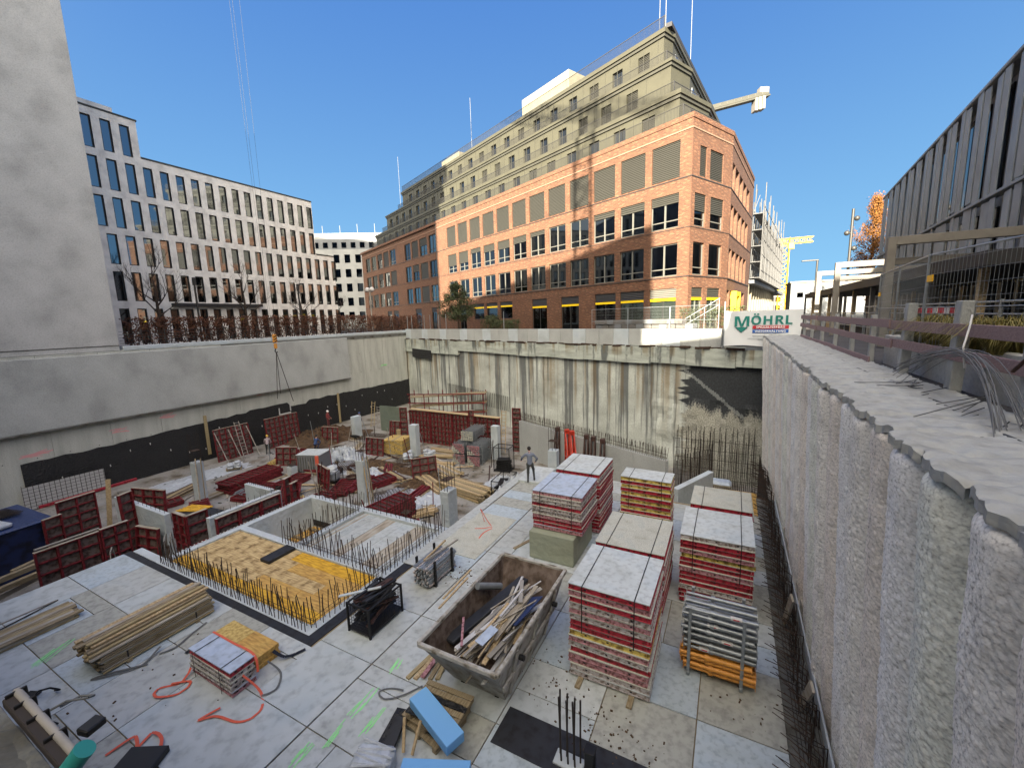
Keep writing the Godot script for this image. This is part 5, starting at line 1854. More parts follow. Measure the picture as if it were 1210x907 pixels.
# ---------------------------------------------------------------- stacks of formwork panels
func panel_frame(w: float, d: float, t: float) -> ArrayMesh:
	var k := "pf %.2f %.2f %.2f" % [w, d, t]
	if kept.has(k):
		return kept[k]
	var g := Geo.new()
	var e := 0.05
	for s in [-1.0, 1.0]:
		# side rails with two lips and a hollow between them
		g.box(Vector3(s * (w * 0.5 - e * 0.5 - 0.014), 0, 0), Vector3(e, t - 0.02, d - 0.02))
		g.box(Vector3(0, 0, s * (d * 0.5 - e * 0.5 - 0.014)), Vector3(w - 0.02 - e * 2 - 0.028, t - 0.02, e))
		for y in [-1.0, 1.0]:
			g.box(Vector3(s * (w * 0.5 - e * 0.5), y * (t * 0.5 - 0.012), 0), Vector3(e, 0.018, d), Basis.IDENTITY, 0.003)
			g.box(Vector3(0, y * (t * 0.5 - 0.0121), s * (d * 0.5 - e * 0.5)), Vector3(w - 2 * e - 0.002, 0.0176, e), Basis.IDENTITY, 0.003)
	for i in 3:
		g.box(Vector3(0, -0.012, -d * 0.25 + i * d * 0.25), Vector3(w - 2 * e - 0.04, t - 0.05, 0.06))
	kept[k] = g.mesh()
	g = Geo.new()
	for s in [-1.0, 1.0]:
		for i in 3:
			g.box(Vector3(-w * 0.28 + i * w * 0.28, 0.0, s * (d * 0.5 - 0.0145)), Vector3(0.05, 0.035, 0.012))
			g.box(Vector3(s * (w * 0.5 - 0.0145), 0.0, -d * 0.28 + i * d * 0.28), Vector3(0.012, 0.035, 0.05))
	kept[k + "h"] = g.mesh()
	return kept[k]


func ordinal(i: int, n: int) -> String:
	if i == 0:
		return "lowest"
	if i == n - 1:
		return "topmost"
	var names := ["", "second", "third", "fourth", "fifth", "sixth", "seventh", "eighth", "ninth", "tenth", "eleventh", "twelfth"]
	if i <= n / 2:
		return names[i] + " from the bottom"
	return names[n - 1 - i] + " from the top"


func stack(x0: float, x1: float, z0: float, z1: float, base: float, top: float, t: float, tones: Array, face: Material, where: String) -> void:
	var n := int(round((top - base) / t))
	t = (top - base) / n
	var w := x1 - x0
	var d := z1 - z0
	var c := Vector3((x0 + x1) * 0.5, base, (z0 + z1) * 0.5)
	var colour := {"red_frame": "red edged", "pink_frame": "faded pink edged", "grey_frame": "grey edged", "yellow_frame": "yellow edged"}
	var first: Node3D = null
	for i in n:
		var tone: String = tones[(n - 1 - i) % tones.size()]
		var label := "%s form, %s in %s" % [colour[tone], ordinal(i, n), where]
		var p: Node3D
		if first == null:
			p = thing("slab_form", label, "slab form", Vector3.ZERO, 0.0, "slab forms of " + where)
			put("frame", panel_frame(w, d, t), M[tone], p, at(0, t * 0.5, 0))
			put("tie_hole", kept["pf %.2f %.2f %.2fh" % [w, d, t]], M.black_plastic, p, at(0, t * 0.5, 0))
			put("plywood_face", cbox(Vector3(w + 0.006, 0.024, d + 0.006), 0.003), face, p, at(0, t - 0.006, 0))
			first = p
		else:
			p = first.duplicate()
			p.name = "slab_form"
			add_child(p, true)
			p.set_meta("label", label)
			p.get_child(0).material_override = M[tone]
			p.get_child(2).material_override = face if i == n - 1 else M.ply_dirty
		p.transform = Transform3D(Basis(UP, R.randf_range(-0.014, 0.014)), c + Vector3(R.randf_range(-0.024, 0.024), i * t, R.randf_range(-0.024, 0.024)))
	# steel bands round the stack
	for s in [-0.32, 0.32]:
		var g := Geo.new()
		var h := top - base + 0.012
		var x: float = w * s
		var lo := maxf(0.0, h - 1.15) if n > 9 else 0.02
		for z in [-1.0, 1.0]:
			g.box(Vector3(x, (lo + h) * 0.5, z * (d * 0.5 + 0.044)), Vector3(0.022, h - lo, 0.004))
		g.box(Vector3(x, h + 0.004, 0), Vector3(0.022, 0.004, d + 0.092))
		solo("steel_band", g.mesh(), M.black_plastic, "black steel band round %s, %s" % [where, "left one" if s < 0 else "right one"], "band", at(c.x, c.y, c.z), "steel bands round panel stacks")


func stacks() -> void:
	var r := "red_frame"
	var p := "pink_frame"
	var g := "grey_frame"
	var y := "yellow_frame"
	stack(-3.05, -1.25, -10.14, -8.3, DECK + 0.05, -5.97, 0.142, [r, p, r, g, p, g, r, r, y, p, g, r, p, p, g, g], M.ply_pale, "the tall stack right beside the skip")
	stack(-3.22, -1.34, -13.1, -11.02, DECK + 0.05, -6.38, 0.142, [r, r, p, r, r, g, r, r, r], M.ply_dirty, "the stack with the muddy top")
	stack(-5.96, -4.17, -14.5, -12.62, -7.28, -5.92, 0.136, [p, g, g, r, g, g, p, r, r, p], M.ply_blue, "the stack on the concrete block")
	stack(-5.92, -4.17, -16.9, -14.84, DECK + 0.05, -5.9, 0.136, [r, g, p, r, r, r, r, p, r], M.ply_pale, "the stack near the orange frames")
	stack(-3.45, -1.67, -16.1, -15.1, DECK + 0.05, -5.92, 0.138, [y, r, y, r, y, r, y, r], M.ply_pale, "the red and yellow striped stack")
	stack(-1.05, 0.82, -14.0, -12.1, DECK + 0.05, -6.2, 0.140, [g, r, r, p, y, r, r, p, r, r, r, g, r, r, r], M.ply_pale, "the stack behind the prop rack")
	stack(-1.0, 0.88, -16.72, -15.0, DECK + 0.05, -6.5, 0.140, [r, p, r], M.ply_dirty, "the low stack by the corner bars")
	for q in [[-3.05, -1.25, -8.6, "the front of the stack beside the skip"], [-3.05, -1.25, -9.8, "the rear of the stack beside the skip"], [-1.05, 0.82, -12.4, "the stack behind the prop rack"], [-3.2, -1.34, -11.3, "the stack with the muddy top"]]:
		for x in [q[0] + 0.3, q[1] - 0.35]:
			solo("bearer", cbox(Vector3(0.12, 0.05, 0.8)), M.timber_old, "short timber bearer, %s under %s" % ["left" if x < (q[0] + q[1]) * 0.5 else "right", q[3]], "timber", at(x, DECK + 0.026, q[2] + 0.22), "bearers under the panel stacks")
	var b := thing("concrete_block", "green grey concrete block under the panel stack with the bluish top", "concrete block", Vector3(-5.16, DECK, -13.4))
	put("block", cbox(Vector3(1.62, 0.98, 2.1), 0.02), M.fresh.duplicate(), b, at(0, 0.5, 0))
	(b.get_child(0) as MeshInstance3D).material_override.albedo_color = Color(0.56, 0.585, 0.52)
	# low stack on the left with a yellow one behind it
	stack(-11.35, -9.64, -4.92, -4.36, DECK + 0.02, -7.66, 0.13, [r, g, g, g, p], M.ply_blue, "the low stack beside the yellow boards")
	var o := thing("yellow_panel_stack", "two yellow shuttering boards lying side by side behind the short panel stack", "board stack", Vector3(-10.85, DECK, -5.4))
	for i in 3:
		for x in [-0.48, 0.5]:
			put("yellow_board", cbox(Vector3(0.96, 0.11, 0.56), 0.01), M.yellow_timber if x < 0 else M.yellow_ply, o, Transform3D(Basis(UP, R.randf_range(-0.01, 0.01)), Vector3(x + R.randf_range(-0.02, 0.02), 0.056 + i * 0.112, R.randf_range(-0.02, 0.02))))


# ---------------------------------------------------------------- things on the deck
func ribbon(g: Geo, q: PackedVector3Array, w: float) -> void:
	for i in q.size() - 1:
		var d := (q[i + 1] - q[i])
		var side := Vector3(-d.z, 0, d.x).normalized() * w * 0.5
		if side.length() < 0.001:
			side = Vector3(w * 0.5, 0, 0)
		g.quad(q[i] - side, q[i] + side, q[i + 1] + side, q[i + 1] - side, UP)
		g.quad(q[i] - side - UP * 0.004, q[i] + side - UP * 0.004, q[i + 1] + side - UP * 0.004, q[i + 1] - side - UP * 0.004, -UP)


func strap(label: String, colour: String, pts: Array, w: float, called := "lashing_strap") -> void:
	var q := PackedVector3Array()
	var c := Curve3D.new()
	for i in pts.size():
		var a: Vector3 = pts[maxi(0, i - 1)]
		var b: Vector3 = pts[mini(pts.size() - 1, i + 1)]
		c.add_point(pts[i], -(b - a) * 0.18, (b - a) * 0.18)
	var l := c.get_baked_length()
	var n := int(l / 0.06) + 2
	for i in n + 1:
		q.append(c.sample_baked(l * i / n) - pts[0])
	var g := Geo.new()
	ribbon(g, q, w)
	solo(called, g.mesh(), M[colour], label, "strap", Transform3D(Basis.IDENTITY, pts[0]))


func deck_things() -> void:
	var y := DECK
	# rubbish skip
	var o := thing("rubbish_skip", "rusty grey steel rubbish skip full of timber scraps in the middle of the deck", "skip", Vector3(-4.73, y, -8.1))
	var hw := 0.97
	var hz := 1.92
	var bw := 0.68
	var bz := 1.12
	var h := 1.44
	var top := [Vector3(-hw, h, hz), Vector3(hw, h, hz), Vector3(hw, h, -hz), Vector3(-hw, h, -hz)]
	var bot := [Vector3(-bw, 0.06, bz), Vector3(bw, 0.06, bz), Vector3(bw, 0.06, -bz), Vector3(-bw, 0.06, -bz)]
	for i in 4:
		var j := (i + 1) % 4
		var g := Geo.new()
		var out: Vector3 = (top[i] + top[j]).normalized() * Vector3(1, 0, 1)
		g.quad(bot[i], bot[j], top[j], top[i], out)
		put("end_wall" if i % 2 == 0 else "side_wall", g.mesh(), M.skip_steel, o)
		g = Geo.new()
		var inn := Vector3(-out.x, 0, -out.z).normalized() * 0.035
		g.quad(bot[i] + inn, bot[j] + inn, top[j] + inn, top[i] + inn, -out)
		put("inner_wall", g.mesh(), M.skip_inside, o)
		g = Geo.new()
		g.bar(top[i], top[j], 0.09, 0.10, 0.015)
		put("rim", g.mesh(), M.skip_steel, o)
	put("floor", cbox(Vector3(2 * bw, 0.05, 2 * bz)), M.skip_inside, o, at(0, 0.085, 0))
	for s in [-1.0, 1.0]:
		for k in 3:
			var z := -1.1 + k * 1.1
			var g := Geo.new()
			g.bar(Vector3(s * (lerpf(bw, hw, 0.05) + 0.03), 0.12, z * 0.88), Vector3(s * (hw + 0.03), h - 0.06, z), 0.07, 0.05)
			put("side_rib", g.mesh(), M.skip_steel, o)
		var g2 := Geo.new()
		g2.bar(Vector3(s * 0.87, 0.72, -1.5), Vector3(s * 0.87, 0.72, 1.5), 0.05, 0.10)
		put("side_rail", g2.mesh(), M.skip_steel, o)
		for z in [-1.0, 0.9]:
			put("lifting_lug", ctube(0.12, 0.06, 8), M.black_steel, o, Transform3D(Basis(Vector3.BACK, -s * PI / 2), Vector3(s * 0.95, 1.05, z)))
		put("runner", cbox(Vector3(0.1, 0.12, 2.2)), M.black_steel, o, at(s * 0.45, 0.0, 0))
	put("pad_plate", cbox(Vector3(0.9, 0.3, 0.03), 0.005), M.skip_steel, o, Transform3D(Basis(Vector3.RIGHT, 0.5), Vector3(0.1, 0.95, 1.62)))
	# scraps in it
	for i in 80:
		var l := R.randf_range(0.7, 1.9)
		var m: Material = [M.timber_pale, M.board_grey, M.frame_white, M.white_paint, M.board_grey][i % 5]
		var b := Basis.from_euler(Vector3(R.randf_range(-0.14, 0.14), R.randfn(-0.12, 0.22), R.randf_range(-0.3, 0.3)))
		var sp := Vector3(-4.62 + R.randf_range(-0.36, 0.44), y + 0.70 + 0.0092 * i + R.randf_range(-0.04, 0.04), -8.0 + R.randf_range(-0.85, 0.9))
		var wide: int = i % 3
		solo("scrap_batten", cbox(Vector3([0.06, 0.028, 0.10][wide], 0.025, snappedf(l, 0.1))), m, "%s %s %s lying in the %s of the rusty skip" % ["long" if l > 1.6 else "short", ["pale", "grey", "whitish", "white", "grey"][i % 5], ["batten", "lath", "board"][wide], "far part" if sp.z < -8.4 else ("near part" if sp.z > -7.5 else "middle")], "timber scrap", Transform3D(b, sp), "timber scraps in the skip")
	solo("scrap_channel", cbox(Vector3(0.34, 0.10, 2.6), 0.02), M.bitumen, "black tarred board lying along the left side inside the skip", "board", Transform3D(Basis.from_euler(Vector3(0.12, -0.30, 0.2)), Vector3(-5.12, y + 1.12, -8.2)))
	solo("scrap_pipe", ctube(0.9, 0.09, 10), M.galv, "short grey pipe in the far left corner of the skip", "pipe", Transform3D(Basis.from_euler(Vector3(1.1, -0.3, 0)), Vector3(-5.3, y + 1.1, -9.1)))
	solo("blue_scrap_sheet", cbox(Vector3(0.5, 0.03, 1.1), 0.005), M.blue_sheet, "dark blue sheet inside the skip by its right side", "sheet", Transform3D(Basis.from_euler(Vector3(0.1, -0.2, 0.5)), Vector3(-4.22, y + 1.25, -8.3)))
	solo("grey_scrap_plate", cbox(Vector3(0.26, 0.02, 0.5), 0.005), M.ply_blue, "pale bluish plate lying at the near end inside the skip", "plate", Transform3D(Basis.from_euler(Vector3(0.2, -0.3, 0.1)), Vector3(-4.5, y + 1.42, -7.05)))
	solo("pink_scrap_batten", cbox(Vector3(0.05, 0.03, 1.0)), M.pink_frame, "pink batten sticking over the near end of the skip", "timber scrap", Transform3D(Basis.from_euler(Vector3(-0.1, 0.55, 0)), Vector3(-5.0, y + 1.5, -6.85)))
	# boards lying by its left corner
	for i in 5:
		solo("loose_plank", cbox(Vector3(0.11, 0.045, 0.9 - 0.06 * i), 0.004), [M.timber, M.timber_pale, M.pink_frame, M.timber_old, M.timber][i], ["pale yellow plank by the near left corner of the skip, leftmost", "pale plank second from the left by the near left corner of the skip", "pink plank lying on top by the near left corner of the skip", "dark plank by the near left corner of the skip", "plank under the near left corner of the skip"][i], "plank", Transform3D(Basis(UP, -0.1 + 0.09 * i), Vector3(-6.36 + 0.13 * i, y + 0.024 + (0.05 if i == 2 else 0.0), -6.95 - 0.04 * i)))
	# wire crate with black scrap
	o = thing("wire_crate", "black steel mesh crate full of dark scrap between the core and the skip", "crate", Vector3(-8.53, y, -7.66))
	crate_parts(o, 0.84, 1.28, 0.86, M.black_steel)
	for i in 26:
		put("scrap_bar", cbox(Vector3(0.07, 0.05, 1.1)), [M.black_steel, M.bitumen, M.brown_steel][i % 3], o, Transform3D(Basis.from_euler(Vector3(R.randf_range(-0.2, 0.2), R.randf_range(-0.35, 0.35), 0)), Vector3(R.randf_range(-0.28, 0.28), 0.35 + 0.024 * i, R.randf_range(-0.12, 0.12))))
	solo("loose_plank", cbox(Vector3(0.09, 0.03, 1.15), 0.004), M.ply_pale, "pale board resting across the top of the black mesh crate", "plank", Transform3D(Basis.from_euler(Vector3(0.12, -0.95, 0)), Vector3(-8.85, y + 0.93, -7.45)))
	# pallet of galvanised rails
	o = thing("rail_bundle", "bundle of grey galvanised rails in a low black rack beside the core", "rail bundle", Vector3(-8.3, y, -10.05))
	for s in [-0.36, 0.36]:
		for z in [-0.45, 0.45]:
			put("rack_post", cbox(Vector3(0.06, 0.85, 0.08), 0.006), M.black_steel, o, at(s, 0.43, z))
	for z in [-0.45, 0.45]:
		put("rack_foot", cbox(Vector3(0.8, 0.08, 0.09), 0.006), M.black_steel, o, at(0, 0.05, z))
	for i in 9:
		for j in 7:
			var sx := 0.074
			put("rail", cbox(Vector3(0.058, 0.07, 1.36), 0.008), M.galv if (i + j) % 4 else M.grey_frame, o, Transform3D(Basis(UP, R.randf_range(-0.02, 0.02)), Vector3(-0.29 + i * sx + R.randf_range(-0.008, 0.008), 0.13 + j * 0.085, R.randf_range(-0.08, 0.08))))
	put("loose_rail", cbox(Vector3(0.05, 0.05, 1.5)), M.frame_white, o, Transform3D(Basis(UP, -0.12), Vector3(0.1, 0.8, -0.3)))
	put("loose_rail", cbox(Vector3(0.05, 0.05, 1.3)), M.timber_pale, o, Transform3D(Basis(UP, 0.1), Vector3(-0.12, 0.79, -0.2)))
	# big timber stack: lower bound block, loose boards on top
	o = thing("timber_stack", "big stack of long timber boards on the left part of the deck", "timber stack", Vector3(-13.68, y, -4.6))
	for j in 8:
		for i in 8:
			put("board", cbox(Vector3(0.116, 0.042, 2.5), 0.006), [M.timber_old, M.timber, M.board_grey, M.timber_old][(i * 3 + j) % 4], o, at(-0.46 + i * 0.128 + R.randf_range(-0.015, 0.03), 0.06 + j * 0.055, R.randf_range(-0.07, 0.07)))
	for j in 5:
		for i in 8 - j:
			put("board", cbox(Vector3(0.112, 0.05, 2.6), 0.007), [M.timber, M.timber_old, M.timber_pale, M.timber, M.board_grey][(i * 2 + j * 3) % 5], o, Transform3D(Basis(UP, R.randf_range(-0.012, 0.012)) * Basis(Vector3.BACK, R.randf_range(-0.1, 0.1)), Vector3(-0.48 + (i + j * 0.4) * 0.132, 0.51 + j * 0.06, 0.1 + R.randf_range(-0.12, 0.10))))
	for z in [-0.8, 0.75]:
		put("steel_band", cbox(Vector3(0.012, 0.46, 0.03)), M.black_plastic, o, at(0.49, 0.24, z))
		put("bearer", cbox(Vector3(1.1, 0.04, 0.1)), M.timber_old, o, at(0, 0.018, z))
	# long boards at the left edge
	o = thing("board_bundle", "low bundle of long pale boards lying at the left edge of the deck", "timber stack", Vector3(-17.1, y, -2.4))
	for i in 7:
		for j in 3:
			put("board", cbox(Vector3(0.13, 0.05, 3.2), 0.004), [M.timber, M.board_grey, M.timber_old][(i + j) % 3], o, Transform3D(Basis(UP, R.randf_range(-0.015, 0.015)), Vector3(-0.45 + i * 0.14 + R.randf_range(-0.02, 0.02), 0.035 + j * 0.058, R.randf_range(-0.12, 0.12))))
	solo("white_pole", ctube(2.4, 0.025, 6), M.frame_white, "thin white pole lying beside the long boards at the left deck edge", "pole", Transform3D(Basis(Vector3.RIGHT, PI / 2) * Basis(UP, 0), Vector3(-17.9, y + 0.22, -3.9)))
	solo("dark_bar", ctube(1.5, 0.02, 6), M.rebar, "thin dark bar lying on the deck behind the long boards at the left", "bar", Transform3D(Basis.from_euler(Vector3(PI / 2, 0.25, 0)), Vector3(-18.3, y + 0.03, -4.0)))
	# rack of steel props
	o = thing("prop_rack", "steel rack holding grey props above orange ones in front of the right panel stack", "prop rack", Vector3(0.02, y, -9.85))
	for sx in [-0.58, 0.5]:
		for z in [-0.40, 0.40]:
			put("rack_post", cbox(Vector3(0.07, 1.72, 0.06), 0.006), M.galv, o, at(sx, 0.88, z))
		put("rack_foot", cbox(Vector3(0.07, 0.07, 0.9), 0.006), M.galv, o, at(sx, 0.10, 0))
		put("chain", cbox(Vector3(0.02, 0.02, 0.86)), M.black_steel, o, at(sx + 0.1, 1.2, 0))
	for j in 11:
		for i in 6:
			if j == 10 and i % 2 == 0:
				continue
			var orange := j < 4
			var yy := 0.22 + j * 0.122 if orange else 0.74 + (j - 4) * 0.158
			put("orange_prop" if orange else "grey_prop", prop_mesh(1.46, 1.75 if orange else 1.45), M.orange_tube if orange else M.galv, o, Transform3D(Basis(Vector3.BACK, PI / 2 + R.randf_range(-0.02, 0.02)) * Basis(UP, R.randf() * TAU), Vector3(0.74 + R.randf_range(-0.05, 0.05), yy, -0.33 + i * 0.135 + (0.03 if j % 2 else 0.0))))
	for q in [[0.74, -0.35], [1.06, 0.1], [1.37, -0.2], [1.69, 0.25]]:
		put("label_sleeve", ctube(0.22, 0.052, 10), M.white_paint, o, Transform3D(Basis(Vector3.BACK, PI / 2), Vector3(q[1] + 0.2, q[0], 0.345)))
		put("red_print", cbox(Vector3(0.12, 0.02, 0.006)), M.print_red, o, at(q[1] + 0.09, q[0] + 0.012, 0.396))
	# starter bars through the deck with their black sheet
	solo("black_floor_sheet", cbox(Vector3(2.9, 0.012, 0.86), 0.002), M.bitumen, "black tarred sheet lying on the deck at the bottom edge of the photo", "sheet", Transform3D(Basis(UP, 0.0), Vector3(-2.45, y + 0.012, -6.5)))
	o = thing("starter_bar_cluster", "cluster of tall dark starter bars standing up through the deck near the bottom edge", "reinforcement", Vector3(-2.36, y, -6.38))
	for i in 7:
		put("starter_bar", ctube(1.42, 0.018, 6), M.rebar, o, Transform3D(Basis.from_euler(Vector3(R.randf_range(-0.03, 0.03), 0, R.randf_range(-0.03, 0.03))), Vector3(-0.20 + 0.067 * i, 0, 0.06 if i % 2 else -0.06)))
	put("concrete_stub", cbox(Vector3(0.55, 0.05, 0.3), 0.01), M.fresh, o, at(0, 0.03, 0))
	o = thing("black_post_box", "black square upright box beside the cluster of starter bars", "box", Vector3(-1.95, y, -6.36))
	put("box", cbox(Vector3(0.17, 0.52, 0.17), 0.01), M.black_plastic, o, at(0, 0.26, 0))
	put("box_rim", cbox(Vector3(0.20, 0.03, 0.20), 0.006), M.black_steel, o, at(0, 0.53, 0))
	# foam blocks on the pile of dark pallets
	solo("foam_block", cbox(Vector3(1.32, 0.22, 0.40), 0.008), M.styrofoam, "long light blue foam block lying across the dark pallets", "foam block", Transform3D(Basis.from_euler(Vector3(0.03, -0.33, -0.06)), Vector3(-4.86, y + 0.52, -5.62)))
	solo("foam_block", cbox(Vector3(1.25, 0.18, 0.40), 0.008), M.styrofoam, "light blue foam block cut by the bottom edge of the photo", "foam block", Transform3D(Basis.from_euler(Vector3(0, 0.42, 0)), Vector3(-4.35, y + 0.32, -4.90)))
	for k in 3:
		o = thing("dark_pallet", ["lowest dark timber pallet under the light blue foam block", "middle dark timber pallet under the light blue foam block", "topmost dark timber pallet under the light blue foam block"][k], "pallet", Vector3(-5.18 + 0.07 * k, y + 0.005 + 0.145 * k, -5.9 - 0.05 * k), -0.18 + 0.12 * k, "dark pallets under the foam block")
		for i in 6:
			put("deck_board", cbox(Vector3(1.15, 0.025, 0.12), 0.003), [M.timber_old, M.black_sheet, M.timber_old][(i + k) % 3], o, at(0, 0.125, -0.36 + i * 0.145))
		for x in [-0.5, 0.0, 0.5]:
			put("block", cbox(Vector3(0.11, 0.11, 0.85), 0.004), M.timber_old, o, at(x, 0.055, 0))
	for q in [[-5.62, 0.04, -5.18, 0.25, "black board leaning at the left side of the dark pallets", "bitumen"], [-5.78, 0.03, -5.34, 0.1, "tarred plank end left of the dark pallets", "black_sheet"]]:
		solo("tarred_board", cbox(Vector3(0.26, 0.05, 0.75), 0.004), M[q[5]], q[4], "board", Transform3D(Basis.from_euler(Vector3(0.25, q[3], 0.2)), Vector3(q[0], y + q[1] + 0.11, q[2])))
	for q in [[-5.36, -5.24, "pale short batten standing up against the dark pallets, left one", 0.3], [-5.1, -5.3, "yellowish batten leaning on the foam block, right one", -0.2]]:
		solo("short_batten", cbox(Vector3(0.055, 0.55, 0.04), 0.003), M.timber_pale, q[2], "batten", Transform3D(Basis.from_euler(Vector3(-0.6, q[3], 0.15)), Vector3(q[0], y + 0.30, q[1])))
	# plastic wrapped bundle at the bottom edge
	o = thing("wrapped_bundle", "bundle wrapped in clear grey plastic at the bottom edge of the photo", "bundle", Vector3(-5.55, y, -4.62), 0.35)
	put("wrap", cbox(Vector3(0.75, 0.42, 0.5), 0.08), M.foil, o, at(0, 0.21, 0))
	for i in 5:
		put("fold", cbox(Vector3(0.72, 0.05, 0.05), 0.02), M.foil, o, Transform3D(Basis(UP, R.randf_range(-0.3, 0.3)), Vector3(R.randf_range(-0.04, 0.04), 0.42, -0.2 + i * 0.1)))
	for i in 3:
		put("dark_plate", cbox(Vector3(0.6, 0.05, 0.14), 0.01), M.black_steel, o, at(0, 0.1 + i * 0.1, 0.30))
	# straps, slings and loops on the boards
	strap("orange lashing strap trailing left of the short panel stack", "strap", [Vector3(-11.35, y + 0.16, -4.4), Vector3(-11.2, y + 0.02, -4.1), Vector3(-11.5, y + 0.02, -3.75), Vector3(-11.25, y + 0.05, -3.6), Vector3(-10.9, y + 0.02, -3.9), Vector3(-11.0, y + 0.03, -4.2), Vector3(-11.35, y + 0.04, -3.95)], 0.055)
	strap("orange lashing strap curling in front of the short panel stack", "strap", [Vector3(-9.55, y + 0.45, -4.6), Vector3(-9.2, y + 0.03, -4.75), Vector3(-8.75, y + 0.02, -4.45), Vector3(-8.9, y + 0.02, -4.1), Vector3(-9.5, y + 0.03, -3.95), Vector3(-9.75, y + 0.03, -3.7), Vector3(-9.6, y + 0.05, -4.1)], 0.055)
	strap("orange lashing strap lying over the back edge of the short panel stack", "strap", [Vector3(-11.36, y + 0.66, -4.95), Vector3(-10.5, y + 0.66, -4.95), Vector3(-9.66, y + 0.66, -4.95), Vector3(-9.5, y + 0.3, -4.9)], 0.05)
	strap("grey sling looped on the deck in front of the big timber stack", "strap_grey", [Vector3(-12.9, y + 0.1, -4.4), Vector3(-12.7, y + 0.02, -3.9), Vector3(-12.95, y + 0.02, -3.5), Vector3(-13.3, y + 0.02, -3.15), Vector3(-13.15, y + 0.03, -3.4), Vector3(-12.6, y + 0.03, -4.0)], 0.06)
	strap("grey sling lying right of the big timber stack", "strap_grey", [Vector3(-12.9, y + 0.02, -5.5), Vector3(-12.75, y + 0.02, -5.0), Vector3(-12.6, y + 0.03, -4.6), Vector3(-12.75, y + 0.02, -4.3)], 0.06)
	strap("dark sling loop beside the planks at the skip corner", "strap_grey", [Vector3(-6.25, y + 0.05, -6.2), Vector3(-6.55, y + 0.02, -6.15), Vector3(-6.75, y + 0.03, -5.95), Vector3(-6.5, y + 0.03, -5.85), Vector3(-6.2, y + 0.03, -6.1), Vector3(-5.95, y + 0.03, -6.5)], 0.04)
	strap("grey sling on the deck behind the yellow boards", "strap_grey", [Vector3(-9.6, y + 0.3, -5.2), Vector3(-9.3, y + 0.03, -5.3), Vector3(-8.95, y + 0.03, -4.95), Vector3(-9.1, y + 0.03, -4.7)], 0.05)
	strap("black strap end hanging at the right side of the yellow boards", "black_plastic", [Vector3(-9.85, y + 0.25, -5.5), Vector3(-9.6, y + 0.1, -5.6), Vector3(-9.5, y + 0.03, -5.85), Vector3(-9.4, y + 0.04, -6.05)], 0.09)
	strap("thick black lifting sling lying on the deck left of the short panel stack", "black_plastic", [Vector3(-12.15, y + 0.04, -5.4), Vector3(-12.2, y + 0.05, -5.0), Vector3(-12.1, y + 0.04, -4.6)], 0.09)
	strap("orange strap lying on the stained panel in front of the man", "strap", [Vector3(-8.9, y + 0.02, -13.2), Vector3(-8.5, y + 0.03, -13.4), Vector3(-8.15, y + 0.02, -13.7), Vector3(-8.3, y + 0.03, -13.1), Vector3(-8.2, y + 0.02, -12.5), Vector3(-8.0, y + 0.02, -12.2)], 0.05)
	strap("thin orange strap pulled up to a peak on the stained panel", "strap", [Vector3(-8.75, y + 0.02, -13.9), Vector3(-8.85, y + 0.35, -13.9), Vector3(-8.85, y + 0.62, -13.8), Vector3(-8.6, y + 0.3, -13.75), Vector3(-8.3, y + 0.02, -13.7)], 0.035)
	for q in [[-6.55, -13.0, "bent brown board lying left of the concrete block"], [-7.4, -10.0, "thin pale batten on the deck between the rails and the skip, left one"], [-7.25, -9.6, "thin pale batten on the deck between the rails and the skip, right one"]]:
		solo("loose_board", cbox(Vector3(0.12 if q[0] > -7 else 0.06, 0.03, 0.9 if q[0] > -7 else 1.6), 0.003), M.timber_old if q[0] > -7 else M.timber_pale, q[2], "board", Transform3D(Basis(UP, -0.35 if q[0] > -7 else 0.03), Vector3(q[0], y + 0.02, q[1])))
	# stained panel, white panel where the man stands
	solo("plywood_sheet", cbox(Vector3(1.75, 0.02, 3.2), 0.003), M.ply_dirty.duplicate(), "yellowish stained plywood panel on the deck right of the core corner", "panel", at(-8.5, y + 0.013, -13.0))
	solo("plywood_sheet", cbox(Vector3(1.25, 0.10, 2.2), 0.006), M.ply_pale, "clean white formwork panel at the far deck edge under the man", "panel", Transform3D(Basis(UP, 0.03), Vector3(-8.85, y + 0.055, -19.5)))
	# black pad at the bottom edge
	o = thing("black_pad", "black rubber pad with an orange strap at the bottom left edge", "pad", Vector3(-9.75, y, -2.72), 0.5)
	put("pad", cbox(Vector3(0.75, 0.14, 0.55), 0.02), M.black_plastic, o, at(0, 0.07, 0))
	strap("orange strap curling behind the black pad at the bottom left", "strap", [Vector3(-10.6, y + 0.02, -2.5), Vector3(-10.5, y + 0.06, -2.95), Vector3(-10.2, y + 0.02, -2.85), Vector3(-10.3, y + 0.05, -3.15), Vector3(-9.9, y + 0.08, -3.15), Vector3(-9.7, y + 0.04, -3.0)], 0.06)
	# clamps on the deck at the left
	for q in [[-14.0, -2.35, "small black steel clamp on the deck at the left, with a wire loop", 0.4], [-12.9, -2.1, "black steel bracket on the deck close to the pipe at the lower left", 0.2]]:
		o = thing("deck_clamp", q[2], "clamp", Vector3(q[0], y, q[1]), q[3])
		put("plate", cbox(Vector3(0.3, 0.03, 0.2), 0.004), M.black_steel, o, at(0, 0.03, 0))
		var g := Geo.new()
		g.path(PackedVector3Array([Vector3(0.1, 0.03, 0), Vector3(0.3, 0.2, 0.05), Vector3(0.5, 0.22, -0.02), Vector3(0.62, 0.1, -0.1), Vector3(0.45, 0.05, -0.12)]), 0.02, 6)
		put("loop", g.mesh(), M.black_steel, o)
	# pipe strapped along the near coping
	o = thing("steel_pipe", "pale thin pipe held by black brackets along the wall edge at the lower left", "pipe", Vector3(-3.1, -2.03, -0.53))
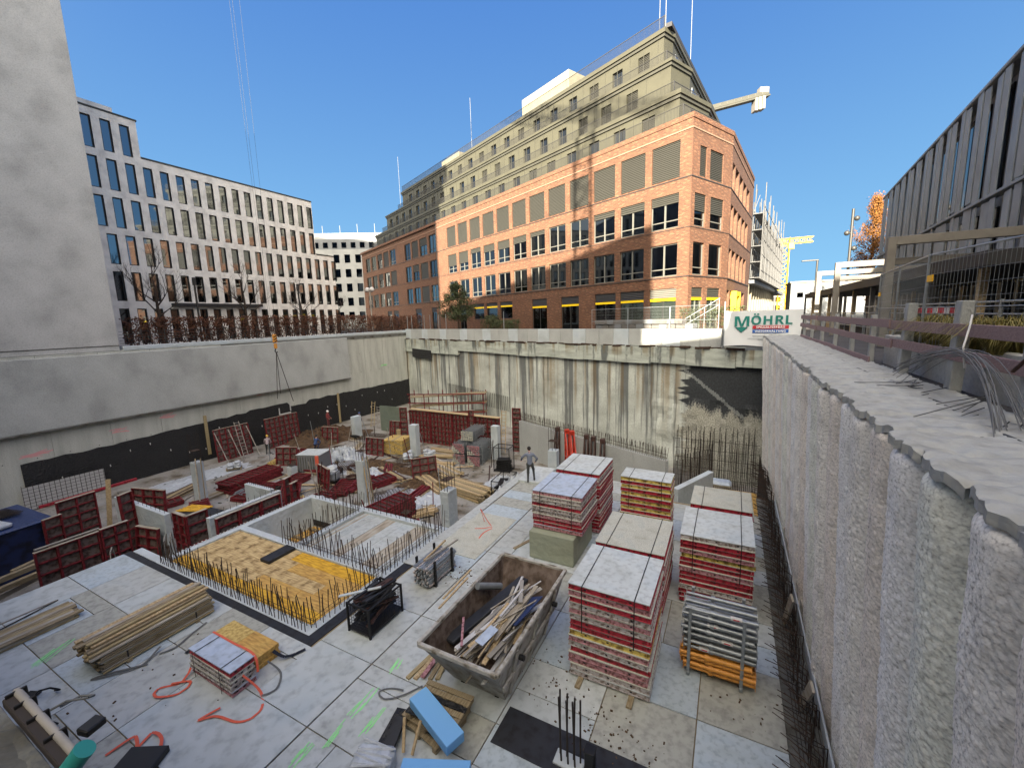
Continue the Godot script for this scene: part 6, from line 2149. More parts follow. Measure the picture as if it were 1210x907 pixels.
	put("pipe", ctube(0.80, 0.019, 12), M.frame_white, o, Transform3D(Basis(Vector3.BACK, -PI / 2), Vector3(-0.40, 0.03, -0.012)))
	put("dark_channel", cbox(Vector3(0.80, 0.05, 0.05), 0.006), M.rebar, o, at(0, 0.0, 0.022))
	for x in [-0.38, -0.24, -0.05, 0.18]:
		put("bracket", cbox(Vector3(0.012, 0.07, 0.085), 0.004), M.black_steel, o, at(x, 0.012, -0.005))
	put("black_box", cbox(Vector3(0.075, 0.04, 0.09), 0.006), M.black_plastic, o, Transform3D(Basis(UP, 0.25), Vector3(0.235, 0.0, -0.12)))
	var gh := Geo.new()
	gh.path(PackedVector3Array([Vector3(-0.05, 0.03, -0.05), Vector3(0.0, 0.06, -0.10), Vector3(0.05, 0.04, -0.17), Vector3(0.03, 0.02, -0.20), Vector3(-0.02, 0.03, -0.16), Vector3(-0.03, 0.03, -0.08)]), 0.006, 6)
	put("wire_loop", gh.mesh(), M.strap_grey, o)
	o = thing("turquoise_cap", "turquoise plastic tube end at the lower left corner", "tube", Vector3(-2.70, -2.02, -0.50))
	var ta := Vector3(-0.10, -0.22, 0.10)
	var tb := Vector3(0.06, 0.06, -0.06)
	gh = Geo.new()
	gh.tube(ta, tb, 0.043, 18)
	put("tube", gh.mesh(), M.teal, o)
	gh = Geo.new()
	gh.tube(tb - (tb - ta).normalized() * 0.02, tb + (tb - ta).normalized() * 0.004, 0.0445, 18)
	put("tube_rim", gh.mesh(), M.teal, o)


func prop_mesh(l: float, f := 1.0) -> ArrayMesh:
	var k := "prop %.2f %.2f" % [l, f]
	if not kept.has(k):
		var g := Geo.new()
		g.tube(Vector3.ZERO, Vector3(0, l * 0.62, 0), 0.034 * f, 8)
		g.tube(Vector3(0, l * 0.62, 0), Vector3(0, l, 0), 0.026 * f, 8)
		g.tube(Vector3(0, l * 0.58, 0), Vector3(0, l * 0.64, 0), 0.046 * f, 8)
		g.box(Vector3(0, 0.004, 0), Vector3(0.07 * f + 0.04, 0.008, 0.07 * f + 0.04))
		g.box(Vector3(0, l, 0), Vector3(0.07 * f + 0.04, 0.008, 0.07 * f + 0.04))
		kept[k] = g.mesh()
	return kept[k]


func crate_parts(o: Node, w: float, d: float, h: float, m: Material) -> void:
	for x in [-1.0, 1.0]:
		for z in [-1.0, 1.0]:
			put("corner_post", cbox(Vector3(0.05, h, 0.05), 0.005), m, o, at(x * (w * 0.5 - 0.025), h * 0.5, z * (d * 0.5 - 0.025)))
	for y in [0.10, h - 0.03]:
		for x in [-1.0, 1.0]:
			put("rail", cbox(Vector3(0.042, 0.045, d - 0.1), 0.005), m, o, at(x * (w * 0.5 - 0.025), y, 0))
		for z in [-1.0, 1.0]:
			put("rail", cbox(Vector3(w - 0.1, 0.045, 0.042), 0.005), m, o, at(0, y, z * (d * 0.5 - 0.025)))
	put("floor", cbox(Vector3(w - 0.06, 0.03, d - 0.06)), m, o, at(0, 0.11, 0))
	var g := Geo.new()
	var y := 0.2
	while y < h - 0.05:
		for x in [-1.0, 1.0]:
			g.tube(Vector3(x * (w * 0.5 - 0.02), y, -d * 0.5), Vector3(x * (w * 0.5 - 0.02), y, d * 0.5), 0.004, 3, -1.0, false)
		for z in [-1.0, 1.0]:
			g.tube(Vector3(-w * 0.5, y, z * (d * 0.5 - 0.02)), Vector3(w * 0.5, y, z * (d * 0.5 - 0.02)), 0.004, 3, -1.0, false)
		y += 0.09
	var t := -0.5
	while t < 0.5:
		for x in [-1.0, 1.0]:
			g.tube(Vector3(x * (w * 0.5 - 0.02), 0.1, t * d), Vector3(x * (w * 0.5 - 0.02), h, t * d), 0.004, 3, -1.0, false)
		for z in [-1.0, 1.0]:
			g.tube(Vector3(t * w, 0.1, z * (d * 0.5 - 0.02)), Vector3(t * w, h, z * (d * 0.5 - 0.02)), 0.004, 3, -1.0, false)
		t += 0.1
	put("wire_mesh", g.mesh(), m, o, Transform3D.IDENTITY, "stuff")


# ---------------------------------------------------------------- things on the lower slab
func form_wall(label: String, p: Vector3, turn: float, w: float, h: float, lean := 0.0, group := "", cols := 2, called := "wall_form") -> Node3D:
	# a framed steel wall form seen from its ribbed back: local x along it, z towards the ribs; a pale edge on top
	var o := thing(called, label, "wall form", p, turn, group)
	o.rotation.x = 0.0
	o.transform.basis = Basis(UP, turn) * Basis(Vector3.RIGHT, lean)
	put("skin", cbox(Vector3(w, h, 0.02)), M.form_skin, o, at(0, h * 0.5, -0.05))
	for s in [-1.0, 1.0]:
		put("edge_rail", cbox(Vector3(0.06, h, 0.14), 0.006), M.red_steel, o, at(s * (w * 0.5 - 0.03), h * 0.5, 0.02))
	for k in cols - 1:
		put("upright", cbox(Vector3(0.07, h - 0.02, 0.13), 0.006), M.red_steel, o, at(-w * 0.5 + (k + 1) * w / cols, h * 0.5, 0.02))
	var n := int(h / 0.42)
	for i in n + 1:
		put("rib", cbox(Vector3(w - 0.12, 0.05, 0.11), 0.004), M.red_steel, o, at(0, clampf(i * h / n, 0.03, h - 0.03), 0.015))
	put("top_edge", cbox(Vector3(w, 0.02, 0.16), 0.003), M.board_grey, o, at(0, h + 0.011, 0.0))
	return o


func column(label: String, p: Vector3, sx: float, sz: float, h: float, bar: float) -> Node3D:
	var o := thing("concrete_column", label, "column", p, R.randf_range(-0.06, 0.06), "fresh concrete columns with starter bars")
	put("shaft", cbox(Vector3(sx, h, sz), 0.015), M.fresh, o, at(0, h * 0.5, 0))
	if bar > 0.0:
		for x in [-1.0, 0.0, 1.0]:
			for z in [-1.0, 1.0]:
				put("starter_bar", ctube(snappedf(bar, 0.1), 0.016, 5), M.rebar, o, Transform3D(Basis.from_euler(Vector3(R.randf_range(-0.02, 0.02), 0, R.randf_range(-0.02, 0.02))), Vector3(x * (sx * 0.5 - 0.06), h - 0.02, z * (sz * 0.5 - 0.06))))
		put("tie", cbox(Vector3(sx - 0.06, 0.02, sz - 0.06)), M.rebar_rust, o, at(0, h + bar * 0.4, 0))
	return o


func lying_forms(label: String, p: Vector3, turn: float, l: float, w: float, layers: int, group := "") -> void:
	# wall forms stacked flat: each form a part with ribs on show
	var o := thing("form_pile", label, "form stack", p, turn, group)
	for j in layers:
		var g := Geo.new()
		var y := 0.10 + j * 0.15
		for s in [-1.0, 1.0]:
			g.box(Vector3(s * (w * 0.5 - 0.03), y, 0), Vector3(0.06, 0.13, l), Basis.IDENTITY, 0.005)
		var n := int(l / 0.35)
		for i in n + 1:
			g.box(Vector3(0, y, -l * 0.5 + 0.03 + i * (l - 0.06) / n), Vector3(w - 0.12, 0.09, 0.05))
		put("form", g.mesh(), M.red_steel, o, Transform3D(Basis(UP, R.randf_range(-0.03, 0.03)), Vector3(R.randf_range(-0.06, 0.06), 0, R.randf_range(-0.08, 0.08))))
		put("form_skin", cbox(Vector3(w - 0.13, 0.02, l - 0.06)), M.brown_steel, o, at(0, y - 0.055, 0))


func sheet_heap(called: String, label: String, category: String, p: Vector3, sx: float, sz: float, h: float, m: Material, s: int) -> void:
	var g := Geo.new()
	var f := noise(0.8, 4, s)
	var n := 26
	for i in n:
		for j in n:
			var a := []
			for q in [[i, j], [i + 1, j], [i + 1, j + 1], [i, j + 1]]:
				var u: float = float(q[0]) / n * 2.0 - 1.0
				var v: float = float(q[1]) / n * 2.0 - 1.0
				var e := 1.0 + 0.25 * f.get_noise_2d(atan2(v, u) * 2.0, 5.0)
				var k := clampf(1.0 - pow(u * u + v * v, 0.9), 0.0, 1.0)
				a.append(Vector3(u * sx * 0.5 * e, maxf(0.004, h * k * (0.75 + 0.9 * f.get_noise_2d(u * sx * 1.8, v * sz * 1.8))), v * sz * 0.5 * e))
			g.quad(a[0], a[1], a[2], a[3], UP)
	solo(called, g.mesh(), m, label, category, Transform3D(Basis.IDENTITY, p))


func ladder(label: String, p: Vector3, turn: float, lean: float, h: float, m: Material) -> void:
	var o := thing("ladder", label, "ladder", p)
	o.transform.basis = Basis(UP, turn) * Basis(Vector3.RIGHT, lean)
	for s in [-0.2, 0.2]:
		put("stile", cbox(Vector3(0.05, h, 0.04), 0.004), m, o, at(s, h * 0.5, 0))
	for i in int(h / 0.3):
		put("rung", cbox(Vector3(0.36, 0.035, 0.035), 0.004), m, o, at(0, 0.2 + i * 0.3, 0))


func slab_things() -> void:
	var y := SLAB
	# far left: blue container, walls and red forms
	var o := thing("blue_container", "dark blue container with a blue cover at the left edge of the pit floor", "container", Vector3(-30.7, y, -5.3), 0.06)
	put("body", cbox(Vector3(3.9, 2.3, 2.6), 0.03), M.blue_paint, o, at(0, 1.15, 0))
	put("cover", cbox(Vector3(4.0, 0.16, 2.7), 0.07), M.blue_sheet, o, at(0, 2.37, 0))
	for i in 7:
		put("side_rib", cbox(Vector3(0.08, 2.1, 0.05), 0.01), M.blue_paint, o, at(-1.7 + i * 0.55, 1.1, 1.32))
	o = thing("mesh_pile", "dark pile of steel mesh mats lying on the blue container", "mesh mats", Vector3(-31.3, y + 2.47, -5.6), 0.06)
	for j in 3:
		var g := Geo.new()
		for i in 9:
			g.tube(Vector3(-0.7, 0.03 + 0.06 * j, -0.4 + i * 0.1), Vector3(0.7, 0.03 + 0.06 * j, -0.4 + i * 0.1), 0.012, 4)
			g.tube(Vector3(-0.65 + i * 0.16, 0.05 + 0.06 * j, -0.45), Vector3(-0.65 + i * 0.16, 0.05 + 0.06 * j, 0.45), 0.012, 4)
		put("mat", g.mesh(), M.rebar, o, Transform3D(Basis(UP, 0.08 * j), Vector3(0.1 * j, 0, 0)))
	solo("wrapped_roll", cbox(Vector3(1.3, 0.22, 0.55), 0.07), M.foil, "grey wrapped roll lying on the blue container", "roll", Transform3D(Basis(UP, 0.2), Vector3(-29.6, y + 2.58, -5.1)))
	o = thing("insulation_board", "white insulation board behind a steel mesh at the foot of the left pit wall", "mesh panel", Vector3(LEFT + 0.45, y, -10.0))
	put("board", cbox(Vector3(0.06, 1.5, 4.0), 0.005), M.white_paint, o, at(0, 0.85, 0))
	for i in 17:
		put("upright_bar", ctube(1.7, 0.012, 4), M.rebar, o, at(0.06, 0.05, -1.96 + i * 0.245))
	for j in 7:
		put("cross_bar", cbox(Vector3(0.018, 0.018, 4.0)), M.rebar, o, at(0.08, 0.3 + j * 0.22, 0))
	var red := "red steel wall forms left of the lift core"
	form_wall("long red wall form with a white pipe on top at the left deck edge", Vector3(-23.45, y, -5.7), PI / 2, 1.9, 2.9, 0.0, red, 3)
	form_wall("red wall form right of the long one at the left deck edge", Vector3(-23.4, y, -7.15), PI / 2, 0.95, 2.95, 0.0, red)
	solo("white_pipe", ctube(1.9, 0.04, 8), M.frame_white, "white pipe lying along the top of the long red wall form", "pipe", Transform3D(Basis(Vector3.RIGHT, -PI / 2), Vector3(-23.5, y + 3.0, -4.8)))
	form_wall("tall red wall form with two bays beside the blue container", Vector3(-30.0, y, -7.9), PI / 2 + 0.1, 1.55, 2.75, 0.0, red)
	form_wall("narrow red wall form between the blue container and the tall red form", Vector3(-28.6, y, -6.6), PI / 2 + 0.2, 0.7, 2.5, 0.0, red, 1)
	form_wall("narrow upright red form standing higher than the walls left of the core", Vector3(-25.2, y, -8.35), PI / 2 + 0.35, 0.62, 3.6, -0.04, red, 1)
	form_wall("red corner form, its wide side towards the core", Vector3(-21.5, y, -9.4), PI / 2, 0.9, 2.9, 0.0, red, 1)
	form_wall("red corner form, its narrow side towards the photographer", Vector3(-22.05, y, -9.0), 0.0, 1.05, 2.9, 0.0, red)
	for k in 3:
		form_wall("red wall form along the lift core, %s" % ["nearest of the row", "middle one of the row", "farthest of the row"][k], Vector3(-20.05, y, -9.95 - k * 1.02), PI / 2, 1.0, 2.85, 0.0, red, 1)
	form_wall("left one of two red corner posts at the far end of the core forms", Vector3(-20.6, y, -13.3), PI / 2 + 0.3, 0.5, 3.3, 0.0, red, 1)
	form_wall("right one of two red corner posts at the far end of the core forms", Vector3(-19.9, y, -13.2), PI / 2 + 0.3, 0.5, 3.2, 0.0, red, 1)
	var wl := [
		[Vector3(-25.1, 0, -8.75), Vector3(5.0, 2.9, 0.25), "fresh grey concrete wall running across behind the red forms on the left"],
		[Vector3(-20.35, 0, -11.0), Vector3(0.25, 2.9, 3.4), "fresh concrete wall inside the row of red forms by the core"],
		[Vector3(-22.0, 0, -12.65), Vector3(2.2, 2.85, 0.25), "short fresh concrete wall with a slot, left of the far end of the forms"],
	]
	for q in wl:
		o = thing("concrete_wall", q[2], "wall", q[0] + Vector3(0, y, 0))
		put("wall", cbox(q[1], 0.008), M.fresh, o, at(0, q[1].y * 0.5, 0))
		var along: bool = q[1].x > q[1].z
		for i in 12:
			var u := (i + 0.5) / 12.0 - 0.5
			put("starter_bar", ctube(0.25, 0.01, 4), M.rebar, o, at(u * q[1].x if along else 0.0, q[1].y - 0.01, 0.0 if along else u * q[1].z))
	solo("upright_plank", cbox(Vector3(0.22, 3.0, 0.05), 0.004), M.timber_pale, "pale plank standing upright among the red forms on the left", "plank", Transform3D(Basis.from_euler(Vector3(0.0, 1.0, -0.10)), Vector3(-30.9, y + 1.5, -9.4)))
	solo("red_waler", cbox(Vector3(0.14, 0.16, 4.4), 0.01), M.red_frame, "long red steel waler lying high in front of the white mesh panel", "beam", Transform3D(Basis.from_euler(Vector3(0.05, -0.12, 0)), Vector3(-34.5, y + 1.5, -9.8)))
	o = thing("board_platform", "stack of yellow boards on a small platform between the red forms", "board stack", Vector3(-23.6, y, -10.4))
	for x in [-0.9, 0.9]:
		for z in [-0.4, 0.4]:
			put("leg", ctube(1.9, 0.03, 6), M.galv, o, at(x, 0, z))
	for j in 3:
		put("platform_board", cbox(Vector3(2.1, 0.08, 1.0), 0.006), M.bitumen, o, Transform3D(Basis(UP, 0.05 * j), Vector3(0.1 * j, 1.94 + 0.09 * j, 0)))
	for i in 5:
		put("yellow_board", cbox(Vector3(1.3, 0.05, 0.12), 0.004), M.yellow_bright, o, Transform3D(Basis(UP, 0.3 + 0.04 * i), Vector3(-0.3, 2.2, -0.35 + i * 0.15)))
	# columns with props leaning on them
	for q in [[-30.3, -13.7, 0.55, 0.55, 2.75, 1.9, "fresh grey column with dark planks leaning on it, in front of the black sheet"], [-20.4, -18.2, 0.6, 0.5, 2.75, 1.5, "fresh grey column with pale planks leaning on it, behind the core"], [-23.3, -26.6, 0.65, 0.55, 2.75, 0.0, "fresh grey column beside the yellow timber stack"], [-16.6, -28.6, 0.6, 0.5, 2.8, 0.0, "fresh grey column right of the prop bundles"], [-12.55, -16.6, 0.5, 0.75, 2.75, 1.4, "fresh grey column with tall starter bars at the deck edge behind the core"], [-12.6, -13.5, 0.45, 0.45, 2.35, 1.3, "small fresh grey column with thin starter bars just behind the core"], [-9.9, -24.4, 0.6, 0.55, 2.85, 1.5, "fresh grey column with dark starter bars right of the man"], [-28.9, -19.2, 0.5, 0.5, 0.8, 0.3, "low stub of a fresh column near the workers at the left"], [-33.0, -29.2, 0.5, 0.9, 2.1, 0.0, "leaning grey concrete slab by the workers at the far left corner"]]:
		column(q[6], Vector3(q[0], y, q[1]), q[2], q[3], q[4], q[5])
	for q in [[-29.8, -13.4, 0], [-29.6, -13.6, 1], [-29.4, -13.2, 2], [-19.95, -18.0, 3], [-19.75, -18.2, 4], [-19.6, -17.9, 5]]:
		solo("leaning_plank", cbox(Vector3(0.16, 3.1, 0.05), 0.004), [M.timber_pale, M.timber_old, M.board_grey][int(q[2]) % 3], "%s of the planks leaning on the column %s" % [["left one", "middle one", "right one"][int(q[2]) % 3], "in front of the black sheet" if q[2] < 3 else "behind the core"], "plank", Transform3D(Basis.from_euler(Vector3(0.0, -0.5, 0.26)), Vector3(q[0], y + 1.5, q[1])))
	# piles of red forms
	lying_forms("long pile of red forms lying in front of the black sheet", Vector3(-30.4, y, -17.0), 0.06, 3.9, 1.5, 5)
	lying_forms("low pile of red forms left of the long pile", Vector3(-28.3, y, -16.0), 0.2, 2.8, 1.2, 2)
	lying_forms("pile of red forms lying behind the core near the leaning planks", Vector3(-22.8, y, -16.2), 0.1, 2.8, 1.2, 3)
	lying_forms("low pile of red forms right behind the far core wall", Vector3(-20.6, y, -15.4), -0.4, 2.6, 1.0, 2)
	lying_forms("high pile of red forms beside the column with tall starter bars", Vector3(-16.6, y, -16.4), -0.1, 2.9, 1.3, 9)
	lying_forms("small pile of red forms between the high pile and the column", Vector3(-14.0, y, -15.6), 0.9, 1.6, 0.7, 6)
	solo("yellow_girder", cbox(Vector3(0.2, 0.6, 2.2), 0.01), M.yellow_timber, "yellow timber girder standing beside the high pile of red forms", "girder", at(-15.6, y + 0.5, -14.7))
	# forms against the black sheet
	form_wall("red wall form leaning on the black sheet behind the ladder", Vector3(-37.9, y, -20.2), PI / 2, 2.9, 2.75, -0.1, "red forms leaning on the black sheet", 6)
	form_wall("red wall form leaning on the black sheet right of the stooping worker", Vector3(-37.6, y, -24.6), PI / 2, 3.3, 2.75, -0.1, "red forms leaning on the black sheet", 7)
	ladder("pale ladder leaning on the red form by the black sheet", Vector3(-36.7, y, -20.4), PI / 2, -0.28, 3.3, M.frame_white)
	for k in 3:
		solo("raking_prop", ctube(2.9, 0.04, 6), M.frame_white, ["pale raking prop left of the ladder", "pale raking prop close by the ladder", "pale raking prop right of the ladder"][k], "prop", Transform3D(Basis(UP, 0.0) * Basis.from_euler(Vector3(0.12, 0, 0.36)), Vector3(-36.4, y, [-18.8, -19.9, -21.4][k])))
	solo("upright_plank", cbox(Vector3(0.05, 3.4, 0.25), 0.004), M.timber, "yellowish plank standing at the black sheet left of the red forms", "plank", at(LEFT + 0.35, y + 2.2, -18.9))
	solo("upright_plank", cbox(Vector3(0.05, 3.4, 0.25), 0.004), M.timber, "yellowish plank standing at the black sheet near the worker in red", "plank", at(LEFT + 0.45, y + 1.8, -32.5))
	solo("white_bracket", cbox(Vector3(0.04, 0.7, 0.10), 0.004), M.white_paint, "white bracket mark on the black sheet, left leg", "bracket", at(LEFT + 0.2, -8.5, -25.6))
	solo("white_bracket", cbox(Vector3(0.04, 0.7, 0.10), 0.004), M.white_paint, "white bracket mark on the black sheet, right leg", "bracket", at(LEFT + 0.2, -8.3, -26.8))
	solo("white_bracket", cbox(Vector3(0.04, 0.12, 1.2), 0.004), M.white_paint, "white bracket mark on the black sheet, cross piece", "bracket", at(LEFT + 0.22, -8.8, -26.2))
	# small white spacers on the sheet
	for i in 26:
		solo("spacer", cbox(Vector3(0.05, 0.16, 0.05), 0.01), M.white_paint, "small white spacer fixed to the black sheet on the left wall", "spacer", at(LEFT + 0.15, R.randf_range(-10.6, -8.7), -10.0 - i * 1.25), "white spacers on the black sheet")
	# crates, boxes and heaps in the middle
	o = thing("grey_crate", "large grey ribbed crate with an orange strap in the middle of the pit floor", "crate", Vector3(-28.6, y, -20.9), 0.35)
	put("body", cbox(Vector3(1.9, 1.35, 1.5), 0.02), M.far_grey, o, at(0, 0.72, 0))
	put("lid", cbox(Vector3(1.96, 0.06, 1.56), 0.01), M.ply_pale, o, at(0, 1.42, 0))
	for i in 9:
		put("rib", cbox(Vector3(0.06, 1.2, 0.05), 0.004), M.dark_concrete, o, at(-0.84 + i * 0.21, 0.68, 0.77))
	put("strap_bundle", cbox(Vector3(0.3, 0.8, 0.12), 0.05), M.strap, o, at(0.75, 1.0, 0.82))
	o = thing("foil_crate", "black mesh crate filled with white plastic foil beside the grey crate", "crate", Vector3(-25.0, y, -19.5), 0.35)
	crate_parts(o, 1.25, 1.0, 1.0, M.black_steel)
	put("foil", cbox(Vector3(1.1, 0.85, 0.85), 0.2), M.foil, o, at(0, 0.6, 0))
	put("foil", cbox(Vector3(0.8, 0.4, 0.6), 0.18), M.foil, o, Transform3D(Basis.from_euler(Vector3(0.2, 0.5, 0.2)), Vector3(0.05, 1.1, 0)))
	sheet_heap("foil_heap", "crumpled white plastic foil heap behind the foil crate", "foil", Vector3(-29.0, y, -24.0), 4.2, 3.2, 0.9, M.foil, 71)
	sheet_heap("foil_sheet", "thin white foil spread on the floor by the black sheet", "foil", Vector3(-35.5, y, -16.0), 2.6, 7.0, 0.12, M.foil, 72)
	sheet_heap("foil_sheet", "white foil spread on the floor behind the high pile of red forms", "foil", Vector3(-17.8, y, -19.6), 4.6, 4.0, 0.22, M.foil, 73)
	sheet_heap("foil_sheet", "white foil spread beside the column at the deck edge", "foil", Vector3(-12.0, y, -19.6), 2.6, 3.4, 0.3, M.foil, 74)
	sheet_heap("foil_sheet", "white foil heap between the timber stacks and the deck edge", "foil", Vector3(-13.7, y, -24.4), 2.2, 2.0, 0.5, M.foil, 75)
	sheet_heap("foil_sheet", "long white foil roll along the far deck edge below the man", "foil", Vector3(-10.7, y + 1.6, -20.0), 1.2, 5.5, 0.9, M.foil, 76)
	sheet_heap("foil_sheet", "dusty white foil between the columns behind the core", "foil", Vector3(-24.0, y, -22.6), 5.0, 3.0, 0.18, M.foil, 81)
	sheet_heap("earth_heap", "brown earth heap in front of the black sheet at the far left", "earth", Vector3(-36.0, y, -28.0), 6.5, 7.5, 1.0, M.earth, 77)
	sheet_heap("earth_heap", "low brown earth patch behind the column with pale planks", "earth", Vector3(-24.5, y, -23.6), 4.0, 2.2, 0.35, M.earth, 78)
	sheet_heap("earth_heap", "small brown earth heap right of the leaning pale planks", "earth", Vector3(-19.0, y, -21.6), 2.6, 1.6, 0.4, M.earth, 79)
	sheet_heap("earth_heap", "long brown earth ridge in front of the timber stacks", "earth", Vector3(-20.4, y, -23.4), 7.5, 1.2, 0.45, M.earth, 80)
	# timber on the slab
	o = thing("yellow_timber_stack", "square stack of yellow timber beams left of the grey column", "timber stack", Vector3(-25.6, y, -27.0), 0.25)
	for j in 10:
		for i in 7:
			put("beam", cbox(Vector3(0.24, 0.115, 1.7), 0.008), M.yellow_timber if (i + j) % 4 else M.timber, o, at(-0.8 + i * 0.26, 0.1 + j * 0.122, R.randf_range(-0.03, 0.03)))
	var tb := func(label: String, p: Vector3, turn: float, l: float, n: int, layers: int, m: Array) -> void:
		var t := thing("plank_stack", label, "timber stack", p, turn)
		for j in layers:
			for i in n:
				put("plank", cbox(Vector3(0.17, 0.06, snappedf(l, 0.5)), 0.004), m[(i + j) % m.size()], t, Transform3D(Basis(UP, R.randf_range(-0.03, 0.03)), Vector3((i - n * 0.5) * 0.18 + R.randf_range(-0.02, 0.02), 0.05 + j * 0.07, R.randf_range(-0.2, 0.2))))
	tb.call("low stack of pale planks in front of the prop bundles", Vector3(-19.4, y, -24.8), 1.15, 4.5, 9, 4, [M.timber_pale, M.timber, M.board_grey])
	tb.call("thick plank stack at the far deck edge with a mesh crate at its end", Vector3(-15.2, y, -22.0), 1.35, 4.0, 8, 8, [M.timber, M.timber_pale, M.timber_old])
	tb.call("pale planks lying slanted below the long red form wall", Vector3(-20.6, y, -27.4), 1.9, 4.5, 3, 3, [M.timber_pale, M.timber])
	tb.call("loose pale planks on the floor near the grey crate", Vector3(-32.0, y, -19.0), 0.3, 4.0, 4, 1, [M.timber_pale, M.board_grey])
	for i in 46:
		var p := Vector3(R.randf_range(-33, -15), y + 0.04 + 0.002 * i, R.randf_range(-28, -13.5))
		solo("loose_plank", cbox(Vector3([0.12, 0.18, 0.08][i % 3], 0.04, [1.5, 2.5, 3.2][i % 3]), 0.003), [M.timber_old, M.timber_pale, M.brown_steel, M.board_grey][i % 4], "loose plank lying about on the lower floor of the pit", "plank", Transform3D(Basis(UP, R.randf() * TAU), p), "loose planks on the pit floor")
	# odds and ends between the forms and the middle of the floor
	for q in [[-22.6, -6.2, "beside the right hand red form at the deck edge"], [-22.3, -7.6, "behind the left end of the core walls"], [-21.4, -8.0, "between the core and the red corner form"], [-24.2, -8.0, "in front of the grey wall on the left"], [-26.3, -7.6, "left of the narrow upright form"], [-19.3, -14.4, "just behind the lift core"], [-17.4, -14.0, "behind the right half of the core"], [-21.9, -14.6, "left of the far core corner"], [-26.0, -14.6, "in front of the long red pile"], [-24.3, -13.9, "beside the wall with the slot"]]:
		var t := thing("form_ties", "rusty form ties and clamps %s" % q[2], "form ties", Vector3(q[0], y, q[1]), R.randf() * TAU)
		for i in 14:
			put("tie_rod", ctube([0.8, 1.2, 1.6][i % 3], 0.022, 5), M.rebar_rust if i % 3 else M.galv, t, Transform3D(Basis.from_euler(Vector3(R.randf_range(0.9, 1.7), R.randf() * TAU, 0)), Vector3(R.randf_range(-0.5, 0.5), 0.08 + 0.05 * i, R.randf_range(-0.5, 0.5))))
		for i in 5:
			put("clamp", cbox(Vector3(0.3, 0.14, 0.12), 0.01), M.red_steel, t, Transform3D(Basis.from_euler(Vector3(R.randf(), R.randf() * TAU, R.randf())), Vector3(R.randf_range(-0.5, 0.5), 0.1 + 0.12 * i, R.randf_range(-0.5, 0.5))))
	for q in [[-22.9, -6.9, 1.7, "pale cable loop hanging over the red form right of the deck corner"], [-20.9, -8.2, 2.2, "pale cable loop by the red corner form"], [-20.2, -7.7, 2.4, "second pale cable loop near the red corner form"]]:
		var lg := Geo.new()
		lg.path(PackedVector3Array([Vector3(0, 0, 0), Vector3(0.05, q[2] * 0.7, 0.05), Vector3(0.2, q[2], 0.15), Vector3(0.45, q[2] * 0.95, 0.3), Vector3(0.6, q[2] * 0.6, 0.4), Vector3(0.62, 0, 0.42)]), 0.022, 5)
		solo("cable_loop", lg.mesh(), M.frame_white, q[3], "cable", at(q[0], y + 0.6, q[1]))
	for q in [[-26.8, -6.2, 2.6, 0.9], [-25.2, -5.2, 2.3, 1.2], [-24.6, -4.2, 2.8, 0.3], [-25.8, -4.0, 2.6, 0.2]]:
		solo("waler_beam", cbox(Vector3(0.2, 0.2, 3.2), 0.01), M.timber_old if q[3] < 1.0 else M.board_grey, "heavy timber waler lying beside the blue container, %s" % ["farthest", "second", "third", "nearest"][int(absf(q[0] * 10)) % 4], "beam", Transform3D(Basis.from_euler(Vector3(0.04, q[3] * 0.3, 0)), Vector3(q[0], y + q[2] * 0.55, q[1])))
	for i in 34:
		var p := Vector3(R.randf_range(-35, -14), y, R.randf_range(-29, -14.5))
		var m: Material = [M.galv, M.yellow_timber, M.red_steel, M.black_steel, M.foil, M.timber_pale][i % 6]
		var t := thing("small_pallet", "small pallet with %s standing on the lower pit floor" % ["grey pipes", "yellow battens", "red clamps", "black parts", "foil bags", "pale battens"][i % 6], "pallet", p, R.randf() * TAU, "small pallets on the pit floor")
		for b in 4:
			put("deck_board", cbox(Vector3(1.1, 0.03, 0.14), 0.004), M.timber_old, t, at(0, 0.13, -0.33 + b * 0.22))
		for b in [-0.45, 0.45]:
			put("block", cbox(Vector3(0.1, 0.11, 0.8), 0.004), M.timber_old, t, at(b, 0.055, 0))
		for b in 9:
			if i % 6 == 4:
				put("bag", cbox(Vector3(0.45, 0.22, 0.36), 0.09), m, t, Transform3D(Basis(UP, R.randf_range(-0.5, 0.5)), Vector3(-0.25 + 0.5 * (b % 2), 0.25 + 0.19 * int(b / 4), -0.2 + 0.4 * (int(b / 2) % 2))))
			else:
				put("piece", cbox(Vector3([1.0, 1.3, 1.6][i % 3], 0.07, 0.09), 0.008), m, t, Transform3D(Basis(UP, R.randf_range(-0.12, 0.12)), Vector3(R.randf_range(-0.06, 0.06), 0.18 + 0.08 * int(b / 4), -0.24 + 0.15 * (b % 4))))
	# more forms, planks and steel that fill the floor
	var more := [[-26.6, -11.6, 0.3, 2.4, 1.1, 3], [-25.2, -16.4, 0.9, 2.6, 1.2, 4], [-31.8, -11.8, -0.2, 2.8, 1.0, 2], [-27.4, -18.2, 0.2, 2.2, 1.2, 3], [-23.2, -19.0, 0.5, 2.7, 1.2, 2], [-18.6, -14.3, 1.35, 2.6, 1.0, 3], [-21.6, -20.4, -0.3, 2.6, 1.2, 3], [-33.2, -22.4, 0.1, 2.8, 1.2, 2], [-28.2, -12.6, 1.2, 2.2, 1.0, 4], [-22.6, -14.6, 0.7, 2.4, 1.1, 5]]
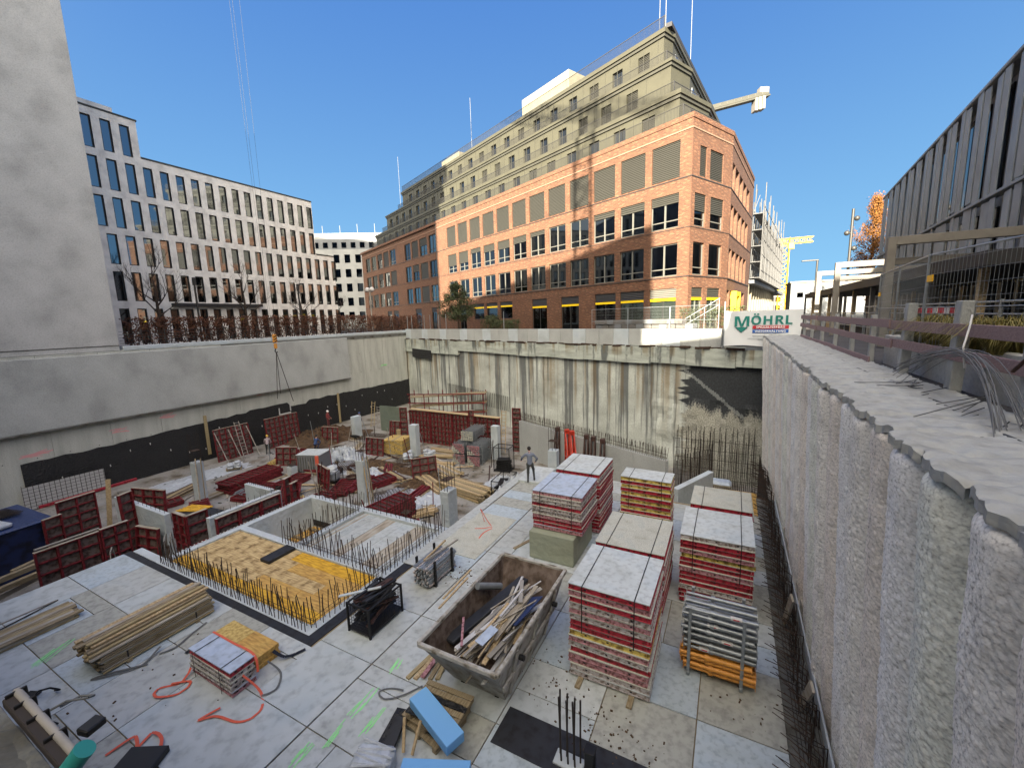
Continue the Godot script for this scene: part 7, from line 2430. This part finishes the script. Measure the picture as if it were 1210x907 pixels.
	for i in more.size():
		var q: Array = more[i]
		lying_forms("pile of %s red forms %s" % [["three", "four", "two", "three", "two", "three", "three", "two", "four", "five"][i], ["behind the grey wall at the left", "between the long red pile and the core forms", "near the foot of the black sheet at the left", "in front of the grey crate", "left of the column with pale planks", "squeezed behind the back wall of the core", "behind the column with pale planks", "below the ladder at the black sheet", "just left of the column with dark planks", "right behind the row of forms by the core"][i]], Vector3(q[0], y, q[1]), q[2], q[3], q[4], q[5])
	var heaps := [[-33.0, -13.6, 0.4, 3.5, 5, 3], [-27.6, -10.4, 1.3, 2.5, 4, 4], [-24.6, -21.2, 0.9, 3.0, 5, 2], [-22.0, -22.4, 1.2, 3.5, 4, 3], [-18.2, -22.2, 1.1, 4.0, 5, 3], [-29.6, -26.2, 0.6, 3.0, 4, 2], [-27.6, -30.0, 0.2, 2.5, 4, 3], [-21.6, -28.6, 1.6, 3.5, 4, 2], [-30.6, -15.4, 0.1, 4.0, 4, 2], [-31.4, -23.0, 1.0, 3.0, 4, 2]]
	for i in heaps.size():
		var q: Array = heaps[i]
		tb.call("plank heap %s" % ["at the foot of the black sheet on the left", "beside the yellow boards on the platform", "beside the foil crate", "on the brown earth behind the core", "left of the thick plank stack", "beside the brown earth heap", "near the greenish panel", "under the long red form wall", "on the far side of the long red pile", "left of the grey crate"][i], Vector3(q[0], y, q[1]), q[2], q[3], q[4], q[5], [[M.timber_old, M.timber, M.brown_steel], [M.timber_pale, M.timber_old], [M.timber_old, M.board_grey, M.timber_old]][i % 3])
	form_wall("lone red form standing across behind the grey wall at the left", Vector3(-29.4, y, -10.6), 0.25, 2.4, 2.2, -0.06, red, 3)
	form_wall("red form standing between the narrow upright form and the corner form", Vector3(-23.4, y, -8.1), 0.2, 1.4, 2.3, -0.08, red, 2)
	form_wall("low red form lying against the nearest red form row", Vector3(-22.5, y, -5.0), PI / 2, 1.6, 1.6, -0.2, red, 2)
	for q in [[-27.0, -22.2, 0.3, "beside the grey crate"], [-22.4, -25.0, 0.7, "left of the pale plank stack"], [-31.0, -29.4, 0.1, "by the leaning concrete slab"], [-19.0, -19.4, 1.0, "beside the high pile of red forms"]]:
		var t := thing("bar_mat", "rusty reinforcement mat lying %s" % q[3], "mesh mat", Vector3(q[0], y + 0.12, q[1]), q[2])
		for i in 12:
			put("mat_bar", cbox(Vector3(0.02, 0.02, 2.4)), M.rebar_rust, t, at(-1.1 + i * 0.2, 0.02, 0))
			put("mat_bar", cbox(Vector3(2.4, 0.02, 0.02)), M.rebar_rust, t, at(0, 0.041, -1.1 + i * 0.2))
	for q in [[-26.3, -21.0, "brown hose coil between the grey crate and the foil heap"], [-25.5, -21.9, "second brown hose coil by the foil heap"], [-23.9, -20.4, "brown hose coil near the column with pale planks"]]:
		var cg := Geo.new()
		for i in 4:
			var ring := PackedVector3Array()
			for j in 17:
				ring.append(Vector3(cos(j * TAU / 16.0) * (0.36 + 0.03 * i), 0.06 + 0.09 * i, sin(j * TAU / 16.0) * (0.36 + 0.02 * i)))
			cg.path(ring, 0.05, 6)
		solo("hose_coil", cg.mesh(), M.brown_steel, q[2], "hose coil", at(q[0], y, q[1]))
	# upright props and guard posts
	for i in 26:
		var p := Vector3(R.randf_range(-34, -15), y, R.randf_range(-30, -13.6))
		solo("upright_prop", ctube([1.6, 2.2, 2.8][i % 3], 0.03, 6), [M.galv, M.frame_white, M.red_steel, M.rebar_rust][i % 4], "upright %s prop standing on the lower pit floor" % ["grey", "pale", "red", "rusty"][i % 4], "prop", Transform3D(Basis.from_euler(Vector3(R.randf_range(-0.2, 0.2), 0, R.randf_range(-0.2, 0.2))), p), "upright props on the pit floor")
	for q in [[-31.6, -20.6, 0.4, "right of the long red pile"], [-26.8, -25.4, 0.1, "behind the foil heap"], [-19.4, -23.0, 0.9, "behind the earth ridge"], [-33.8, -26.6, 0.2, "beside the brown earth heap"], [-24.8, -18.6, -0.3, "left of the column with pale planks"], [-29.2, -30.8, 0.1, "in front of the greenish panel"]]:
		form_wall("standing red form %s" % q[3], Vector3(q[0], y, q[1]), q[2], 1.8, 1.5, -0.12, "single red forms standing on the pit floor", 3)
	# rubble crumbs
	var g := Geo.new()
	for i in 700:
		var s := R.randf_range(0.02, 0.09)
		g.box(Vector3(R.randf_range(-37, -11), y + s * 0.3, R.randf_range(-31, -13)), Vector3(s * R.randf_range(0.7, 2.5), s * 0.6, s), Basis(UP, R.randf() * TAU))
	put("floor_rubble", g.mesh(), M.dark_concrete, self, Transform3D.IDENTITY, "stuff")
	meta(get_child(get_child_count() - 1), "scattered rubble and offcuts on the lower pit floor", "rubble")
	# prop bundles
	for q in [[-18.9, -27.6, 0.0, "lower left"], [-17.5, -27.6, 0.0, "lower right"], [-18.9, -27.6, 0.86, "middle left"], [-17.5, -27.6, 0.86, "middle right"], [-18.5, -28.3, 1.72, "topmost"]]:
		o = thing("prop_bundle", "bundle of grey galvanised props with pinkish ends, %s one of the group" % q[3], "prop bundle", Vector3(q[0], y + q[2], q[1]), 0.12, "prop bundles in front of the long red form wall")
		for i in 7:
			for j in 5:
				put("prop", prop_mesh(2.4, 0.95), M.galv, o, Transform3D(Basis(Vector3.RIGHT, PI / 2), Vector3(-0.46 + i * 0.153 + R.randf_range(-0.02, 0.02), 0.12 + j * 0.155, -1.2 + R.randf_range(-0.08, 0.08))))
		for z in [-0.7, 0.8]:
			put("rack_frame", cbox(Vector3(1.15, 0.06, 0.08), 0.005), M.galv, o, at(0, 0.02, z))
			for x in [-0.56, 0.56]:
				put("rack_post", cbox(Vector3(0.05, 0.84, 0.08), 0.005), M.galv, o, at(x, 0.42, z))
		for i in 7:
			for j in 5:
				put("end_plate", cbox(Vector3(0.12, 0.12, 0.02), 0.004), M.pink_frame if (q[2] < 1.5 and i + j > 3) else M.ply_dirty, o, at(-0.46 + i * 0.153, 0.12 + j * 0.155, 1.26 + R.randf_range(-0.04, 0.04)))
	for q in [[-14.8, -26.6, 1.3, 1.0, 1.9, "tall black mesh crate left of the man"], [-12.6, -22.6, 1.0, 2.0, 1.3, "black mesh crate at the end of the thick plank stack"], [-11.4, -14.2, 0.9, 0.9, 1.6, "black mesh crate in the gap behind the small column"]]:
		o = thing("wire_crate", q[5], "crate", Vector3(q[0], y, q[1]), 0.1)
		crate_parts(o, q[2], q[3], q[4], M.black_steel)
		for i in 6:
			put("content", cbox(Vector3(q[2] * 0.75, 0.1, q[3] * 0.7), 0.01), M.black_steel, o, Transform3D(Basis(UP, R.randf_range(-0.4, 0.4)), Vector3(0, 0.2 + i * 0.13, 0)))
	# long red formwork wall at the back
	for k in 4:
		form_wall("%s section of the long red form wall at the back of the pit" % ["leftmost", "second", "third", "rightmost"][k], Vector3(-25.6 + k * 2.45, y, -30.1 - 0.02 * k), 0.0, 2.4, 3.0, 0.0, "sections of the long red form wall", 6)
	solo("top_walkway", cbox(Vector3(9.6, 0.06, 0.5), 0.006), M.timber_pale, "pale walkway board along the top of the long red form wall", "board", Transform3D(Basis(Vector3.BACK, -0.01), Vector3(-21.9, y + 3.08, -30.2)))
	form_wall("narrow red form upright at the left end of the long red form wall", Vector3(-27.2, y, -29.7), 0.3, 0.7, 3.3, 0.0, "narrow red forms by the long form wall", 1)
	form_wall("narrow red form upright at the right end of the long red form wall", Vector3(-15.9, y, -31.0), 0.1, 0.75, 3.8, 0.0, "narrow red forms by the long form wall", 1)
	form_wall("short red upright in the middle of the long red form wall", Vector3(-19.6, y + 0.4, -29.7), 0.1, 0.5, 3.2, 0.0, "narrow red forms by the long form wall", 1)
	ladder("timber ladder beside the narrow red form at the right end of the form wall", Vector3(-16.9, y, -30.3), 0.1, -0.12, 3.6, M.timber_pale)
	solo("shutter_board", cbox(Vector3(3.0, 2.65, 0.08), 0.01), M.fresh.duplicate(), "large greenish grey panel standing at the back left of the pit", "panel", Transform3D(Basis(UP, 0.05), Vector3(-30.9, y + 1.34, -32.0)))
	(get_child(get_child_count() - 1) as MeshInstance3D).material_override.albedo_color = Color(0.40, 0.44, 0.40)
	solo("brown_post", cbox(Vector3(0.5, 0.8, 0.3), 0.02), M.timber, "short brown post in front of the greenish panel", "post", at(-28.7, y + 0.4, -30.6))
	ladder("yellow stepladder left of the greenish panel", Vector3(-34.4, y, -32.6), 0.2, -0.2, 2.8, M.timber)
	ladder("white ladder frame next to the yellow stepladder", Vector3(-33.2, y, -32.4), 0.1, -0.05, 2.4, M.frame_white)
	# red scaffold and planks in the far corner
	o = thing("red_scaffold", "tilted red scaffold with timber decks in the far corner of the pit", "scaffold", Vector3(-26.5, y, -35.5), 0.35)
	for i in 6:
		put("upright", ctube(3.6, 0.05, 6), M.red_steel, o, at(-4.0 + i * 1.6, 0, 0.0))
		put("upright", ctube(3.8, 0.05, 6), M.red_steel, o, at(-4.0 + i * 1.6, 0, -1.5))
	for j in 3:
		put("deck_board", cbox(Vector3(8.4, 0.06, 1.4), 0.006), M.timber_old, o, Transform3D(Basis(Vector3.BACK, 0.05), Vector3(0, 1.4 + j * 1.0, -0.75)))
		put("ledger", cbox(Vector3(8.4, 0.10, 0.06), 0.004), M.red_steel, o, at(0, 1.7 + j * 0.95, 0.06))
	# new white wall with bars along its top
	var a := Vector3(-15.2, 0, -30.3)
	var b := Vector3(-3.0, 0, -24.7)
	var d := (b - a)
	var w := Node3D.new()
	w.name = "new_basement_wall"
	add_child(w, true)
	w.transform = Transform3D(Basis(d.normalized(), UP, d.normalized().cross(UP)), a + Vector3(0, y, 0))
	meta(w, "smooth pale new basement wall in front of the stained back wall", "wall")
	var l := d.length()
	for i in 6:
		put("wall_bay", cbox(Vector3(l / 6 - 0.015, 2.95, 0.3), 0.008), M.plate, w, at((i + 0.5) * l / 6, 1.475, 0))
	for i in 210:
		put("starter_bar", ctube(0.75, 0.014, 4), M.rebar_rust if i % 3 else M.rebar, w, Transform3D(Basis.from_euler(Vector3(R.randf_range(-0.15, 0.15), 0, R.randf_range(-0.1, 0.1))), Vector3((i + 0.5) * l / 210, 2.93, 0.1 if i % 2 else -0.1)))
	for yy in [3.1, 3.3]:
		put("long_bar", cbox(Vector3(l, 0.02, 0.02)), M.rebar_rust, w, at(l * 0.5, yy, 0.0))
	# orange and brown bracing frames leaning on it
	for q in [[4.7, 0, "brown triangular bracing frame leaning on the new wall, leftmost"], [5.6, 1, "bright orange triangular bracing frame leaning on the new wall, left one"], [6.1, 1, "bright orange triangular bracing frame leaning on the new wall, right one"], [7.5, 0, "brown triangular bracing frame right of the orange ones"], [8.1, 0, "rusty triangular bracing frame with an orange head, right group"], [8.9, 0, "grey brown bracing frame leaning on the new wall, rightmost"]]:
		o = Node3D.new()
		o.name = "bracing_frame"
		add_child(o, true)
		o.transform = w.transform * Transform3D(Basis(UP, 0.95 if q[1] else 0.6), Vector3(q[0], 0, 0.25))
		meta(o, q[2], "bracing frame", "bracing frames leaning on the new wall")
		var m: Material = M.orange_steel if q[1] else M.brown_steel
		for k in 2:
			var gx := Geo.new()
			var sx := -0.12 + 0.24 * k
			gx.bar(Vector3(sx, 0, 0.15), Vector3(sx, 3.25, 0.05), 0.08, 0.12, 0.008)
			put("upright", gx.mesh(), m, o)
			gx = Geo.new()
			gx.bar(Vector3(sx, 0.05, 1.9), Vector3(sx, 3.2, 0.12), 0.08, 0.12, 0.008)
			put("diagonal", gx.mesh(), m, o)
			gx = Geo.new()
			gx.bar(Vector3(sx, 1.4, 0.12), Vector3(sx, 1.5, 1.1), 0.06, 0.08, 0.006)
			put("tie", gx.mesh(), m, o)
		put("head", cbox(Vector3(0.34, 0.3, 0.3), 0.02), m, o, at(0, 3.2, 0.1))
	# deep corner by the pile wall: tall bars, wedge wall, yellow boards
	o = thing("corner_bars", "dense rows of tall dark bars in the back right corner of the pit", "reinforcement", Vector3(0.3, y, -28.4))
	for i in 46:
		put("bar", ctube([3.4, 3.9, 4.2][i % 3], 0.018, 4), M.rebar, o, Transform3D(Basis.from_euler(Vector3(R.randf_range(-0.03, 0.03), 0, R.randf_range(-0.03, 0.03))), Vector3(-3.3 + i * 0.104, 0, 0.0 - 0.012 * i + (0.25 if i % 2 else 0.0))))
	for i in 40:
		put("bar", ctube([2.8, 3.1, 3.4][i % 3], 0.018, 4), M.rebar_rust if i % 3 == 0 else M.rebar, o, at(-3.0 + i * 0.05, 0, 3.2 - 0.06 * i))
	for i in 24:
		put("bar", ctube(3.0, 0.018, 4), M.rebar, o, at(1.45, 0, 8.6 - i * 0.34))
	for j in 5:
		put("cross_bar", cbox(Vector3(4.8, 0.02, 0.02)), M.rebar, o, at(-0.9, 0.9 + j * 0.6, 0.0))
	o = thing("wedge_wall", "low grey concrete upstand in the back right corner between the dark bars", "wall", Vector3(-1.4, y, -22.4))
	put("wall", cbox(Vector3(0.3, 2.9, 3.5), 0.01), M.fresh, o, Transform3D(Basis(UP, -0.42), Vector3(0, 1.45, 0)))
	o = thing("yellow_floor", "yellow formwork boards at the bottom of the back right corner", "boards", Vector3(0.3, y, -24.4))
	for i in 6:
		put("yellow_board", cbox(Vector3(2.4, 0.04, 0.48), 0.004), M.yellow_ply, o, at(0.1, 1.2, -1.4 + i * 0.5))
	solo("blue_bundle", cbox(Vector3(1.1, 0.3, 0.8), 0.12), M.ply_blue, "bluish wrapped bundle lying in the back right corner", "bundle", at(-0.2, y + 1.5, -26.2))


# ---------------------------------------------------------------- people
# bones: [from, to, radius at from, radius at to, colour]; joined as one skin by surface nets
func skin(bones: Array, cell: float, k: float) -> ArrayMesh:
	var lo := Vector3.INF
	var hi := -Vector3.INF
	for b in bones:
		var r := maxf(b[2], b[3]) + k + cell
		lo = lo.min((b[0] as Vector3).min(b[1]) - Vector3.ONE * r)
		hi = hi.max((b[0] as Vector3).max(b[1]) + Vector3.ONE * r)
	var n := Vector3i(((hi - lo) / cell).ceil()) + Vector3i.ONE
	var field := PackedFloat32Array()
	field.resize(n.x * n.y * n.z)
	field.fill(1.0)
	for b in bones:
		var r := maxf(b[2], b[3]) + k * 2.0 + cell
		var p0 := Vector3i((((b[0] as Vector3).min(b[1]) - Vector3.ONE * r - lo) / cell).floor()).clamp(Vector3i.ZERO, n - Vector3i.ONE)
		var p1 := Vector3i((((b[0] as Vector3).max(b[1]) + Vector3.ONE * r - lo) / cell).ceil()).clamp(Vector3i.ZERO, n - Vector3i.ONE)
		var a: Vector3 = b[0]
		var ab: Vector3 = b[1] - b[0]
		var ll := maxf(ab.length_squared(), 1e-9)
		for x in range(p0.x, p1.x + 1):
			for y in range(p0.y, p1.y + 1):
				for z in range(p0.z, p1.z + 1):
					var p := lo + Vector3(x, y, z) * cell
					var t := clampf((p - a).dot(ab) / ll, 0.0, 1.0)
					var d: float = p.distance_to(a + ab * t) - lerpf(b[2], b[3], t)
					var i := (x * n.y + y) * n.z + z
					var o := field[i]
					var h := maxf(k - absf(o - d), 0.0) / k
					field[i] = minf(o, d) - h * h * k * 0.25
	var at_cell := {}
	var pts := PackedVector3Array()
	for x in n.x - 1:
		for y in n.y - 1:
			for z in n.z - 1:
				var i := (x * n.y + y) * n.z + z
				var v := [field[i], field[i + 1], field[i + n.z], field[i + n.z + 1], field[i + n.y * n.z], field[i + n.y * n.z + 1], field[i + n.y * n.z + n.z], field[i + n.y * n.z + n.z + 1]]
				var neg := 0
				for q in v:
					if q < 0.0:
						neg += 1
				if neg == 0 or neg == 8:
					continue
				var sum := Vector3.ZERO
				var c := 0
				for e in [[0, 1], [2, 3], [4, 5], [6, 7], [0, 2], [1, 3], [4, 6], [5, 7], [0, 4], [1, 5], [2, 6], [3, 7]]:
					var f0: float = v[e[0]]
					var f1: float = v[e[1]]
					if (f0 < 0.0) != (f1 < 0.0):
						var t := f0 / (f0 - f1)
						var q0 := Vector3((e[0] >> 2) & 1, (e[0] >> 1) & 1, e[0] & 1)
						var q1 := Vector3((e[1] >> 2) & 1, (e[1] >> 1) & 1, e[1] & 1)
						sum += q0.lerp(q1, t)
						c += 1
				at_cell[Vector3i(x, y, z)] = pts.size()
				pts.append(lo + (Vector3(x, y, z) + sum / c) * cell)
	var idx := PackedInt32Array()
	for key in at_cell:
		var x: int = key.x
		var y: int = key.y
		var z: int = key.z
		var i := (x * n.y + y) * n.z + z
		for ax in 3:
			var step: int = [n.y * n.z, n.z, 1][ax]
			if i + step >= field.size():
				continue
			var s0 := field[i] < 0.0
			var s1 := field[i + step] < 0.0
			if s0 == s1:
				continue
			var u := [Vector3i(0, 1, 0), Vector3i(0, 0, 1), Vector3i(1, 0, 0)][ax] as Vector3i
			var w := [Vector3i(0, 0, 1), Vector3i(1, 0, 0), Vector3i(0, 1, 0)][ax] as Vector3i
			var q := [key - u - w, key - w, key, key - u]
			var ok := true
			for e in q:
				if not at_cell.has(e):
					ok = false
			if not ok:
				continue
			var r := [at_cell[q[0]], at_cell[q[1]], at_cell[q[2]], at_cell[q[3]]]
			if s0:
				idx.append_array([r[0], r[2], r[1], r[0], r[3], r[2]])
			else:
				idx.append_array([r[0], r[1], r[2], r[0], r[2], r[3]])
	var nor := PackedVector3Array()
	nor.resize(pts.size())
	for i in range(0, idx.size(), 3):
		var f := (pts[idx[i + 2]] - pts[idx[i]]).cross(pts[idx[i + 1]] - pts[idx[i]])
		for j in 3:
			nor[idx[i + j]] += f
	var col := PackedColorArray()
	for i in pts.size():
		nor[i] = nor[i].normalized()
		var best := 1e9
		var c := Color.WHITE
		for b in bones:
			var ab: Vector3 = b[1] - b[0]
			var t := clampf((pts[i] - b[0]).dot(ab) / maxf(ab.length_squared(), 1e-9), 0.0, 1.0)
			var d: float = pts[i].distance_to(b[0] + ab * t) - lerpf(b[2], b[3], t)
			if d < best:
				best = d
				c = b[4]
		col.append(c)
	var arr := []
	arr.resize(Mesh.ARRAY_MAX)
	arr[Mesh.ARRAY_VERTEX] = pts
	arr[Mesh.ARRAY_NORMAL] = nor
	arr[Mesh.ARRAY_COLOR] = col
	arr[Mesh.ARRAY_INDEX] = idx
	var m := ArrayMesh.new()
	m.add_surface_from_arrays(Mesh.PRIMITIVE_TRIANGLES, arr)
	return m


func person(label: String, p: Vector3, turn: float, pose: Dictionary, jacket: Color, trousers: Color, head_gear: String, hair: Color, cell := 0.02) -> void:
	# the figure looks along its local -z
	var o := thing("person", label, "person", p, turn)
	var flesh := Color(0.45, 0.27, 0.19)
	var shoe := Color(0.03, 0.028, 0.025)
	var hip: Vector3 = pose.get("hip", Vector3(0, 0.93, 0))
	var chest: Vector3 = pose.get("chest", Vector3(0, 1.33, 0))
	var neck := chest + (chest - hip).normalized() * 0.17
	var head: Vector3 = neck + pose.get("head", Vector3(0, 0.16, -0.02))
	var side := Vector3(1, 0, 0)
	var b := []
	b.append([hip + side * -0.07, hip + side * 0.07, 0.115, 0.115, trousers])
	b.append([hip + Vector3(0, 0.06, 0), chest, 0.13, 0.145, jacket])
	b.append([chest + side * -0.13 + Vector3(0, 0.06, 0), chest + side * 0.13 + Vector3(0, 0.06, 0), 0.085, 0.085, jacket])
	b.append([chest + Vector3(0, 0.08, 0), neck + Vector3(0, 0.03, 0), 0.06, 0.052, flesh])
	b.append([neck + Vector3(0, -0.02, 0), neck + Vector3(0, 0.01, 0), 0.066, 0.062, jacket])
	for s in [0, 1]:
		var sg := -1.0 if s == 0 else 1.0
		var knee: Vector3 = pose.knees[s]
		var foot: Vector3 = pose.feet[s]
		var h0 := hip + side * sg * 0.09
		b.append([h0, knee, 0.09, 0.065, trousers])
		b.append([knee, foot + Vector3(0, 0.09, 0), 0.065, 0.045, trousers])
		b.append([foot + Vector3(0, 0.05, 0.03), foot + Vector3(0, 0.04, -0.15), 0.045, 0.038, shoe])
		var sh := chest + side * sg * 0.19 + Vector3(0, 0.07, 0)
		var elbow: Vector3 = pose.elbows[s]
		var wrist: Vector3 = pose.hands[s]
		b.append([sh, elbow, 0.062, 0.05, jacket])
		b.append([elbow, wrist, 0.05, 0.036, jacket])
		b.append([wrist, wrist + (wrist - elbow).normalized() * 0.03, 0.03, 0.03, flesh])
	put("body", skin(b, cell, 0.045), M.person_paint, o)
	# hands: palm, four fingers of different lengths, thumb from the side of the palm
	for s in [0, 1]:
		var sg := -1.0 if s == 0 else 1.0
		var wrist: Vector3 = pose.hands[s]
		var dir: Vector3 = (wrist - pose.elbows[s]).normalized()
		var across := dir.cross(Vector3(0, 0, 1)).normalized() if absf(dir.z) < 0.9 else Vector3(1, 0, 0)
		across = across.cross(dir).normalized()
		var curl := across.cross(dir).normalized() * -sg
		var h := []
		h.append([wrist, wrist + dir * 0.075 + across * 0.02, 0.024, 0.018, flesh])
		h.append([wrist, wrist + dir * 0.075 - across * 0.02, 0.024, 0.018, flesh])
		for f in 4:
			var root := wrist + dir * 0.085 + across * (-0.033 + 0.022 * f)
			var l: float = [0.058, 0.074, 0.08, 0.07][f]
			var mid := root + (dir + curl * 0.35).normalized() * l * 0.5
			h.append([root, mid, 0.0095, 0.009, flesh])
			h.append([mid, mid + (dir + curl * 1.1).normalized() * l * 0.5, 0.009, 0.0075, flesh])
		var tr := wrist + dir * 0.03 + across * 0.03
		var tm := tr + (dir * 0.6 + across * 0.9).normalized() * 0.035
		h.append([tr, tm, 0.011, 0.010, flesh])
		h.append([tm, tm + (dir + curl * 0.5).normalized() * 0.028, 0.010, 0.008, flesh])
		put("hand", skin(h, 0.006, 0.008), M.person_paint, o)
	# head with brow, nose, mouth, chin and ears
	var look: Vector3 = pose.get("look", Vector3(0, -0.15, -1)).normalized()
	var rt := look.cross(UP).normalized()
	var up := rt.cross(look).normalized()
	var q := []
	q.append([head + up * 0.03 + look * -0.015, head + up * 0.035 + look * 0.02, 0.088, 0.082, flesh])
	q.append([head - up * 0.03 + look * 0.03, head - up * 0.07 + look * 0.055, 0.058, 0.036, flesh])
	q.append([head + up * 0.01 + look * 0.09, head - up * 0.03 + look * 0.112, 0.010, 0.015, flesh])
	q.append([head - up * 0.058 + look * 0.082 - rt * 0.02, head - up * 0.058 + look * 0.082 + rt * 0.02, 0.009, 0.009, Color(0.36, 0.17, 0.14)])
	for s in [-1.0, 1.0]:
		q.append([head + rt * 0.085 * s, head + rt * 0.09 * s + up * 0.03, 0.014, 0.018, flesh])
		q.append([head + up * 0.012 + look * 0.086 + rt * 0.034 * s, head + up * 0.012 + look * 0.088 + rt * 0.036 * s, 0.010, 0.010, Color(0.03, 0.025, 0.02)])
	q.append([neck, head - up * 0.04 - look * 0.01, 0.052, 0.05, flesh])
	put("head", skin(q, 0.009, 0.02), M.person_paint, o)
	if head_gear == "helmet":
		q = [[head + up * 0.055 - look * 0.015, head + up * 0.06 + look * 0.015, 0.108, 0.106, hair], [head + up * 0.035 + look * 0.10, head + up * 0.03 + look * 0.13, 0.05, 0.03, hair]]
		put("helmet", skin(q, 0.012, 0.03), M.person_paint, o)
	else:
		q = [[head + up * 0.05 - look * 0.03, head + up * 0.06 + look * 0.005, 0.098, 0.09, hair], [head - up * 0.02 - look * 0.05, head + up * 0.02 - look * 0.04, 0.06, 0.075, hair]]
		put("hair", skin(q, 0.011, 0.03), M.person_paint, o)


func people() -> void:
	var v := Vector3.ZERO
	person("man in a slate blue jacket and dark trousers at the far deck edge", Vector3(-8.76, DECK + 0.06, -18.42), 0.35, {
		hip = Vector3(0, 0.95, 0), chest = Vector3(-0.02, 1.36, -0.09), head = Vector3(-0.02, 0.14, -0.07), look = Vector3(-0.3, -0.5, -1),
		knees = [Vector3(-0.10, 0.50, -0.02), Vector3(0.15, 0.62, -0.25)], feet = [Vector3(-0.11, 0.0, 0.05), Vector3(0.20, 0.06, -0.12)],
		elbows = [Vector3(-0.40, 1.27, -0.08), Vector3(0.36, 1.20, -0.12)], hands = [Vector3(-0.46, 1.08, -0.28), Vector3(0.27, 1.00, -0.30)]},
		Color(0.13, 0.155, 0.21), Color(0.045, 0.05, 0.05), "hair", Color(0.02, 0.018, 0.016), 0.016)
	person("stooping worker in a grey vest and yellow helmet beside the ladder", Vector3(-36.2, SLAB, -22.0), 0.9, {
		hip = Vector3(0, 0.90, 0.1), chest = Vector3(0, 1.22, -0.16), look = Vector3(0, -0.8, -1),
		knees = [Vector3(-0.11, 0.50, -0.06), Vector3(0.12, 0.5, 0.0)], feet = [Vector3(-0.12, 0, 0.05), Vector3(0.14, 0, 0.12)],
		elbows = [Vector3(-0.26, 1.0, -0.28), Vector3(0.26, 1.0, -0.26)], hands = [Vector3(-0.2, 0.86, -0.48), Vector3(0.2, 0.84, -0.48)]},
		Color(0.32, 0.27, 0.28), Color(0.03, 0.032, 0.035), "helmet", Color(0.75, 0.5, 0.08), 0.025)
	person("worker in a dark red jacket and white helmet standing at the black sheet", Vector3(-38.0, SLAB + 0.35, -29.9), -1.2, {
		knees = [Vector3(-0.1, 0.5, -0.03), Vector3(0.1, 0.5, -0.02)], feet = [Vector3(-0.11, 0, 0), Vector3(0.11, 0, 0.02)],
		elbows = [Vector3(-0.25, 1.14, 0.02), Vector3(0.25, 1.12, 0.0)], hands = [Vector3(-0.22, 0.95, -0.18), Vector3(0.2, 0.95, -0.2)]},
		Color(0.22, 0.05, 0.05), Color(0.16, 0.05, 0.05), "helmet", Color(0.8, 0.8, 0.8), 0.025)
	person("worker in dark blue clothes by the yellow stepladder at the back left", Vector3(-35.4, SLAB, -31.6), -0.6, {
		chest = Vector3(0, 1.30, -0.1), knees = [Vector3(-0.1, 0.5, -0.1), Vector3(0.1, 0.5, 0.0)], feet = [Vector3(-0.11, 0, -0.05), Vector3(0.12, 0, 0.12)],
		elbows = [Vector3(-0.25, 1.12, -0.15), Vector3(0.27, 1.1, -0.1)], hands = [Vector3(-0.15, 1.0, -0.38), Vector3(0.2, 0.95, -0.34)]},
		Color(0.02, 0.028, 0.07), Color(0.02, 0.025, 0.05), "helmet", Color(0.05, 0.08, 0.2), 0.025)
	person("crouching worker in blue on the brown earth in front of the black sheet", Vector3(-33.2, SLAB + 0.08, -24.6), 0.4, {
		hip = Vector3(0, 0.42, 0.1), chest = Vector3(0, 0.78, -0.08), look = Vector3(0, -0.8, -1),
		knees = [Vector3(-0.16, 0.48, -0.28), Vector3(0.16, 0.42, -0.3)], feet = [Vector3(-0.14, 0, 0.0), Vector3(0.14, 0, 0.02)],
		elbows = [Vector3(-0.28, 0.6, -0.25), Vector3(0.28, 0.58, -0.25)], hands = [Vector3(-0.16, 0.4, -0.45), Vector3(0.16, 0.38, -0.45)]},
		Color(0.03, 0.06, 0.16), Color(0.025, 0.03, 0.07), "hair", Color(0.02, 0.02, 0.02), 0.025)
